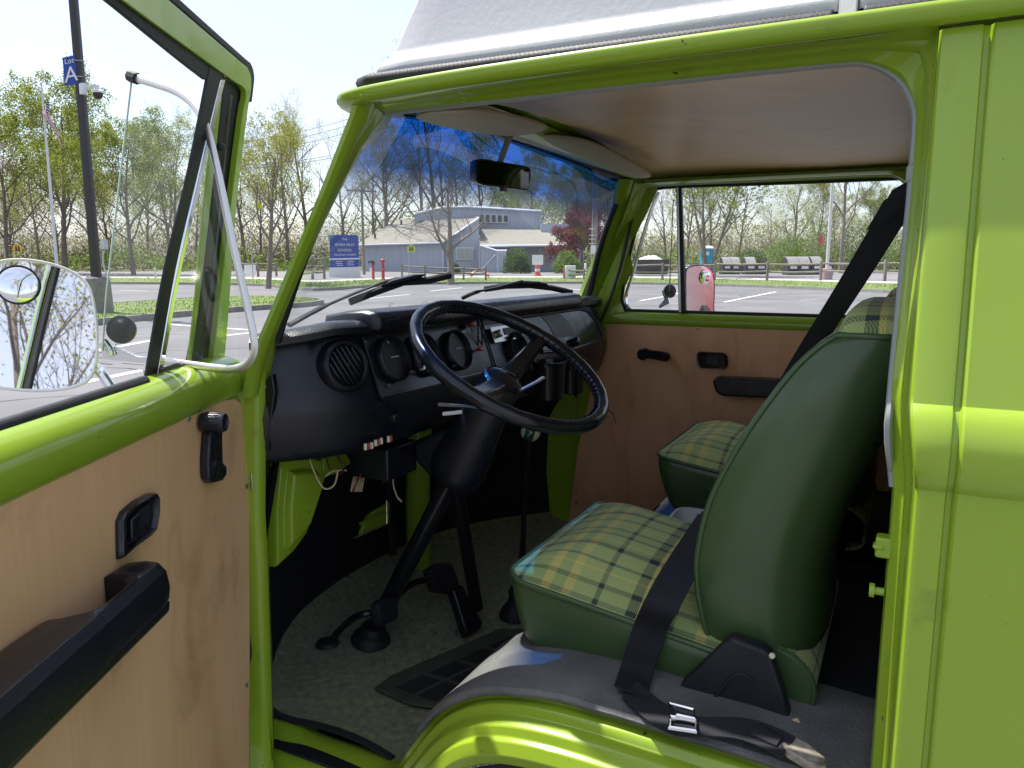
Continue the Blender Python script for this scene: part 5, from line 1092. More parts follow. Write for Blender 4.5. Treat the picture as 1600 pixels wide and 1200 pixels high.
b = MB(); b.prism([pat(px, py, 1.572) for px, py in ((1104, 556), (1124, 557), (1124, 571), (1104, 570))], (0, -0.006, 0)); b.build('latch_paddle', MT['black'], l2_, bevel=0.002)
b = MB(); P = [(1119, 592), (1124, 586), (1150, 587), (1215, 590), (1300, 594), (1300, 622), (1215, 619), (1135, 615), (1124, 609)]
b.prism([pat(px, py, 1.574) for px, py in P], (0, -0.06, 0)); b.build('armrest', MT['black'], pd, bevel=0.010, seg=3)
# passenger wing mirror and its spot glass
pmn = Vector((0.80, -0.55, -0.05)).normalized(); pm0 = at(1092, 450, y=1.80)
P = [at(px, py, pl=(pm0, pmn)) for px, py in ((1070, 424), (1076, 416), (1090, 413), (1104, 415), (1113, 424), (1116, 450), (1115, 478), (1112, 500), (1074, 500), (1070, 460))]
P = cat(P, 2, True); pc = sum(P, Vector())/len(P)
b = MB(); b.loft([[pc+(p-pc)*s-pmn*d for p in P] for s, d in ((0.93, -0.003), (0.96, -0.006), (1.0, -0.002), (1.0, 0.012), (0.7, 0.03))]); pw = b.build('wing_mirror', MT['gloss'], pd, ang=60)
b = MB(); b.add([pc+(p-pc)*0.94+pmn*0.0035 for p in P], [tuple(range(len(P)))]); b.build('mirror_glass', MT['mirror'], pw)
s0 = at(1102, 433, pl=(pc+pmn*0.006, pmn)); b = MB(); b.lathe([(0.0001+0.026*math.sin(R(a)), 0.006*math.cos(R(a))) for a in range(0, 91, 10)], s0, pmn, 24); b.build('spot_mirror', MT['mirror'], pw)
b = MB(); b.tube([at(1090, 500, y=1.80), at(1075, 506, y=1.66)], 0.008, 8); b.build('mirror_arm', MT['chrome'], pw)
d0 = at(1047, 455, y=1.72); b = MB(); b.lathe([(0.002, 0.004), (0.018, 0.003), (0.024, 0.0), (0.022, -0.010), (0.006, -0.02)], d0, Vector((0.7, -0.7, 0.1)), 22); r2 = b.build('round_mirror', MT['gloss'], pd)
b = MB(); b.prism([at(px, py, y=1.725) for px, py in ((1038, 452), (1044, 466), (1046, 474), (1030, 482), (1030, 477), (1038, 468), (1034, 455))], (0, 0.008, 0)); b.build('mirror_bracket', MT['chrome'], r2)
# ================================================================== THE CAR PARK AND WHAT STANDS ROUND IT
GM = dict(
 asphalt=mat('asphalt', (0.105, 0.105, 0.118), 0.85, c2=(0.175, 0.17, 0.183), vscale=0.35, bump=0.5, bscale=40, detail=12),
 asphalt2=mat('worn_asphalt', (0.15, 0.145, 0.155), 0.85, c2=(0.21, 0.20, 0.21), vscale=0.4, bump=0.3, bscale=30, detail=12),
 tar=mat('tar_seal', (0.045, 0.045, 0.05), 0.7, var=0.2, vscale=5),
 line=mat('road_paint', (0.72, 0.72, 0.70), 0.6, var=0.12, vscale=3),
 kerb=mat('kerb_concrete', (0.16, 0.155, 0.15), 0.85, c2=(0.27, 0.26, 0.25), vscale=4, bump=0.4, bscale=30),
 conc=mat('weathered_concrete', (0.16, 0.155, 0.145), 0.9, c2=(0.27, 0.26, 0.245), vscale=7, bump=0.5, bscale=40),
 path=mat('pale_path', (0.42, 0.40, 0.38), 0.9, var=0.1, vscale=1.5),
 grass=mat('lawn', (0.085, 0.14, 0.025), 0.9, c2=(0.16, 0.21, 0.055), vscale=1.2, bump=0.5, bscale=60, detail=10),
 blade=mat('grass_blade', (0.13, 0.21, 0.04), 0.7, c2=(0.21, 0.28, 0.08), vscale=2),
 earth=mat('leaf_litter', (0.10, 0.085, 0.05), 0.95, c2=(0.16, 0.16, 0.07), vscale=0.5, bump=0.4, bscale=20),
 bark=mat('grey_bark', (0.15, 0.125, 0.10), 0.9, c2=(0.25, 0.22, 0.19), vscale=3, stretch=(1, 1, 0.25)),
 bark2=mat('brown_bark', (0.12, 0.098, 0.078), 0.9, c2=(0.20, 0.17, 0.14), vscale=3, stretch=(1, 1, 0.25)),
 leaf=leaf_mat('young_leaf', (0.16, 0.205, 0.035), (0.29, 0.33, 0.075), 0.7),
 leaf2=leaf_mat('yellow_green_leaf', (0.24, 0.27, 0.04), (0.36, 0.37, 0.08), 0.7),
 bud=leaf_mat('rusty_bud', (0.22, 0.13, 0.07), (0.33, 0.22, 0.13), 0.7),
 plum=leaf_mat('plum_leaf', (0.11, 0.022, 0.032), (0.24, 0.06, 0.075), 1.5),
 ever=leaf_mat('shrub_leaf', (0.035, 0.075, 0.022), (0.12, 0.18, 0.055), 1.5),
 ever2=leaf_mat('bright_shrub_leaf', (0.07, 0.14, 0.022), (0.20, 0.28, 0.06), 1.5),
 brush=mat('brown_brushwood', (0.13, 0.10, 0.065), 0.9, c2=(0.21, 0.18, 0.11), vscale=0.5), leaf3=leaf_mat('hazy_young_leaf', (0.17, 0.18, 0.06), (0.27, 0.28, 0.11), 0.5),
 pole=mat('dark_bronze_pole', (0.030, 0.026, 0.026), 0.5, var=0.15, vscale=4),
 timber=mat('weathered_timber', (0.17, 0.14, 0.115), 0.9, c2=(0.27, 0.24, 0.21), vscale=5, stretch=(1, 1, 0.2)),
 blue=mat('sign_blue', (0.012, 0.050, 0.30), 0.5, var=0.06, vscale=2),
 flagblue=mat('flag_blue', (0.03, 0.035, 0.12), 0.8), flagred=mat('flag_red', (0.42, 0.03, 0.05), 0.8), flagwhite=mat('flag_white', (0.72, 0.70, 0.70), 0.8),
 siding=mat('grey_blue_siding', (0.37, 0.41, 0.485), 0.75, var=0.08, vscale=2, stretch=(2, 2, 0.15)),
 trim=mat('pale_trim', (0.60, 0.65, 0.75), 0.7),
 shingle=mat('brown_shingles', (0.20, 0.188, 0.168), 0.9, c2=(0.27, 0.255, 0.23), vscale=3, stretch=(1, 1, 3), bump=0.5, bscale=12),
 pane=mat('window_pane', (0.05, 0.055, 0.06), 0.1, var=0.2, vscale=1), blind=mat('pale_blind', (0.34, 0.36, 0.30), 0.3),
 yellow=mat('school_sign_yellow', (0.55, 0.66, 0.012), 0.5), amber=mat('amber_sign', (0.62, 0.42, 0.02), 0.5),
 redp=mat('red_paint', (0.50, 0.025, 0.04), 0.45, var=0.1, vscale=4), orange=mat('cone_orange', (0.62, 0.10, 0.06), 0.5),
 teal=mat('turquoise_plastic', (0.02, 0.30, 0.42), 0.45, var=0.06, vscale=3), whitep=mat('white_paint', (0.70, 0.70, 0.70), 0.5),
 bin=mat('dumpster_black', (0.030, 0.030, 0.033), 0.6, var=0.25, vscale=3), lid=mat('dumpster_lid', (0.22, 0.22, 0.225), 0.5, var=0.15, vscale=3),
 galv=mat('galvanised', (0.45, 0.46, 0.48), 0.45, 0.6), pinkb=mat('pinkish_base', (0.40, 0.28, 0.28), 0.8),
 carred=mat('car_red', (0.55, 0.015, 0.03), 0.25, coat=0.8), flagpole=mat('flagpole_white', (0.62, 0.62, 0.63), 0.4),
 wire=mat('overhead_wire', (0.05, 0.05, 0.055), 0.6), roofgrey=mat('grey_roof', (0.33, 0.34, 0.36), 0.8),
)
# ---- ground
def hdir(px):
    r = ray(px, 600); h = Vector((r.x, r.y, 0)); return h
KP = [(-2200, 60.0), (-600, 55.0)]
def z0(px, py): 
    p = at(px, py, z=0.0); return Vector((p.x, p.y, 0))
KL = [(-700, 449), (-200, 446), (100, 444), (300, 445), (400, 447), (455, 452), (490, 455), (530, 453), (580, 449), (640, 446), (720, 444), (900, 443.5), (1000, 444.5), (1115, 447), (1250, 452), (1410, 459), (1500, 463), (1700, 471)]
K0 = [z0(*q) for q in KL]
KC = cat(K0, 5)
C0 = Vector((CAM.x, CAM.y, 0))
def ang_of(p): 
    d = p-C0; return math.atan2(d.dot(Vector((RT.x, RT.y, 0))), d.dot(HEAD))
KA = [(ang_of(p), (p-C0).length) for p in KC]; KA.sort()
def kdist(a):
    if a <= KA[0][0]: return KA[0][1]
    for i in range(len(KA)-1):
        if KA[i][0] <= a <= KA[i+1][0]:
            t = (a-KA[i][0])/max(1e-9, KA[i+1][0]-KA[i][0]); return KA[i][1]*(1-t)+KA[i+1][1]*t
    return KA[-1][1]
def gz(p):
    p = Vector((p.x, p.y, 0)); d = (p-C0).length; e = d-kdist(ang_of(p))
    if e < 0: return 0.0
    return 0.14+0.26*min(1, e/7)+0.006*max(0, e-7)
def ground_at(px, dist):
    h = hdir(px); p = C0+h*(dist/h.dot(HEAD)); p.z = gz(p); return p
b = MB(); b.add([(-400, -400, 0), (400, -400, 0), (400, 400, 0), (-400, 400, 0)], [(0, 1, 2, 3)]); tag(b.build('car_park', GM['asphalt']), kind='structure')
def beyond(d0, z0_, d1, z1_, nm, m):
    b = MB(); r0 = []; r1 = []
    for p in KC:
        u = (p-C0).normalized(); r0.append(p+u*d0+Vector((0, 0, z0_))); r1.append(p+u*d1+Vector((0, 0, z1_)))
    b.loft([r0, r1], closed=False); return tag(b.build(nm, m, ang=180), kind='structure')
b = MB(); rr = [[], [], [], []]
for p in KC:
    u = (p-C0).normalized()
    for k, (d, z) in enumerate(((0, 0.0), (0.02, 0.15), (0.22, 0.15), (0.24, 0.05))): rr[k].append(p+u*d+Vector((0, 0, z)))
b.loft(rr, closed=False); tag(b.build('kerb', GM['kerb']), kind='structure')
beyond(0.2, 0.13, 5.0, 0.34, 'lawn_strip', GM['grass']); beyond(5.0, 0.34, 6.6, 0.40, 'footpath', GM['path']); beyond(6.6, 0.40, 36, 0.58, 'far_car_park', GM['asphalt2']); beyond(36, 0.58, 260, 3.5, 'woodland_floor', GM['earth'])
# near island with lawn, kerb
isl = [(-350, 572), (-150, 542), (0, 524), (159, 508), (300, 494), (402, 485), (465, 481), (498, 477), (506, 474), (490, 471), (420, 468), (312, 470), (183, 479), (60, 487), (-150, 502), (-350, 518)]
IP = cat([z0(*q) for q in isl], 4, True); ic = sum(IP, Vector())/len(IP)
b = MB(); n = len(IP); b.loft([[p for p in IP], [p+Vector((0, 0, 0.15)) for p in IP], [p+(ic-p).normalized()*0.2+Vector((0, 0, 0.15)) for p in IP], [p+(ic-p).normalized()*0.22+Vector((0, 0, 0.08)) for p in IP]], cap=False); tag(b.build('island_kerb', GM['kerb'], bevel=0.02), kind='structure')
b = MB(); b.add([p+(ic-p).normalized()*0.19+Vector((0, 0, 0.135)) for p in IP], [tuple(range(n))]); tag(b.build('island_lawn', GM['grass']), kind='structure')
# grass blades on the near island and the verge: one uncountable mass
rg = random.Random(3); b = MB()
def blade(p, h):
    a = rg.uniform(0, 6.28); d = Vector((math.cos(a), math.sin(a), 0))*0.012; t = Vector((rg.uniform(-.03, .03), rg.uniform(-.03, .03), h))
    b.add([p-d, p+d, p+t], [(0, 1, 2)])
for k in range(5000):
    px = rg.uniform(-60, 505); 
    lo = [q for q in isl[:9]]; hi = isl[8:]
    def itp(L_, x):
        L_ = sorted(L_)
        for i in range(len(L_)-1):
            if L_[i][0] <= x <= L_[i+1][0]: 
                t = (x-L_[i][0])/max(1e-6, L_[i+1][0]-L_[i][0]); return L_[i][1]*(1-t)+L_[i+1][1]*t
        return L_[0][1]
    y0_, y1_ = itp(hi, px), itp(lo, px)
    if y1_-y0_ < 2: continue
    q = z0(px, rg.uniform(y0_+0.6, y1_-1.2)); q.z = 0.135; blade(q, rg.uniform(0.025, 0.055))
for k in range(9000):
    p = rg.choice(KC[10:]); u = (p-C0).normalized(); i = KC.index(p); q = p.lerp(KC[min(i+1, len(KC)-1)], rg.random())+u*rg.uniform(0.3, 4.9); q.z = gz(q); blade(q, rg.uniform(0.05, 0.13))
tag(b.build('grass', GM['blade'], ang=0), 'short spring grass on the verges of the car park', 'grass', kind='stuff')
# painted bay lines
segs = [((150, 548), (243, 531), 0.12), ((120, 600), (226, 578), 0.12), ((262, 507), (396, 516), 0.10), ((330, 527), (400, 519), 0.10), ((186, 453.5), (230, 454.5), 0.12), ((1132, 472), (1212, 456), 0.12), ((1040, 462), (1075, 455), 0.11), ((672, 455), (722, 449.5), 0.12), ((842, 447), (930, 455), 0.11), ((560, 468), (640, 460), 0.11), ((1250, 470), (1330, 460), 0.02), ((-100, 545), (60, 530), 0.12), ((1000, 470), (1046, 462), 0.1)]
for a_, c_, w_ in segs:
    a3, c3 = z0(*a_), z0(*c_); d = (c3-a3).normalized(); s_ = Vector((-d.y, d.x, 0))*w_*0.6
    b = MB(); b.add([q+Vector((0, 0, 0.004)) for q in (a3-s_, a3+s_, c3+s_, c3-s_)], [(0, 1, 2, 3)]); tag(b.build('bay_line', GM['line']), kind='structure')
rc = random.Random(21)
for k in range(26):   # tar-sealed cracks wandering over the lot
    px, py = (rc.uniform(-40, 420), rc.uniform(505, 620)) if k < 12 else (rc.uniform(450, 1420), rc.uniform(452, 476))
    p = z0(px, py); a_ = rc.uniform(0, 6.28); pts = [p]
    for i in range(7):
        a_ += rc.gauss(0, 0.35); pts.append(pts[-1]+Vector((math.cos(a_), math.sin(a_), 0))*(p-C0).length*0.035)
    b = MB(); b.ribbon([q+Vector((0, 0, 0.006)) for q in pts], [Vector((0.02, 0.02, 0))*rc.uniform(0.6, 1.3) for q in pts], 0.002); tag(b.build('tar_seal', GM['tar']), kind='structure')
# ---- trees
def make_tree(seed, H, nl=9, spread=0.6, up=0.35, leaf=0, ls=0.10, trunk=0.018, first=0.25, lm='leaf', bm_='bark', multi=1, den=(6, 6, 4)):
    rg = random.Random(seed); b = MB(); lf = MB()
    def seg(p, d, L_, r, lev, n):
        pts = [p]; rs = [r]; q = p; dd = d.normalized(); k = 5 if lev < 2 else (4 if lev == 2 else 3)
        for i in range(k):
            wob = Vector((rg.gauss(0, 1), rg.gauss(0, 1), rg.gauss(0, 0.7)))*(0.05 if lev == 0 else 0.16)
            dd = (dd+wob+Vector((0, 0, up*0.12 if lev else 0.02))).normalized(); q = q+dd*(L_/k); pts.append(q); rs.append(r*(1-(i+1)/k*(0.78 if lev else 0.80)))
        b.tube(pts, rs, n, cap=False); return pts, rs
    def leaves(p, cnt, rad):
        for _ in range(cnt):
            c = p+Vector((rg.gauss(0, rad), rg.gauss(0, rad), rg.gauss(0, rad))); s_ = ls*rg.uniform(0.6, 1.4)
            u = Vector((rg.gauss(0, 1), rg.gauss(0, 1), rg.gauss(0, 1))).normalized(); v = u.orthogonal().normalized()*s_*0.55; u = u*s_
            lf.add([c-u, c+v, c+u, c-v], [(0, 1, 2, 3)])
    def grow(p, d, L_, r, lev):
        pts, rs = seg(p, d, L_, r, lev, (7, 5, 4, 3, 3)[lev])
        if lev >= 4 or (lev == 3 and den[2] == 0):
            if leaf: leaves(pts[-1], leaf, L_*0.5)
            return
        if leaf and lev == 3: leaves(pts[-1], leaf, L_*0.35)
        nch = (nl, den[0], den[1], den[2])[lev]
        for i in range(nch):
            t = (first+(1-first)*(i+rg.random()*0.8)/nch) if lev == 0 else 0.25+0.75*(i+rg.random())/nch
            t = min(t, 0.995); k = min(int(t*(len(pts)-1)), len(pts)-2); ft = t*(len(pts)-1)-k; q = pts[k].lerp(pts[k+1], ft); rr_ = rs[k]*(1-ft)+rs[k+1]*ft
            base = (pts[k+1]-pts[k]).normalized(); o_ = base.orthogonal().normalized(); a = rg.uniform(0, 6.283) if lev else i*2.4+rg.uniform(-0.5, 0.5)
            side = Matrix.Rotation(a, 3, base) @ o_
            dd = (base*rg.uniform(0.35, 0.8)+side*(spread*1.5 if lev == 0 else 0.9)+Vector((0, 0, up))).normalized()
            L2 = L_*((0.62-0.32*t) if lev == 0 else rg.uniform(0.42, 0.62)*(1.1-0.4*t))
            grow(q, dd, max(L2, 0.25), max(rr_*rg.uniform(0.5, 0.68), 0.006), lev+1)
    for m_ in range(multi):
        d = Vector((rg.gauss(0, 0.04), rg.gauss(0, 0.04), 1)) if multi == 1 else Vector((math.cos(m_*6.28/multi)*0.35, math.sin(m_*6.28/multi)*0.35, 1))
        grow(Vector((0, 0, -0.1)), d, H*0.94, H*trunk, 0)
    me = b.build('branches', GM[bm_], ang=180, normals=False); lo_ = None
    if leaf: lo_ = lf.build('crown', GM[lm], ang=180, normals=False)
    T = [(me, lo_)]
    return me, lo_
LIB = {}
def lib(k, *a, **kw):
    me, lo_ = make_tree(*a, **kw); LIB[k] = (me.data, lo_.data if lo_ else None, a[1])
    bpy.data.objects.remove(me)
    if lo_: bpy.data.objects.remove(lo_)
lib('bare', 11, 14.0, nl=11, spread=0.5, up=0.45, leaf=1, ls=0.05, lm='leaf2', den=(6, 5, 4))
lib('bare2', 23, 15.0, nl=10, spread=0.45, up=0.6, leaf=1, ls=0.05, lm='bud', den=(6, 5, 4), bm_='bark2', first=0.35)
lib('budding', 31, 12.0, nl=11, spread=0.6, up=0.4, leaf=9, ls=0.06, lm='leaf2', den=(6, 5, 4), first=0.22)
lib('leafy', 47, 12.5, nl=14, spread=0.65, up=0.4, leaf=9, ls=0.075, lm='leaf', den=(6, 5, 4), bm_='bark2', first=0.22)
lib('rusty', 59, 11.0, nl=11, spread=0.6, up=0.5, leaf=4, ls=0.07, lm='bud', den=(6, 5, 4), first=0.25)
lib('small', 61, 6.0, nl=8, spread=0.8, up=0.45, leaf=0, trunk=0.040, first=0.24, den=(6, 5, 3))
lib('smallbud', 67, 6.5, nl=10, spread=0.5, up=0.6, leaf=2, ls=0.05, lm='leaf2', trunk=0.022, first=0.25, den=(7, 5, 3))
lib('twiggy', 97, 7.0, nl=11, spread=0.6, up=0.5, leaf=1, ls=0.035, lm='leaf2', trunk=0.016, first=0.2, den=(7, 6, 4))
lib('plum', 71, 4.2, nl=11, spread=0.8, up=0.25, leaf=5, ls=0.10, lm='plum', trunk=0.03, first=0.15, den=(6, 5, 4), bm_='bark2')
lib('multi', 83, 8.5, nl=7, spread=0.55, up=0.35, leaf=3, ls=0.10, lm='leaf', trunk=0.016, first=0.3, den=(5, 5, 4), multi=3, bm_='bark')
def tree(kind, name, label, px, dist, H, group=None, rz=None, cat_='tree', loc=None):
    md, ld, h0 = LIB[kind]; p = loc if loc is not None else ground_at(px, dist)
    o = bpy.data.objects.new(name, None); col.objects.link(o); o.location = p; s = H/h0; o.scale = (s, s, s); o.rotation_euler = (0, 0, rz if rz is not None else (px*0.37) % 6.28)
    tag(o, label, cat_, group)
    t_ = bpy.data.objects.new('trunk', md); col.objects.link(t_); t_.parent = o
    if ld:
        c = bpy.data.objects.new('crown', ld); col.objects.link(c); c.parent = o
    return o
for args in (
 ('leafy', 'leafy_tree', 'tallest fresh green tree, just behind the flagpole', 118, 66, 14.2), ('leafy', 'leafy_tree', 'green leafed tree at the left picture edge, beside the rusty budding one', 28, 68, 12.6),
 ('leafy', 'leafy_tree', 'fresh green tree seen through the open vent window glass', 222, 62, 10.8), ('rusty', 'budding_tree', 'rusty red budding tree at the left picture edge', -12, 58, 10.0),
 ('budding', 'budding_tree', 'thin yellow green tree between the leafy ones and the open door frame', 285, 64, 10.6), ('smallbud', 'small_tree', 'small pale budding tree beside the windshield pillar, yellow sign behind it', 426, 42, 7.4),
 ('small', 'bare_tree', 'bare forked tree in front of the grey blue school building', 706, 50, 6.6), ('bare2', 'bare_tree', 'tall dark bare tree behind the building under the blue shade band', 688, 86, 19.5),
 ('bare', 'bare_tree', 'tall bare tree behind the blue school sign', 610, 84, 16.0), ('plum', 'plum_tree', 'plum red ornamental tree right of the school building', 908, 74, 5.4),
 ('multi', 'multi_stem_tree', 'spreading green multi stemmed tree seen through the passenger window', 1098, 56, 9.0), ('bare', 'slender_tree', 'slender pale bare tree behind the dumpsters', 1302, 66, 11.5)):
    tree(*args)
rt_ = random.Random(5); WC = {}
ORD = ['leftmost', 'second', 'third', 'fourth', 'fifth', 'sixth', 'seventh', 'eighth', 'ninth', 'tenth', 'eleventh', 'twelfth', 'thirteenth', 'fourteenth', 'fifteenth', 'sixteenth', 'seventeenth', 'eighteenth', 'nineteenth', 'twentieth']
for k in range(52):
    px = -260+k*38+rt_.uniform(-14, 14); d = rt_.uniform(84, 112)
    kind = rt_.choice(['bare', 'bare2', 'budding', 'bare', 'budding', 'leafy' if (px < 330 or 1150 < px < 1500) else 'budding', 'rusty' if px < 100 else 'bare2'])
    if 740 < px < 960: kind = rt_.choice(['budding', 'budding', 'leafy', 'bare'])
    H = rt_.uniform(10, 14) if not 1020 < px < 1500 else rt_.uniform(7.5, 11.5)
    if 480 < px < 760: H += 3
    lab = {'bare': 'tall bare greyish woodland tree', 'bare2': 'dark bare woodland tree', 'budding': 'yellow green budding woodland tree', 'leafy': 'green leafed woodland tree', 'rusty': 'rust tinted woodland tree'}[kind]
    n_ = WC.get(kind, 0); WC[kind] = n_+1; lab = lab+', '+(ORD[0]+' of its kind' if n_ == 0 else ORD[n_]+' of its kind from the left')
    tree(kind, 'woodland_tree', lab, px, d, H, 'woodland trees, '+kind.replace('bare2', 'dark bare'), rz=rt_.uniform(0, 6.28))
sx0 = Vector((RT.x, RT.y, 0)).normalized()
# undergrowth: leafy mass at the foot of the wood
rg = random.Random(9)
for nm, mm, cnt, lab in (('undergrowth', 'ever2', 36000, 'fresh green undergrowth along the foot of the wood'), ('brushwood', 'brush', 26000, 'brown twiggy brushwood along the foot of the wood')):
    b = MB()
    for k in range(cnt):
        px = rg.uniform(-400, 1750); d = rg.uniform(76, 100)
        if 545 < px < 905: d += 24
        cl_ = noise.noise(Vector((px*0.012, d*0.1, 3.3 if mm == 'brush' else 0)))
        h = max(0.15, 1.6+2.6*cl_)*rg.random()**0.7; p = ground_at(px, d)+Vector((0, 0, h)); s_ = rg.uniform(0.07, 0.18)
        u = Vector((rg.gauss(0, 1), rg.gauss(0, 1), rg.gauss(0, 1))).normalized(); v = u.orthogonal().normalized()*s_*0.6; u *= s_
        b.add([p-u, p+v, p+u, p-v], [(0, 1, 2, 3)])
    tag(b.build(nm, GM[mm], ang=0, normals=False), lab, 'undergrowth', kind='stuff')
# far thicket: the wood's dense twigs and young leaf beyond the nearer trees
for nm, mm, cnt, zmax, lab in (('thicket', 'bark', 16000, 8.0, 'grey brown mass of bare stems deep in the wood'), ('spring_foliage', 'leaf3', 85000, 9.0, 'yellow green haze of young leaves deep in the wood')):
    b = MB()
    for k in range(cnt):
        px = rg.uniform(-500, 1850); d = rg.uniform(104, 150); top = zmax*(0.75+0.5*noise.noise(Vector((px*0.01, 7.7, d*0.03))))
        p = ground_at(px, d)
        if mm == 'bark':
            h = rg.uniform(2, top); z_ = rg.uniform(0, 1)*top*0.6; q = p+Vector((rg.gauss(0, 2.2), rg.gauss(0, 2.2), h)); p = p+Vector((0, 0, z_)); w_ = rg.uniform(0.01, 0.035); b.add([p-sx0*w_, p+sx0*w_, q+p*0+ZZ*z_*0.5], [(0, 1, 2)])
        else:
            p = p+Vector((0, 0, top*rg.random()**0.8)); s_ = rg.uniform(0.08, 0.20); u = Vector((rg.gauss(0, 1), rg.gauss(0, 1), rg.gauss(0, 1))).normalized(); v = u.orthogonal().normalized()*s_*0.6; u *= s_
            b.add([p-u, p+v, p+u, p-v], [(0, 1, 2, 3)])
    tag(b.build(nm, GM[mm], ang=0, normals=False), lab, 'woodland', kind='stuff')
# shrubs
def shrub(px, dist, w_, h_, mm, name, label):
    p = ground_at(px, dist); o = thing(name, label, 'shrub', p); rg = random.Random(int(px)); b = MB()
    for k in range(2600):
        a = rg.uniform(0, 6.283); e = math.acos(rg.uniform(-0.15, 1)); rad = rg.random()**0.35; lump = 1+0.22*noise.noise(Vector((math.cos(a)*2, math.sin(a)*2, e*2+px)))
        q = Vector((math.cos(a)*math.sin(e)*w_/2*rad*lump, math.sin(a)*math.sin(e)*w_/2*rad*lump, h_*(0.12+0.88*math.cos(e)*rad*lump)))+p; s_ = rg.uniform(0.05, 0.12)
        u = Vector((rg.gauss(0, 1), rg.gauss(0, 1), rg.gauss(0, 1))).normalized(); v = u.orthogonal().normalized()*s_*0.6; u *= s_
        b.add([q-u, q+v, q+u, q-v], [(0, 1, 2, 3)])
    b.build('foliage', GM[mm], o, ang=0, normals=False)
    b = MB()
    for k in range(5): b.tube([p, p+Vector((rg.uniform(-.3, .3)*w_, rg.uniform(-.3, .3)*w_, h_*0.6))], [0.03, 0.01], 4)
    b.tube([p+Vector((0, 0, -0.1)), p+Vector((0, 0, h_*0.5))], [0.05, 0.02], 5); b.build('stem', GM['bark2'], o)
shrub(808, 70, 2.6, 2.4, 'ever', 'garden_shrub', 'dark green rounded shrub beside the white shed door')
shrub(884, 70, 2.6, 2.0, 'ever2', 'garden_shrub', 'bright green spreading shrub in front of the plum red tree')
shrub(713, 66, 0.9, 0.9, 'ever', 'garden_shrub', 'small dark shrub under the white framed window')
shrub(1220, 74, 4.0, 3.6, 'ever2', 'garden_shrub', 'broad green bush left of the tall white pole'); shrub(1265, 76, 4.5, 4.6, 'ever2', 'garden_shrub', 'tall green bush behind the rightmost dumpsters'); shrub(1330, 74, 4.5, 4.8, 'ever', 'garden_shrub', 'dark green bush half hidden by the seat belt'); shrub(1395, 72, 4.0, 3.2, 'ever2', 'garden_shrub', 'green bush right of the seat belt'); shrub(1165, 76, 3.4, 2.2, 'ever', 'garden_shrub', 'low green bush behind the left pair of dumpsters')
# ---- school building
BZ = ground_at(640, 78).z-0.1
def bat(px, py, d=78.0): return at(px, py, dist=d)
def flat(p, z): q = p.copy(); q.z = z; return q
sb_ = thing('school_building', 'long grey blue school building with brown shingle roofs', 'building', flat(bat(700, 420), BZ))
def wall(pts, depth, nm, m, d, par=None, off=0.0):
    b = MB(); b.prism([bat(px, py, d-off) if py is not None else flat(bat(px, 420, d-off), BZ) for px, py in pts], HEAD*depth); return b.build(nm, m, par or sb_)
w1 = wall([(566, 383), (692, 379), (692, None), (566, None)], 9.0, 'front_wall', GM['siding'], 78)
w2 = wall([(692, 377), (748, 341), (749, None), (692, None)], 0.3, 'gable_wall', GM['siding'], 78.6)
# shingle roof rising to the ridge behind
b = MB(); e = [bat(558, 381, 77.4), bat(693, 377.5, 77.4), bat(749, 338.5, 79.2), bat(742, 338, 86), bat(623, 343, 86)]
b.add(e+[p-Vector((0, 0, 0.18)) for p in e], [(0, 1, 2, 3, 4), (5, 6, 7, 8, 9), (0, 1, 6, 5), (1, 2, 7, 6), (2, 3, 8, 7), (3, 4, 9, 8), (4, 0, 5, 9)]); r1 = b.build('roof', GM['shingle'], sb_)
b = MB(); b.tube([bat(558, 383, 77.35), bat(692, 379.5, 77.35)], 0.09, 6); b.build('gutter', GM['trim'], r1)
b = MB(); b.tube([bat(692, 379, 77.9), bat(749, 340, 78.3)], 0.10, 4); b.build('verge_board', GM['trim'], r1)
for px, py in ((586, 372), (627, 351)):
    b = MB(); b.tube([bat(px, py, 79), bat(px, py-7, 79)], 0.10, 8); b.build('vent_pipe', GM['pole'], r1)
for px in (566.5, 692, 749): 
    b = MB(); b.prism([bat(px-0.9, 383, 77.9), bat(px+0.9, 383, 77.9), flat(bat(px+0.9, 420, 77.9), BZ), flat(bat(px-0.9, 420, 77.9), BZ)], HEAD*0.05); b.build('corner_board', GM['trim'], sb_)
# upper clerestory block
w3 = wall([(648, 334), (692, 324), (735, 323.5), (847, 330), (847, 362), (648, 362)], 10, 'clerestory_wall', GM['siding'], 84)
b = MB(); b.tube([bat(648, 334, 83.9), bat(692, 324, 83.9), bat(735, 323.5, 83.9), bat(847, 330, 83.9)], 0.14, 4); b.build('parapet_trim', GM['trim'], w3)
wall([(845, 350), (912, 349), (912, None), (845, None)], 8, 'wing_wall', GM['siding'], 82)
for k in range(5):
    x0 = 749+k*9.4
    f_ = wall([(x0-1, 333.5+k*0.4), (x0+8.2, 333.9+k*0.4), (x0+8.2, 348+k*0.2), (x0-1, 348+k*0.2)], 0.1, 'window', GM['trim'], 83.8, w3)
    wall([(x0+0.6, 335+k*0.4), (x0+6.8, 335.2+k*0.4), (x0+6.8, 346.6), (x0+0.6, 346.6)], 0.05, 'pane', GM['pane'], 83.72, w3)
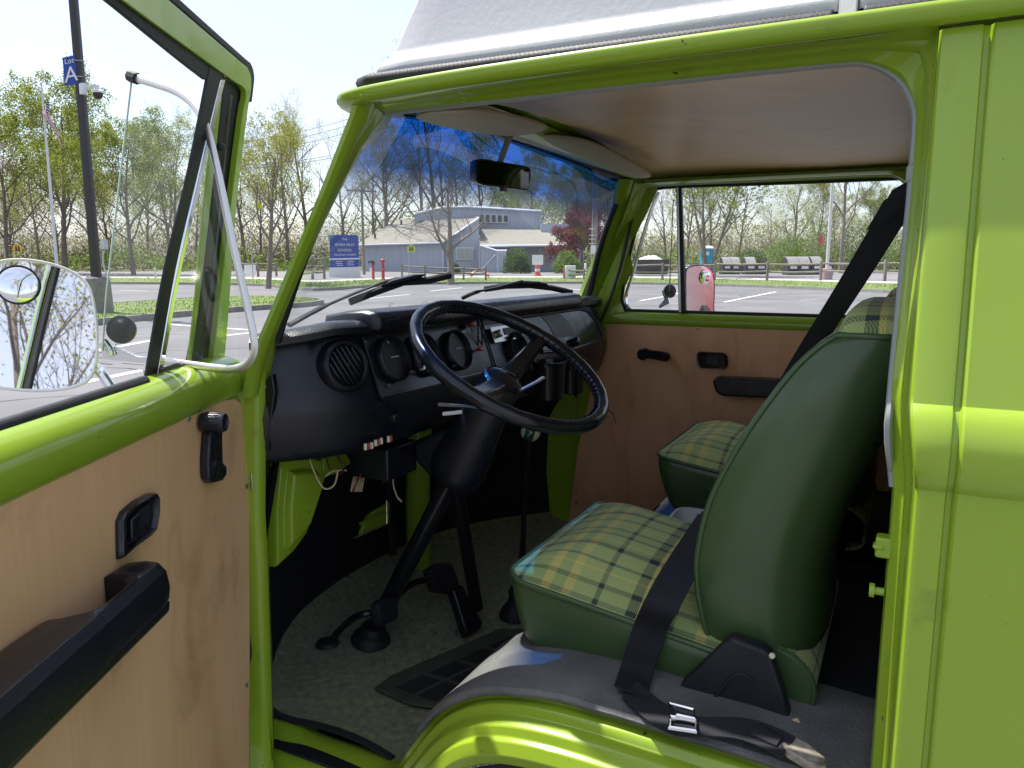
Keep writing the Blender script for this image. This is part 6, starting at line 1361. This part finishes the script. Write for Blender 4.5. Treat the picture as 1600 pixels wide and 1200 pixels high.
# low front roof and entrance wall
b = MB(); e = [bat(750, 383.5, 76.6), bat(889, 382.5, 76.6), bat(850, 359, 83), bat(750, 358, 83)]; b.add(e+[p-Vector((0, 0, 0.2)) for p in e], [(0, 1, 2, 3), (4, 5, 6, 7), (0, 1, 5, 4), (1, 2, 6, 5), (2, 3, 7, 6), (3, 0, 4, 7)]); r2_ = b.build('roof', GM['shingle'], sb_)
b = MB(); b.tube([bat(750, 384.5, 76.5), bat(889, 383.5, 76.5)], 0.10, 6); b.build('gutter', GM['trim'], r2_)
w4 = wall([(750, 384), (888, 383), (888, None), (750, None)], 6, 'entrance_wall', GM['siding'], 78.5)
for px in (819, 844, 887):
    wall([(px-0.8, 384), (px+0.8, 384), (px+0.8, None), (px-0.8, None)], 0.05, 'corner_board', GM['trim'], 78.4)
fw_ = wall([(851, 386), (872, 386), (872, 396), (851, 396)], 0.1, 'window', GM['trim'], 78.3, w4)
for x0 in (852.5, 862.5): wall([(x0, 388), (x0+8, 388), (x0+8, 394.5), (x0, 394.5)], 0.05, 'pane', GM['pane'], 78.22, w4)
g_ = wall([(712, 386), (740, 386), (740, 406), (712, 406)], 0.1, 'window', GM['trim'], 78.4, w2)
for x0 in (714, 722.5, 731): wall([(x0, 388), (x0+7, 388), (x0+7, 404), (x0, 404)], 0.05, 'pane', GM['blind'], 78.3, w2)
# lean-to shed with a boarded door
sh = wall([(751, 384), (776, 392), (791, 392), (791, None), (751, None)], 3.0, 'lean_to', GM['siding'], 74.5)
wall([(776, 392.5), (790.5, 392.5), (790.5, None), (776, None)], 0.05, 'shed_door', GM['trim'], 74.4, sh)
wall([(778.5, 395.5), (788, 395.5), (788, 424), (778.5, 424)], 0.05, 'door_panel', GM['siding'], 74.3, sh)
b = MB(); b.tube([bat(753, 421, 74.4), bat(774, 398, 74.4)], 0.06, 4); b.tube([bat(750.5, 383.5, 74.3), bat(776, 391.5, 74.3), bat(792, 391.5, 74.3)], 0.09, 4); b.build('shed_brace', GM['trim'], sh)
# ---- school name board
sg = thing('school_sign', 'blue school name board on a white base beside the building', 'sign', ground_at(537, 52))
def sgp(px, py, d=52.0): return at(px, py, dist=d)
gzz = ground_at(537, 52).z
b = MB(); b.prism([sgp(515, 368), (sgp(520, 367)), sgp(557, 367), sgp(559, 370), sgp(559.5, 403), sgp(515.5, 404)], HEAD*0.3); b.build('board', GM['blue'], sg)
b = MB(); b.prism([sgp(516, 406), sgp(560, 405), sgp(560, 417), sgp(516, 418)], HEAD*0.3); b.build('lower_board', GM['blue'], sg)
b = MB(); b.prism([sgp(514, 404), sgp(560.5, 403), sgp(560.5, 405.5), sgp(514, 406.5)], HEAD*0.32); b.build('rail', GM['whitep'], sg)
b = MB(); b.prism([sgp(514, 418), sgp(561, 417), flat(sgp(561, 425), gzz-0.1), flat(sgp(514, 425), gzz-0.1)], HEAD*0.5); b.build('base', GM['whitep'], sg)
sx_ = Vector((RT.x, RT.y, 0)).normalized()
for txt, px, py, sz in (('THE', 540.5, 374, 0.20), ('SEVEN HILLS', 540.5, 382.5, 0.235), ('SCHOOL', 541, 391, 0.235), ('HILLSDALE CAMPUS', 541, 398.2, 0.165)):
    t_ = text_mesh(txt, sz, GM['whitep'], 'lettering', sgp(px-2, py, 51.98), sx_, ZZ, sg)
for k, (px, py) in enumerate(((530, 408.5), (530, 411.5), (531, 414.5), (548, 408), (547, 411), (548, 414))):
    b = MB(); b.prism([sgp(px-5, py-0.5, 51.97), sgp(px+5, py-0.6, 51.97), sgp(px+5, py+0.3, 51.97), sgp(px-5, py+0.4, 51.97)], HEAD*0.01); b.build('small_print', GM['trim'], sg)
# ---- lamp post with lot sign and camera
lp = ground_at(166, 19.4); lp.z = 0.135
lamp = thing('lamp_post', 'dark lamp post on a concrete plinth with lot sign and camera', 'lamp post', lp)
b = MB(); q = at(166, 490, dist=19.4); b.lathe([(0.32, -0.1), (0.30, 0.5), (0.285, 0.86), (0.26, 0.88)], (lp.x, lp.y, 0.13), (0, 0, 1), 20); b.build('plinth', GM['conc'], lamp, bevel=0.02)
pb = Vector((lp.x, lp.y, 0)); pt_ = at(113, -40, dist=19.4); pb2 = at(151, 437, dist=19.4)
b = MB(); b.loft([[p+sx_*a+HEAD*c for a, c in rrect(w_, w_, 0.02, 2)] for p, w_ in ((Vector((pb2.x, pb2.y, 0.95)), 0.19), (Vector((pb2.x, pb2.y, 10.0)), 0.16))]); pole_ = b.build('pole', GM['pole'], lamp)
px0 = Vector((pb2.x, pb2.y, 0))
b = MB(); b.box(px0+ZZ*0.98, (0.34, 0.34, 0.10), Matrix.Rotation(PSI, 3, 'Z')); b.build('base_cover', GM['pole'], lamp, bevel=0.01)
def lpp(px, py, d=19.3): return at(px, py, dist=d)
b = MB(); b.prism([lpp(97.5, 90), lpp(117, 86), lpp(121, 131), lpp(101, 134.5)], HEAD*0.012); ban = b.build('lot_banner', GM['blue'], lamp)
bx = (lpp(117, 86)-lpp(97.5, 90)).normalized(); by = (lpp(99, 90)-lpp(102.5, 134)).normalized()
text_mesh('Lot', 0.17, GM['whitep'], 'banner_word', lpp(108, 95.5, 19.29), bx, by, ban); text_mesh('A', 0.50, GM['whitep'], 'banner_letter', lpp(111, 117, 19.29), bx, by, ban)
for y in (94, 119):
    b = MB(); b.tube([lpp(116, y), lpp(129, y+0.5)], 0.012, 5); b.build('banner_clamp', GM['galv'], lamp)
b = MB(); b.box(lpp(130, 139), (0.16, 0.12, 0.26)); b.build('camera_mount', GM['whitep'], lamp, bevel=0.02)
b = MB(); b.tube(cat([lpp(130, 138), lpp(142, 135), lpp(152, 134), lpp(153, 141)], 4), 0.045, 8); ca = b.build('camera_arm', GM['whitep'], lamp)
b = MB(); b.lathe([(0.13, 0.0), (0.135, 0.04), (0.10, 0.07)], lpp(154, 145.5), (0, 0, 1), 18); b.build('camera_housing', GM['whitep'], lamp)
b = MB(); b.lathe([(0.03, -0.13), (0.07, -0.115), (0.10, -0.07), (0.115, 0.0)], lpp(153, 146), (0, 0, 1), 18); b.build('camera_dome', GM['pole'], lamp)
b = MB(); b.box(lpp(163, 382, 19.2), (0.14, 0.12, 0.24)); b.build('junction_box', GM['galv'], lamp, bevel=0.01)
b = MB(); b.tube(cat([lpp(162, 392, 19.2), lpp(161, 410, 19.2), lpp(165, 425, 19.2), lpp(172, 437, 19.2)], 4), 0.02, 6); b.build('conduit', GM['galv'], lamp)
# ---- flagpole and flag
fp = ground_at(88, 50); ftop = at(64.5, 131, dist=50)
fb = Vector((ftop.x*0+fp.x, fp.y, fp.z))
fpl = thing('flagpole', 'white flagpole standing behind the lamp post', 'flagpole', at(90, 428, dist=50))
fb = at(90, 428, dist=50); b = MB(); b.tube([fb, at(77, 275, dist=50), ftop], [0.10, 0.085, 0.05], 10); b.build('pole', GM['flagpole'], fpl); b = MB(); b.lathe([(0.01, 0.0), (0.09, 0.08), (0.01, 0.17)], ftop, (0, 0, 1), 12); b.build('finial', GM['flagpole'], fpl)
flg = thing('flag', 'american flag hanging limp from the flagpole', 'flag', at(82, 235, dist=50))
def fl_pt(u, v):   # u along fly (hanging down), v across hoist
    A = at(69, 148+v*30, dist=49.9); B = at(88+v*12, 205+v*30, dist=49.9); p = A.lerp(B, u); return p+HEAD*0.18*math.sin(u*7+v*4)+sx_*0.06*math.sin(u*9+v*5)
for k in range(13):
    b = MB(); v0, v1 = k/13, (k+1)/13; u0 = 0.42 if k < 7 else 0.0
    b.grid(lambda a, c: fl_pt(u0+(1-u0)*a, v0+(v1-v0)*c), 12, 1); b.build('stripe', GM['flagred' if k % 2 == 0 else 'flagwhite'], flg, ang=180)
b = MB(); b.grid(lambda a, c: fl_pt(0.42*a, c*7/13), 8, 5); cn = b.build('canton', GM['flagblue'], flg, ang=180)
for i in range(5):
    for j in range(4):
        b = MB(); b.box(fl_pt(0.05+i*0.08, 0.06+j*0.13)-HEAD*0.03, (0.05, 0.02, 0.05)); b.build('star', GM['flagwhite'], cn)
# ---- utility poles and wires
def upole(px, dist, top_row, w_, label, extras=False):
    p = ground_at(px, dist); t_ = at(px, top_row, dist=dist); o = thing('utility_pole', label, 'pole', p, 'timber utility poles')
    b = MB(); b.tube([p-ZZ*0.2, flat(p, t_.z)], [w_*0.5, w_*0.36], 10); b.build('pole', GM['timber'], o)
    b = MB(); b.box(flat(p, t_.z-0.6), (2.4, 0.12, 0.14), Matrix.Rotation(PSI+0.5, 3, 'Z')); b.build('crossarm', GM['timber'], o)
    if extras:
        b = MB(); b.box(at(px+2, 390, dist=dist-0.25), (0.30, 0.05, 0.5)); b.build('notice', GM['whitep'], o)
        for r_ in (358, 368, 374, 381, 398):
            b = MB(); q = at(px, r_, dist=dist); b.tube([q-sx_*0.2-HEAD*0.2, q+sx_*0.2-HEAD*0.2], 0.018, 5); b.build('step_band', GM['galv'], o)
    return flat(p, t_.z)
u1 = upole(574, 62, 286, 0.24, 'thin timber utility pole right of the blue school sign'); u2 = upole(925, 47, 205, 0.40, 'thick timber utility pole in front of the plum red tree', True)
def wire(A, B, sag, lab):
    b = MB(); b.tube([A.lerp(B, k/14)-ZZ*sag*4*(k/14)*(1-k/14) for k in range(15)], 0.016, 4); tag(b.build('overhead_wire', GM['wire']), lab, 'wire', 'overhead wires')
for n_, (a_, c_, d0, d1) in enumerate((((250, 234), (560, 181), 55, 70), ((250, 243), (560, 191), 55, 70), ((280, 244), (560, 202), 55, 70), ((300, 258), (560, 232), 55, 70), ((300, 263), (560, 236), 55, 70), ((560, 200), (1000, 150), 60, 47), ((560, 215), (1000, 172), 60, 47), ((574, 330), (925, 288), 62, 47))):
    wire(at(*a_, dist=d0), at(*c_, dist=d1), 0.5, ('%s power line from the top left of the windshield pillar' % ('highest', 'second', 'third', 'fourth', 'lowest')[n_]) if n_ < 5 else ('upper thin line under the blue shade band', 'lower thin line under the blue shade band', 'thin line sagging above the school roof between the utility poles')[n_-5])
# ---- split rail fences
def fence(pts, dist, label, rails=(0.55, 1.0), hgt=1.15, name='rail_fence'):
    P = [ground_at(px, d) for px, d in pts]; o = thing(name, label, 'fence', P[0])
    for p in P:
        b = MB(); b.box(p+ZZ*(hgt/2-0.05), (0.14, 0.14, hgt+0.1), Matrix.Rotation(PSI, 3, 'Z')); b.build('post', GM['timber'], o, bevel=0.02)
    for a_, c_ in zip(P, P[1:]):
        for h in rails:
            b = MB(); k0 = a_+ZZ*(h+rg.uniform(-.04, .04)); k1 = c_+ZZ*(h+rg.uniform(-.04, .04)); b.tube([k0, k0.lerp(k1, 0.5)-ZZ*0.04, k1], [0.055, 0.065, 0.055], 6); b.build('rail', GM['timber'], o)
fence([(960, 54), (1030, 52.5), (1110, 50.5), (1190, 48), (1272, 45.5), (1370, 42.5), (1480, 40)], 0, 'weathered split rail fence in front of the dumpsters')
fence([(632, 54), (667, 54), (726, 54), (760, 54)], 0, 'low rail fence in front of the grey blue wall', (0.45, 0.8), 0.95)
fence([(880, 56), (910, 55), (948, 54)], 0, 'short rail fence by the thick utility pole', (0.3, 0.6), 0.75)
fence([(470, 46), (495, 47), (513, 48)], 0, 'pale railing left of the blue school sign', (0.4, 0.8, 1.2), 1.3)
fence([(355, 56), (385, 56), (412, 56), (440, 56)], 0, 'rail fence behind the small pale budding tree', (0.5, 0.9), 1.0)
# ---- dumpsters, toilet cabin, skip
def dumpster(x0, x1, dist, label, open_=False):
    p = ground_at((x0+x1)/2, dist); wd = (x1-x0)/F*dist; ht = 1.35; o = thing('dumpster', label, 'dumpster', p, 'black dumpsters behind the rail fence'); d = HEAD*1.2; hx = sx_*wd/2
    b = MB(); b.prism([p-hx, p+hx, p+hx+ZZ*ht*0.55, p-hx+ZZ*ht*0.55], d); b.prism([p+hx*0.98+ZZ*ht*0.55, p+hx*0.98+d+ZZ*ht*0.55, p+hx*0.98+d+ZZ*ht, p+hx*0.98+d*0.5+ZZ*ht], -hx*0.06); b.prism([p-hx*0.98+ZZ*ht*0.55, p-hx*0.98+d+ZZ*ht*0.55, p-hx*0.98+d+ZZ*ht, p-hx*0.98+d*0.5+ZZ*ht], hx*0.06); b.build('bin', GM['bin'], o)
    for s in (-1, 1):
        if open_ and s == 1: continue
        b = MB(); c0 = p+hx*(0.5*s)+ZZ*ht*0.56-d*0.05; b.loft([[c0-hx*0.48+d*t+ZZ*h, c0+hx*0.48+d*t+ZZ*h, c0+hx*0.48+d*t+ZZ*(h+0.05), c0-hx*0.48+d*t+ZZ*(h+0.05)] for t, h in ((0, 0), (0.3, ht*0.30), (0.6, ht*0.44), (1.05, ht*0.45))]); b.build('lid', GM['lid'], o)
    for k in (-0.5, 0.5):
        b = MB(); b.prism([p+hx*(k-0.3)-HEAD*0.02+ZZ*ht*0.35, p+hx*(k+0.3)-HEAD*0.02+ZZ*ht*0.35, p+hx*(k+0.3)-HEAD*0.02+ZZ*ht*0.5, p+hx*(k-0.3)-HEAD*0.02+ZZ*ht*0.5], HEAD*0.01); b.build('label_plate', GM['whitep'], o)
dumpster(1122, 1149, 64, 'leftmost closed dumpster, nearest to the turquoise cabin'); dumpster(1157, 1189, 63, 'open dumpster, second from the turquoise cabin', True); dumpster(1221, 1256, 60, 'closed dumpster just left of the white pole'); dumpster(1258, 1291, 60, 'open dumpster directly behind the white pole', True)
p = ground_at(1099, 63); pc_ = thing('toilet_cabin', 'turquoise portable toilet cabin with white roof', 'toilet', p)
b = MB(); wx = 0.47; b.loft([[p+sx_*a+HEAD*(c+0.5)+ZZ*h for a, c in rrect(2*wx*s, 1.0*s, 0.08, 3)] for h, s in ((0, 1), (0.06, 1.02), (2.05, 0.97))]); b.build('cabin', GM['teal'], pc_)
b = MB(); b.loft([[p+sx_*a+HEAD*(c+0.5)+ZZ*h for a, c in rrect(2*wx*s, 1.0*s, 0.1, 3)] for h, s in ((2.05, 1.02), (2.16, 1.0), (2.28, 0.7), (2.32, 0.3))]); b.build('roof', GM['whitep'], pc_)
b = MB(); b.prism([p+sx_*a-HEAD*0.02+ZZ*h for a, h in ((-0.36, 0.1), (0.36, 0.1), (0.36, 1.9), (-0.36, 1.9))], HEAD*0.03); dr_ = b.build('door', GM['teal'], pc_)
b = MB(); b.prism([p+sx_*a-HEAD*0.03+ZZ*h for a, h in ((-0.2, 1.55), (0.05, 1.55), (0.05, 1.85), (-0.2, 1.85))], HEAD*0.02); b.build('door_notice', GM['whitep'], dr_)
p = ground_at(1015, 60); o = thing('waste_skip', 'long dark waste skip heaped with pale rubbish, seen through the vent window', 'skip', p)
b = MB(); b.loft([[p+sx_*a*s+HEAD*(c*s+1)+ZZ*h for a, c in ((-1.3, -1), (1.3, -1), (1.3, 1), (-1.3, 1))] for h, s in ((0.1, 0.9), (1.25, 1.0), (1.25, 0.93), (1.0, 0.9))]); b.build('skip_body', GM['bin'], o)
b = MB(); b.grid(lambda u, v: p+sx_*(u*2.3-1.15)+HEAD*(0.1+v*1.8)+ZZ*(1.1+0.45*math.sin(math.pi*u)*math.sin(math.pi*v)+0.2*noise.noise(Vector((u*9, v*6, 1)))), 14, 8); b.build('rubbish_heap', GM['whitep'], o)
# ---- poles, signs and small things
def post_thing(px, dist, top, w_, m, name, label, cat_):
    p = ground_at(px, dist); t_ = at(px, top, dist=dist); o = thing(name, label, cat_, p); b = MB(); b.tube([p-ZZ*0.05, flat(p, t_.z)], [w_/2, w_/2*0.8], 10); b.build('pole', m, o); return o, p, t_
o, p, t_ = post_thing(1281, 46.5, 150, 0.20, GM['flagpole'], 'light_pole', 'tall pale light pole on a pinkish block behind the rail fence', 'light pole')
b = MB(); b.lathe([(0.34, 0), (0.33, 0.62), (0.30, 0.66)], p, (0, 0, 1), 14); b.build('base_block', GM['pinkb'], o)
b = MB(); b.box(at(1283, 375, dist=46.4), (0.2, 0.1, 0.55)); b.build('red_tag', GM['redp'], o)
def sign(px, dist, row, shape, sz, m, name, label, glyph=True):
    p = ground_at(px, dist); c = at(px, row, dist=dist); o = thing(name, label, 'sign', p)
    b = MB(); b.tube([p, flat(p, c.z)], 0.03, 6); b.build('post', GM['galv'], o)
    b = MB(); b.prism([c+sx_*a*sz+ZZ*d*sz-HEAD*0.05 for a, d in shape], HEAD*0.02); pl_ = b.build('plate', m, o)
    if glyph:
        for dx in (-0.14, 0.16):
            b = MB(); b.lathe([(0.001, 0.0), (0.07*sz, 0.02), (0.001, 0.04)], c+sx_*dx*sz+ZZ*0.24*sz-HEAD*0.08, HEAD, 10); b.build('figure_head', GM['pole'], pl_)
            b = MB(); b.prism([c+sx_*(dx+a)*sz+ZZ*d*sz-HEAD*0.07 for a, d in ((-0.08, 0.15), (0.08, 0.15), (0.10, -0.05), (0.12, -0.34), (0.03, -0.34), (0.0, -0.1), (-0.06, -0.34), (-0.14, -0.34), (-0.07, -0.05))], HEAD*0.01); b.build('figure_body', GM['pole'], pl_)
    return o
pent = [(-0.45, -0.45), (0.45, -0.45), (0.5, 0.1), (0, 0.6), (-0.5, 0.1)]; diam = [(0, -0.6), (0.6, 0), (0, 0.6), (-0.6, 0)]; sq_ = [(-0.5, -0.4), (0.5, -0.4), (0.5, 0.4), (-0.5, 0.4)]
sign(642.5, 47.5, 388, pent, 0.50, GM['yellow'], 'crossing_sign', 'yellow green school crossing sign in front of the grey blue wall')
sign(404, 46, 322, diam, 0.48, GM['yellow'], 'warning_sign', 'yellow diamond sign behind the small pale budding tree', False)
sign(28, 52, 388, pent, 0.60, GM['amber'], 'crossing_sign', 'amber crossing sign at the left picture edge above the wing mirror')
sign(391, 54, 421, sq_, 0.8, GM['whitep'], 'back_of_sign', 'white panel on a post left of the windshield pillar', False)
sign(243, 55, 428, [(-0.06, -0.5), (0.06, -0.5), (0.06, 0.5), (-0.06, 0.5)], 1.0, GM['whitep'], 'marker_post', 'slim white marker post seen through the vent glass', False)
p = ground_at(603, 50); o = thing('standpipe', 'tall red standpipe in front of the grey blue wall', 'standpipe', p)
b = MB(); b.lathe([(0.16, 0), (0.16, 0.06), (0.10, 0.09), (0.10, 0.55), (0.13, 0.58), (0.13, 0.68), (0.10, 0.72), (0.10, 1.15), (0.13, 1.18), (0.12, 1.30), (0.06, 1.36)], p, (0, 0, 1), 14); b.build('body', GM['redp'], o)
b = MB(); b.tube([p+ZZ*1.24-sx_*0.16, p+ZZ*1.24+sx_*0.16], 0.05, 8); b.build('outlet', GM['redp'], o)
p = ground_at(588, 50); o = thing('bent_standpipe', 'shorter red pipe with bent dark top and white sleeve', 'standpipe', p)
b = MB(); b.tube([p, p+ZZ*0.95], 0.085, 10); b.build('body', GM['redp'], o); b = MB(); b.tube([p+ZZ*0.42-sx_*0.12, p+ZZ*0.75-sx_*0.12], 0.10, 8); b.build('sleeve', GM['whitep'], o); b = MB(); b.tube(cat([p+ZZ*0.95, p+ZZ*1.12, p+ZZ*1.15-sx_*0.15, p+ZZ*1.12-sx_*0.32], 4), 0.10, 8); b.build('bent_top', GM['pole'], o)
def cone(px, dist, label, tilt):
    p = ground_at(px, dist); o = thing('traffic_cone', label, 'cone', p, 'orange cones by the building'); ax = Vector((sx_.x*tilt, sx_.y*tilt, 1)).normalized(); q = p+ZZ*(0.12 if tilt else 0)
    b = MB(); b.lathe([(0.15, 0.03), (0.11, 0.2), (0.10, 0.22)], q, ax, 14); b.lathe([(0.075, 0.38), (0.03, 0.66), (0.025, 0.68)], q, ax, 14); b.box(q+ax*0.015, (0.36, 0.36, 0.03)); b.build('cone_body', GM['orange'], o)
    b = MB(); b.lathe([(0.105, 0.2), (0.073, 0.4)], q, ax, 14); b.build('white_band', GM['whitep'], o)
cone(736, 57, 'tipped orange cone under the white framed window', 1.2); cone(766, 57, 'orange cone lying left of the shed door', -1.6)
p = ground_at(839, 60); o = thing('barrel_sign', 'white notice on an orange striped barrel by the entrance', 'sign', p)
b = MB(); b.lathe([(0.30, 0), (0.30, 0.06), (0.22, 0.08), (0.21, 0.35), (0.20, 0.36)], p, (0, 0, 1), 14); b.lathe([(0.19, 0.55), (0.17, 0.85), (0.10, 0.9)], p, (0, 0, 1), 14); b.build('barrel', GM['orange'], o); b = MB(); b.lathe([(0.20, 0.36), (0.19, 0.55)], p, (0, 0, 1), 14); b.build('white_band', GM['whitep'], o)
b = MB(); b.prism([p+sx_*a-HEAD*0.25+ZZ*h for a, h in ((-0.42, 0.85), (0.42, 0.85), (0.42, 1.6), (-0.42, 1.6))], HEAD*0.03); nb = b.build('notice_board', GM['whitep'], o); b = MB(); b.prism([p+sx_*a-HEAD*0.27+ZZ*h for a, h in ((-0.3, 1.15), (0.25, 1.2), (0.3, 1.45), (-0.2, 1.4))], HEAD*0.01); b.build('notice_print', GM['trim'], nb)
p = ground_at(889, 56); o = thing('utility_cabinet', 'small white cabinet beside the drive, orange marker at its left', 'cabinet', p)
b = MB(); b.box(p+ZZ*0.45, (0.75, 0.5, 0.95), Matrix.Rotation(PSI, 3, 'Z')); b.build('cabinet', GM['whitep'], o, bevel=0.03); b = MB(); b.tube([p-sx_*0.45, p-sx_*0.45+ZZ*0.7], 0.08, 8); b.build('marker', GM['orange'], o)
o = tag(MB().lathe([(0.20, 0), (0.10, 0.1), (0.09, 0.9), (0.05, 0.95)], ground_at(912, 60), (0, 0, 1), 12).build('delineator_post', GM['whitep']), 'small white delineator left of the thick utility pole', 'post')
# ---- behind the camera, seen in the mirrors: a budding tree, trees along the back and a parked red car
tree('twiggy', 'small_tree', 'pale budding tree whose bare twigs show in the driver wing mirror', 0, 0, 6.6, loc=Vector((7.6, -9.6, 0)), rz=0.4)
for k, (x, y, kd, H, lab) in enumerate(((30, 2, 'leafy', 11, 'green tree mirrored in the passenger wing mirror'), (34, 9, 'budding', 10, 'yellow green tree mirrored beside it'), (27, -12, 'bare', 12, 'bare tree far behind the van on the driver side'))):
    tree(kd, 'rear_tree', lab, 0, 0, H, loc=Vector((x, y, 0)), rz=k)
car = thing('parked_car', 'red parked car showing in the passenger wing mirror', 'car', (5.2, 3.35, 0))
def cp(x, y, z): return Vector((5.2+x, 3.35+y, z))
b = MB(); st_ = [(-2.1, 0.35, 0.62, 0.72), (-1.95, 0.30, 0.74, 0.80), (-1.2, 0.25, 0.92, 0.86), (-0.6, 0.24, 0.98, 0.88), (0.6, 0.24, 1.0, 0.88), (1.5, 0.25, 1.0, 0.87), (1.95, 0.30, 0.94, 0.80), (2.1, 0.40, 0.8, 0.70)]
b.loft([[cp(x, -w_, zb+0.1), cp(x, -w_*1.02, (zb+zt)/2), cp(x, -w_*0.96, zt-0.05), cp(x, -w_*0.85, zt), cp(x, w_*0.85, zt), cp(x, w_*0.96, zt-0.05), cp(x, w_*1.02, (zb+zt)/2), cp(x, w_, zb+0.1), cp(x, w_*0.8, zb), cp(x, -w_*0.8, zb)] for x, zb, zt, w_ in st_]); b.build('body', GM['carred'], car, bevel=0.02)
b = MB(); b.loft([[cp(x0, -w_, z), cp(x1, -w_, z), cp(x1, w_, z), cp(x0, w_, z)] for z, x0, x1, w_ in ((0.97, -1.0, 1.75, 0.80), (1.38, -0.25, 1.30, 0.62))]); b.build('glasshouse', GM['pane'], car)
b = MB(); b.loft([[cp(x0, -w_, z), cp(x1, -w_, z), cp(x1, w_, z), cp(x0, w_, z)] for z, x0, x1, w_ in ((1.375, -0.3, 1.35, 0.64), (1.43, -0.15, 1.2, 0.58))]); b.build('roof', GM['carred'], car, bevel=0.02)
for x in (-1.3, 1.3):
    for y in (-0.8, 0.8):
        b = MB(); b.lathe([(0.05, -0.09), (0.19, -0.10), (0.30, -0.09), (0.31, 0), (0.30, 0.09), (0.19, 0.10), (0.05, 0.09)], cp(x, y, 0.31), (0, 1, 0), 24); wl = b.build('wheel', MT['tyre'], car)
        b = MB(); b.lathe([(0.02, -0.105), (0.185, -0.105), (0.185, 0.105), (0.02, 0.105)], cp(x, y, 0.31), (0, 1, 0), 18); b.build('rim', MT['alu'], wl)
for y in (-0.6, 0.6):
    b = MB(); b.box(cp(-2.07, y, 0.66), (0.08, 0.3, 0.12)); b.build('headlight', MT['white'], car, bevel=0.02)
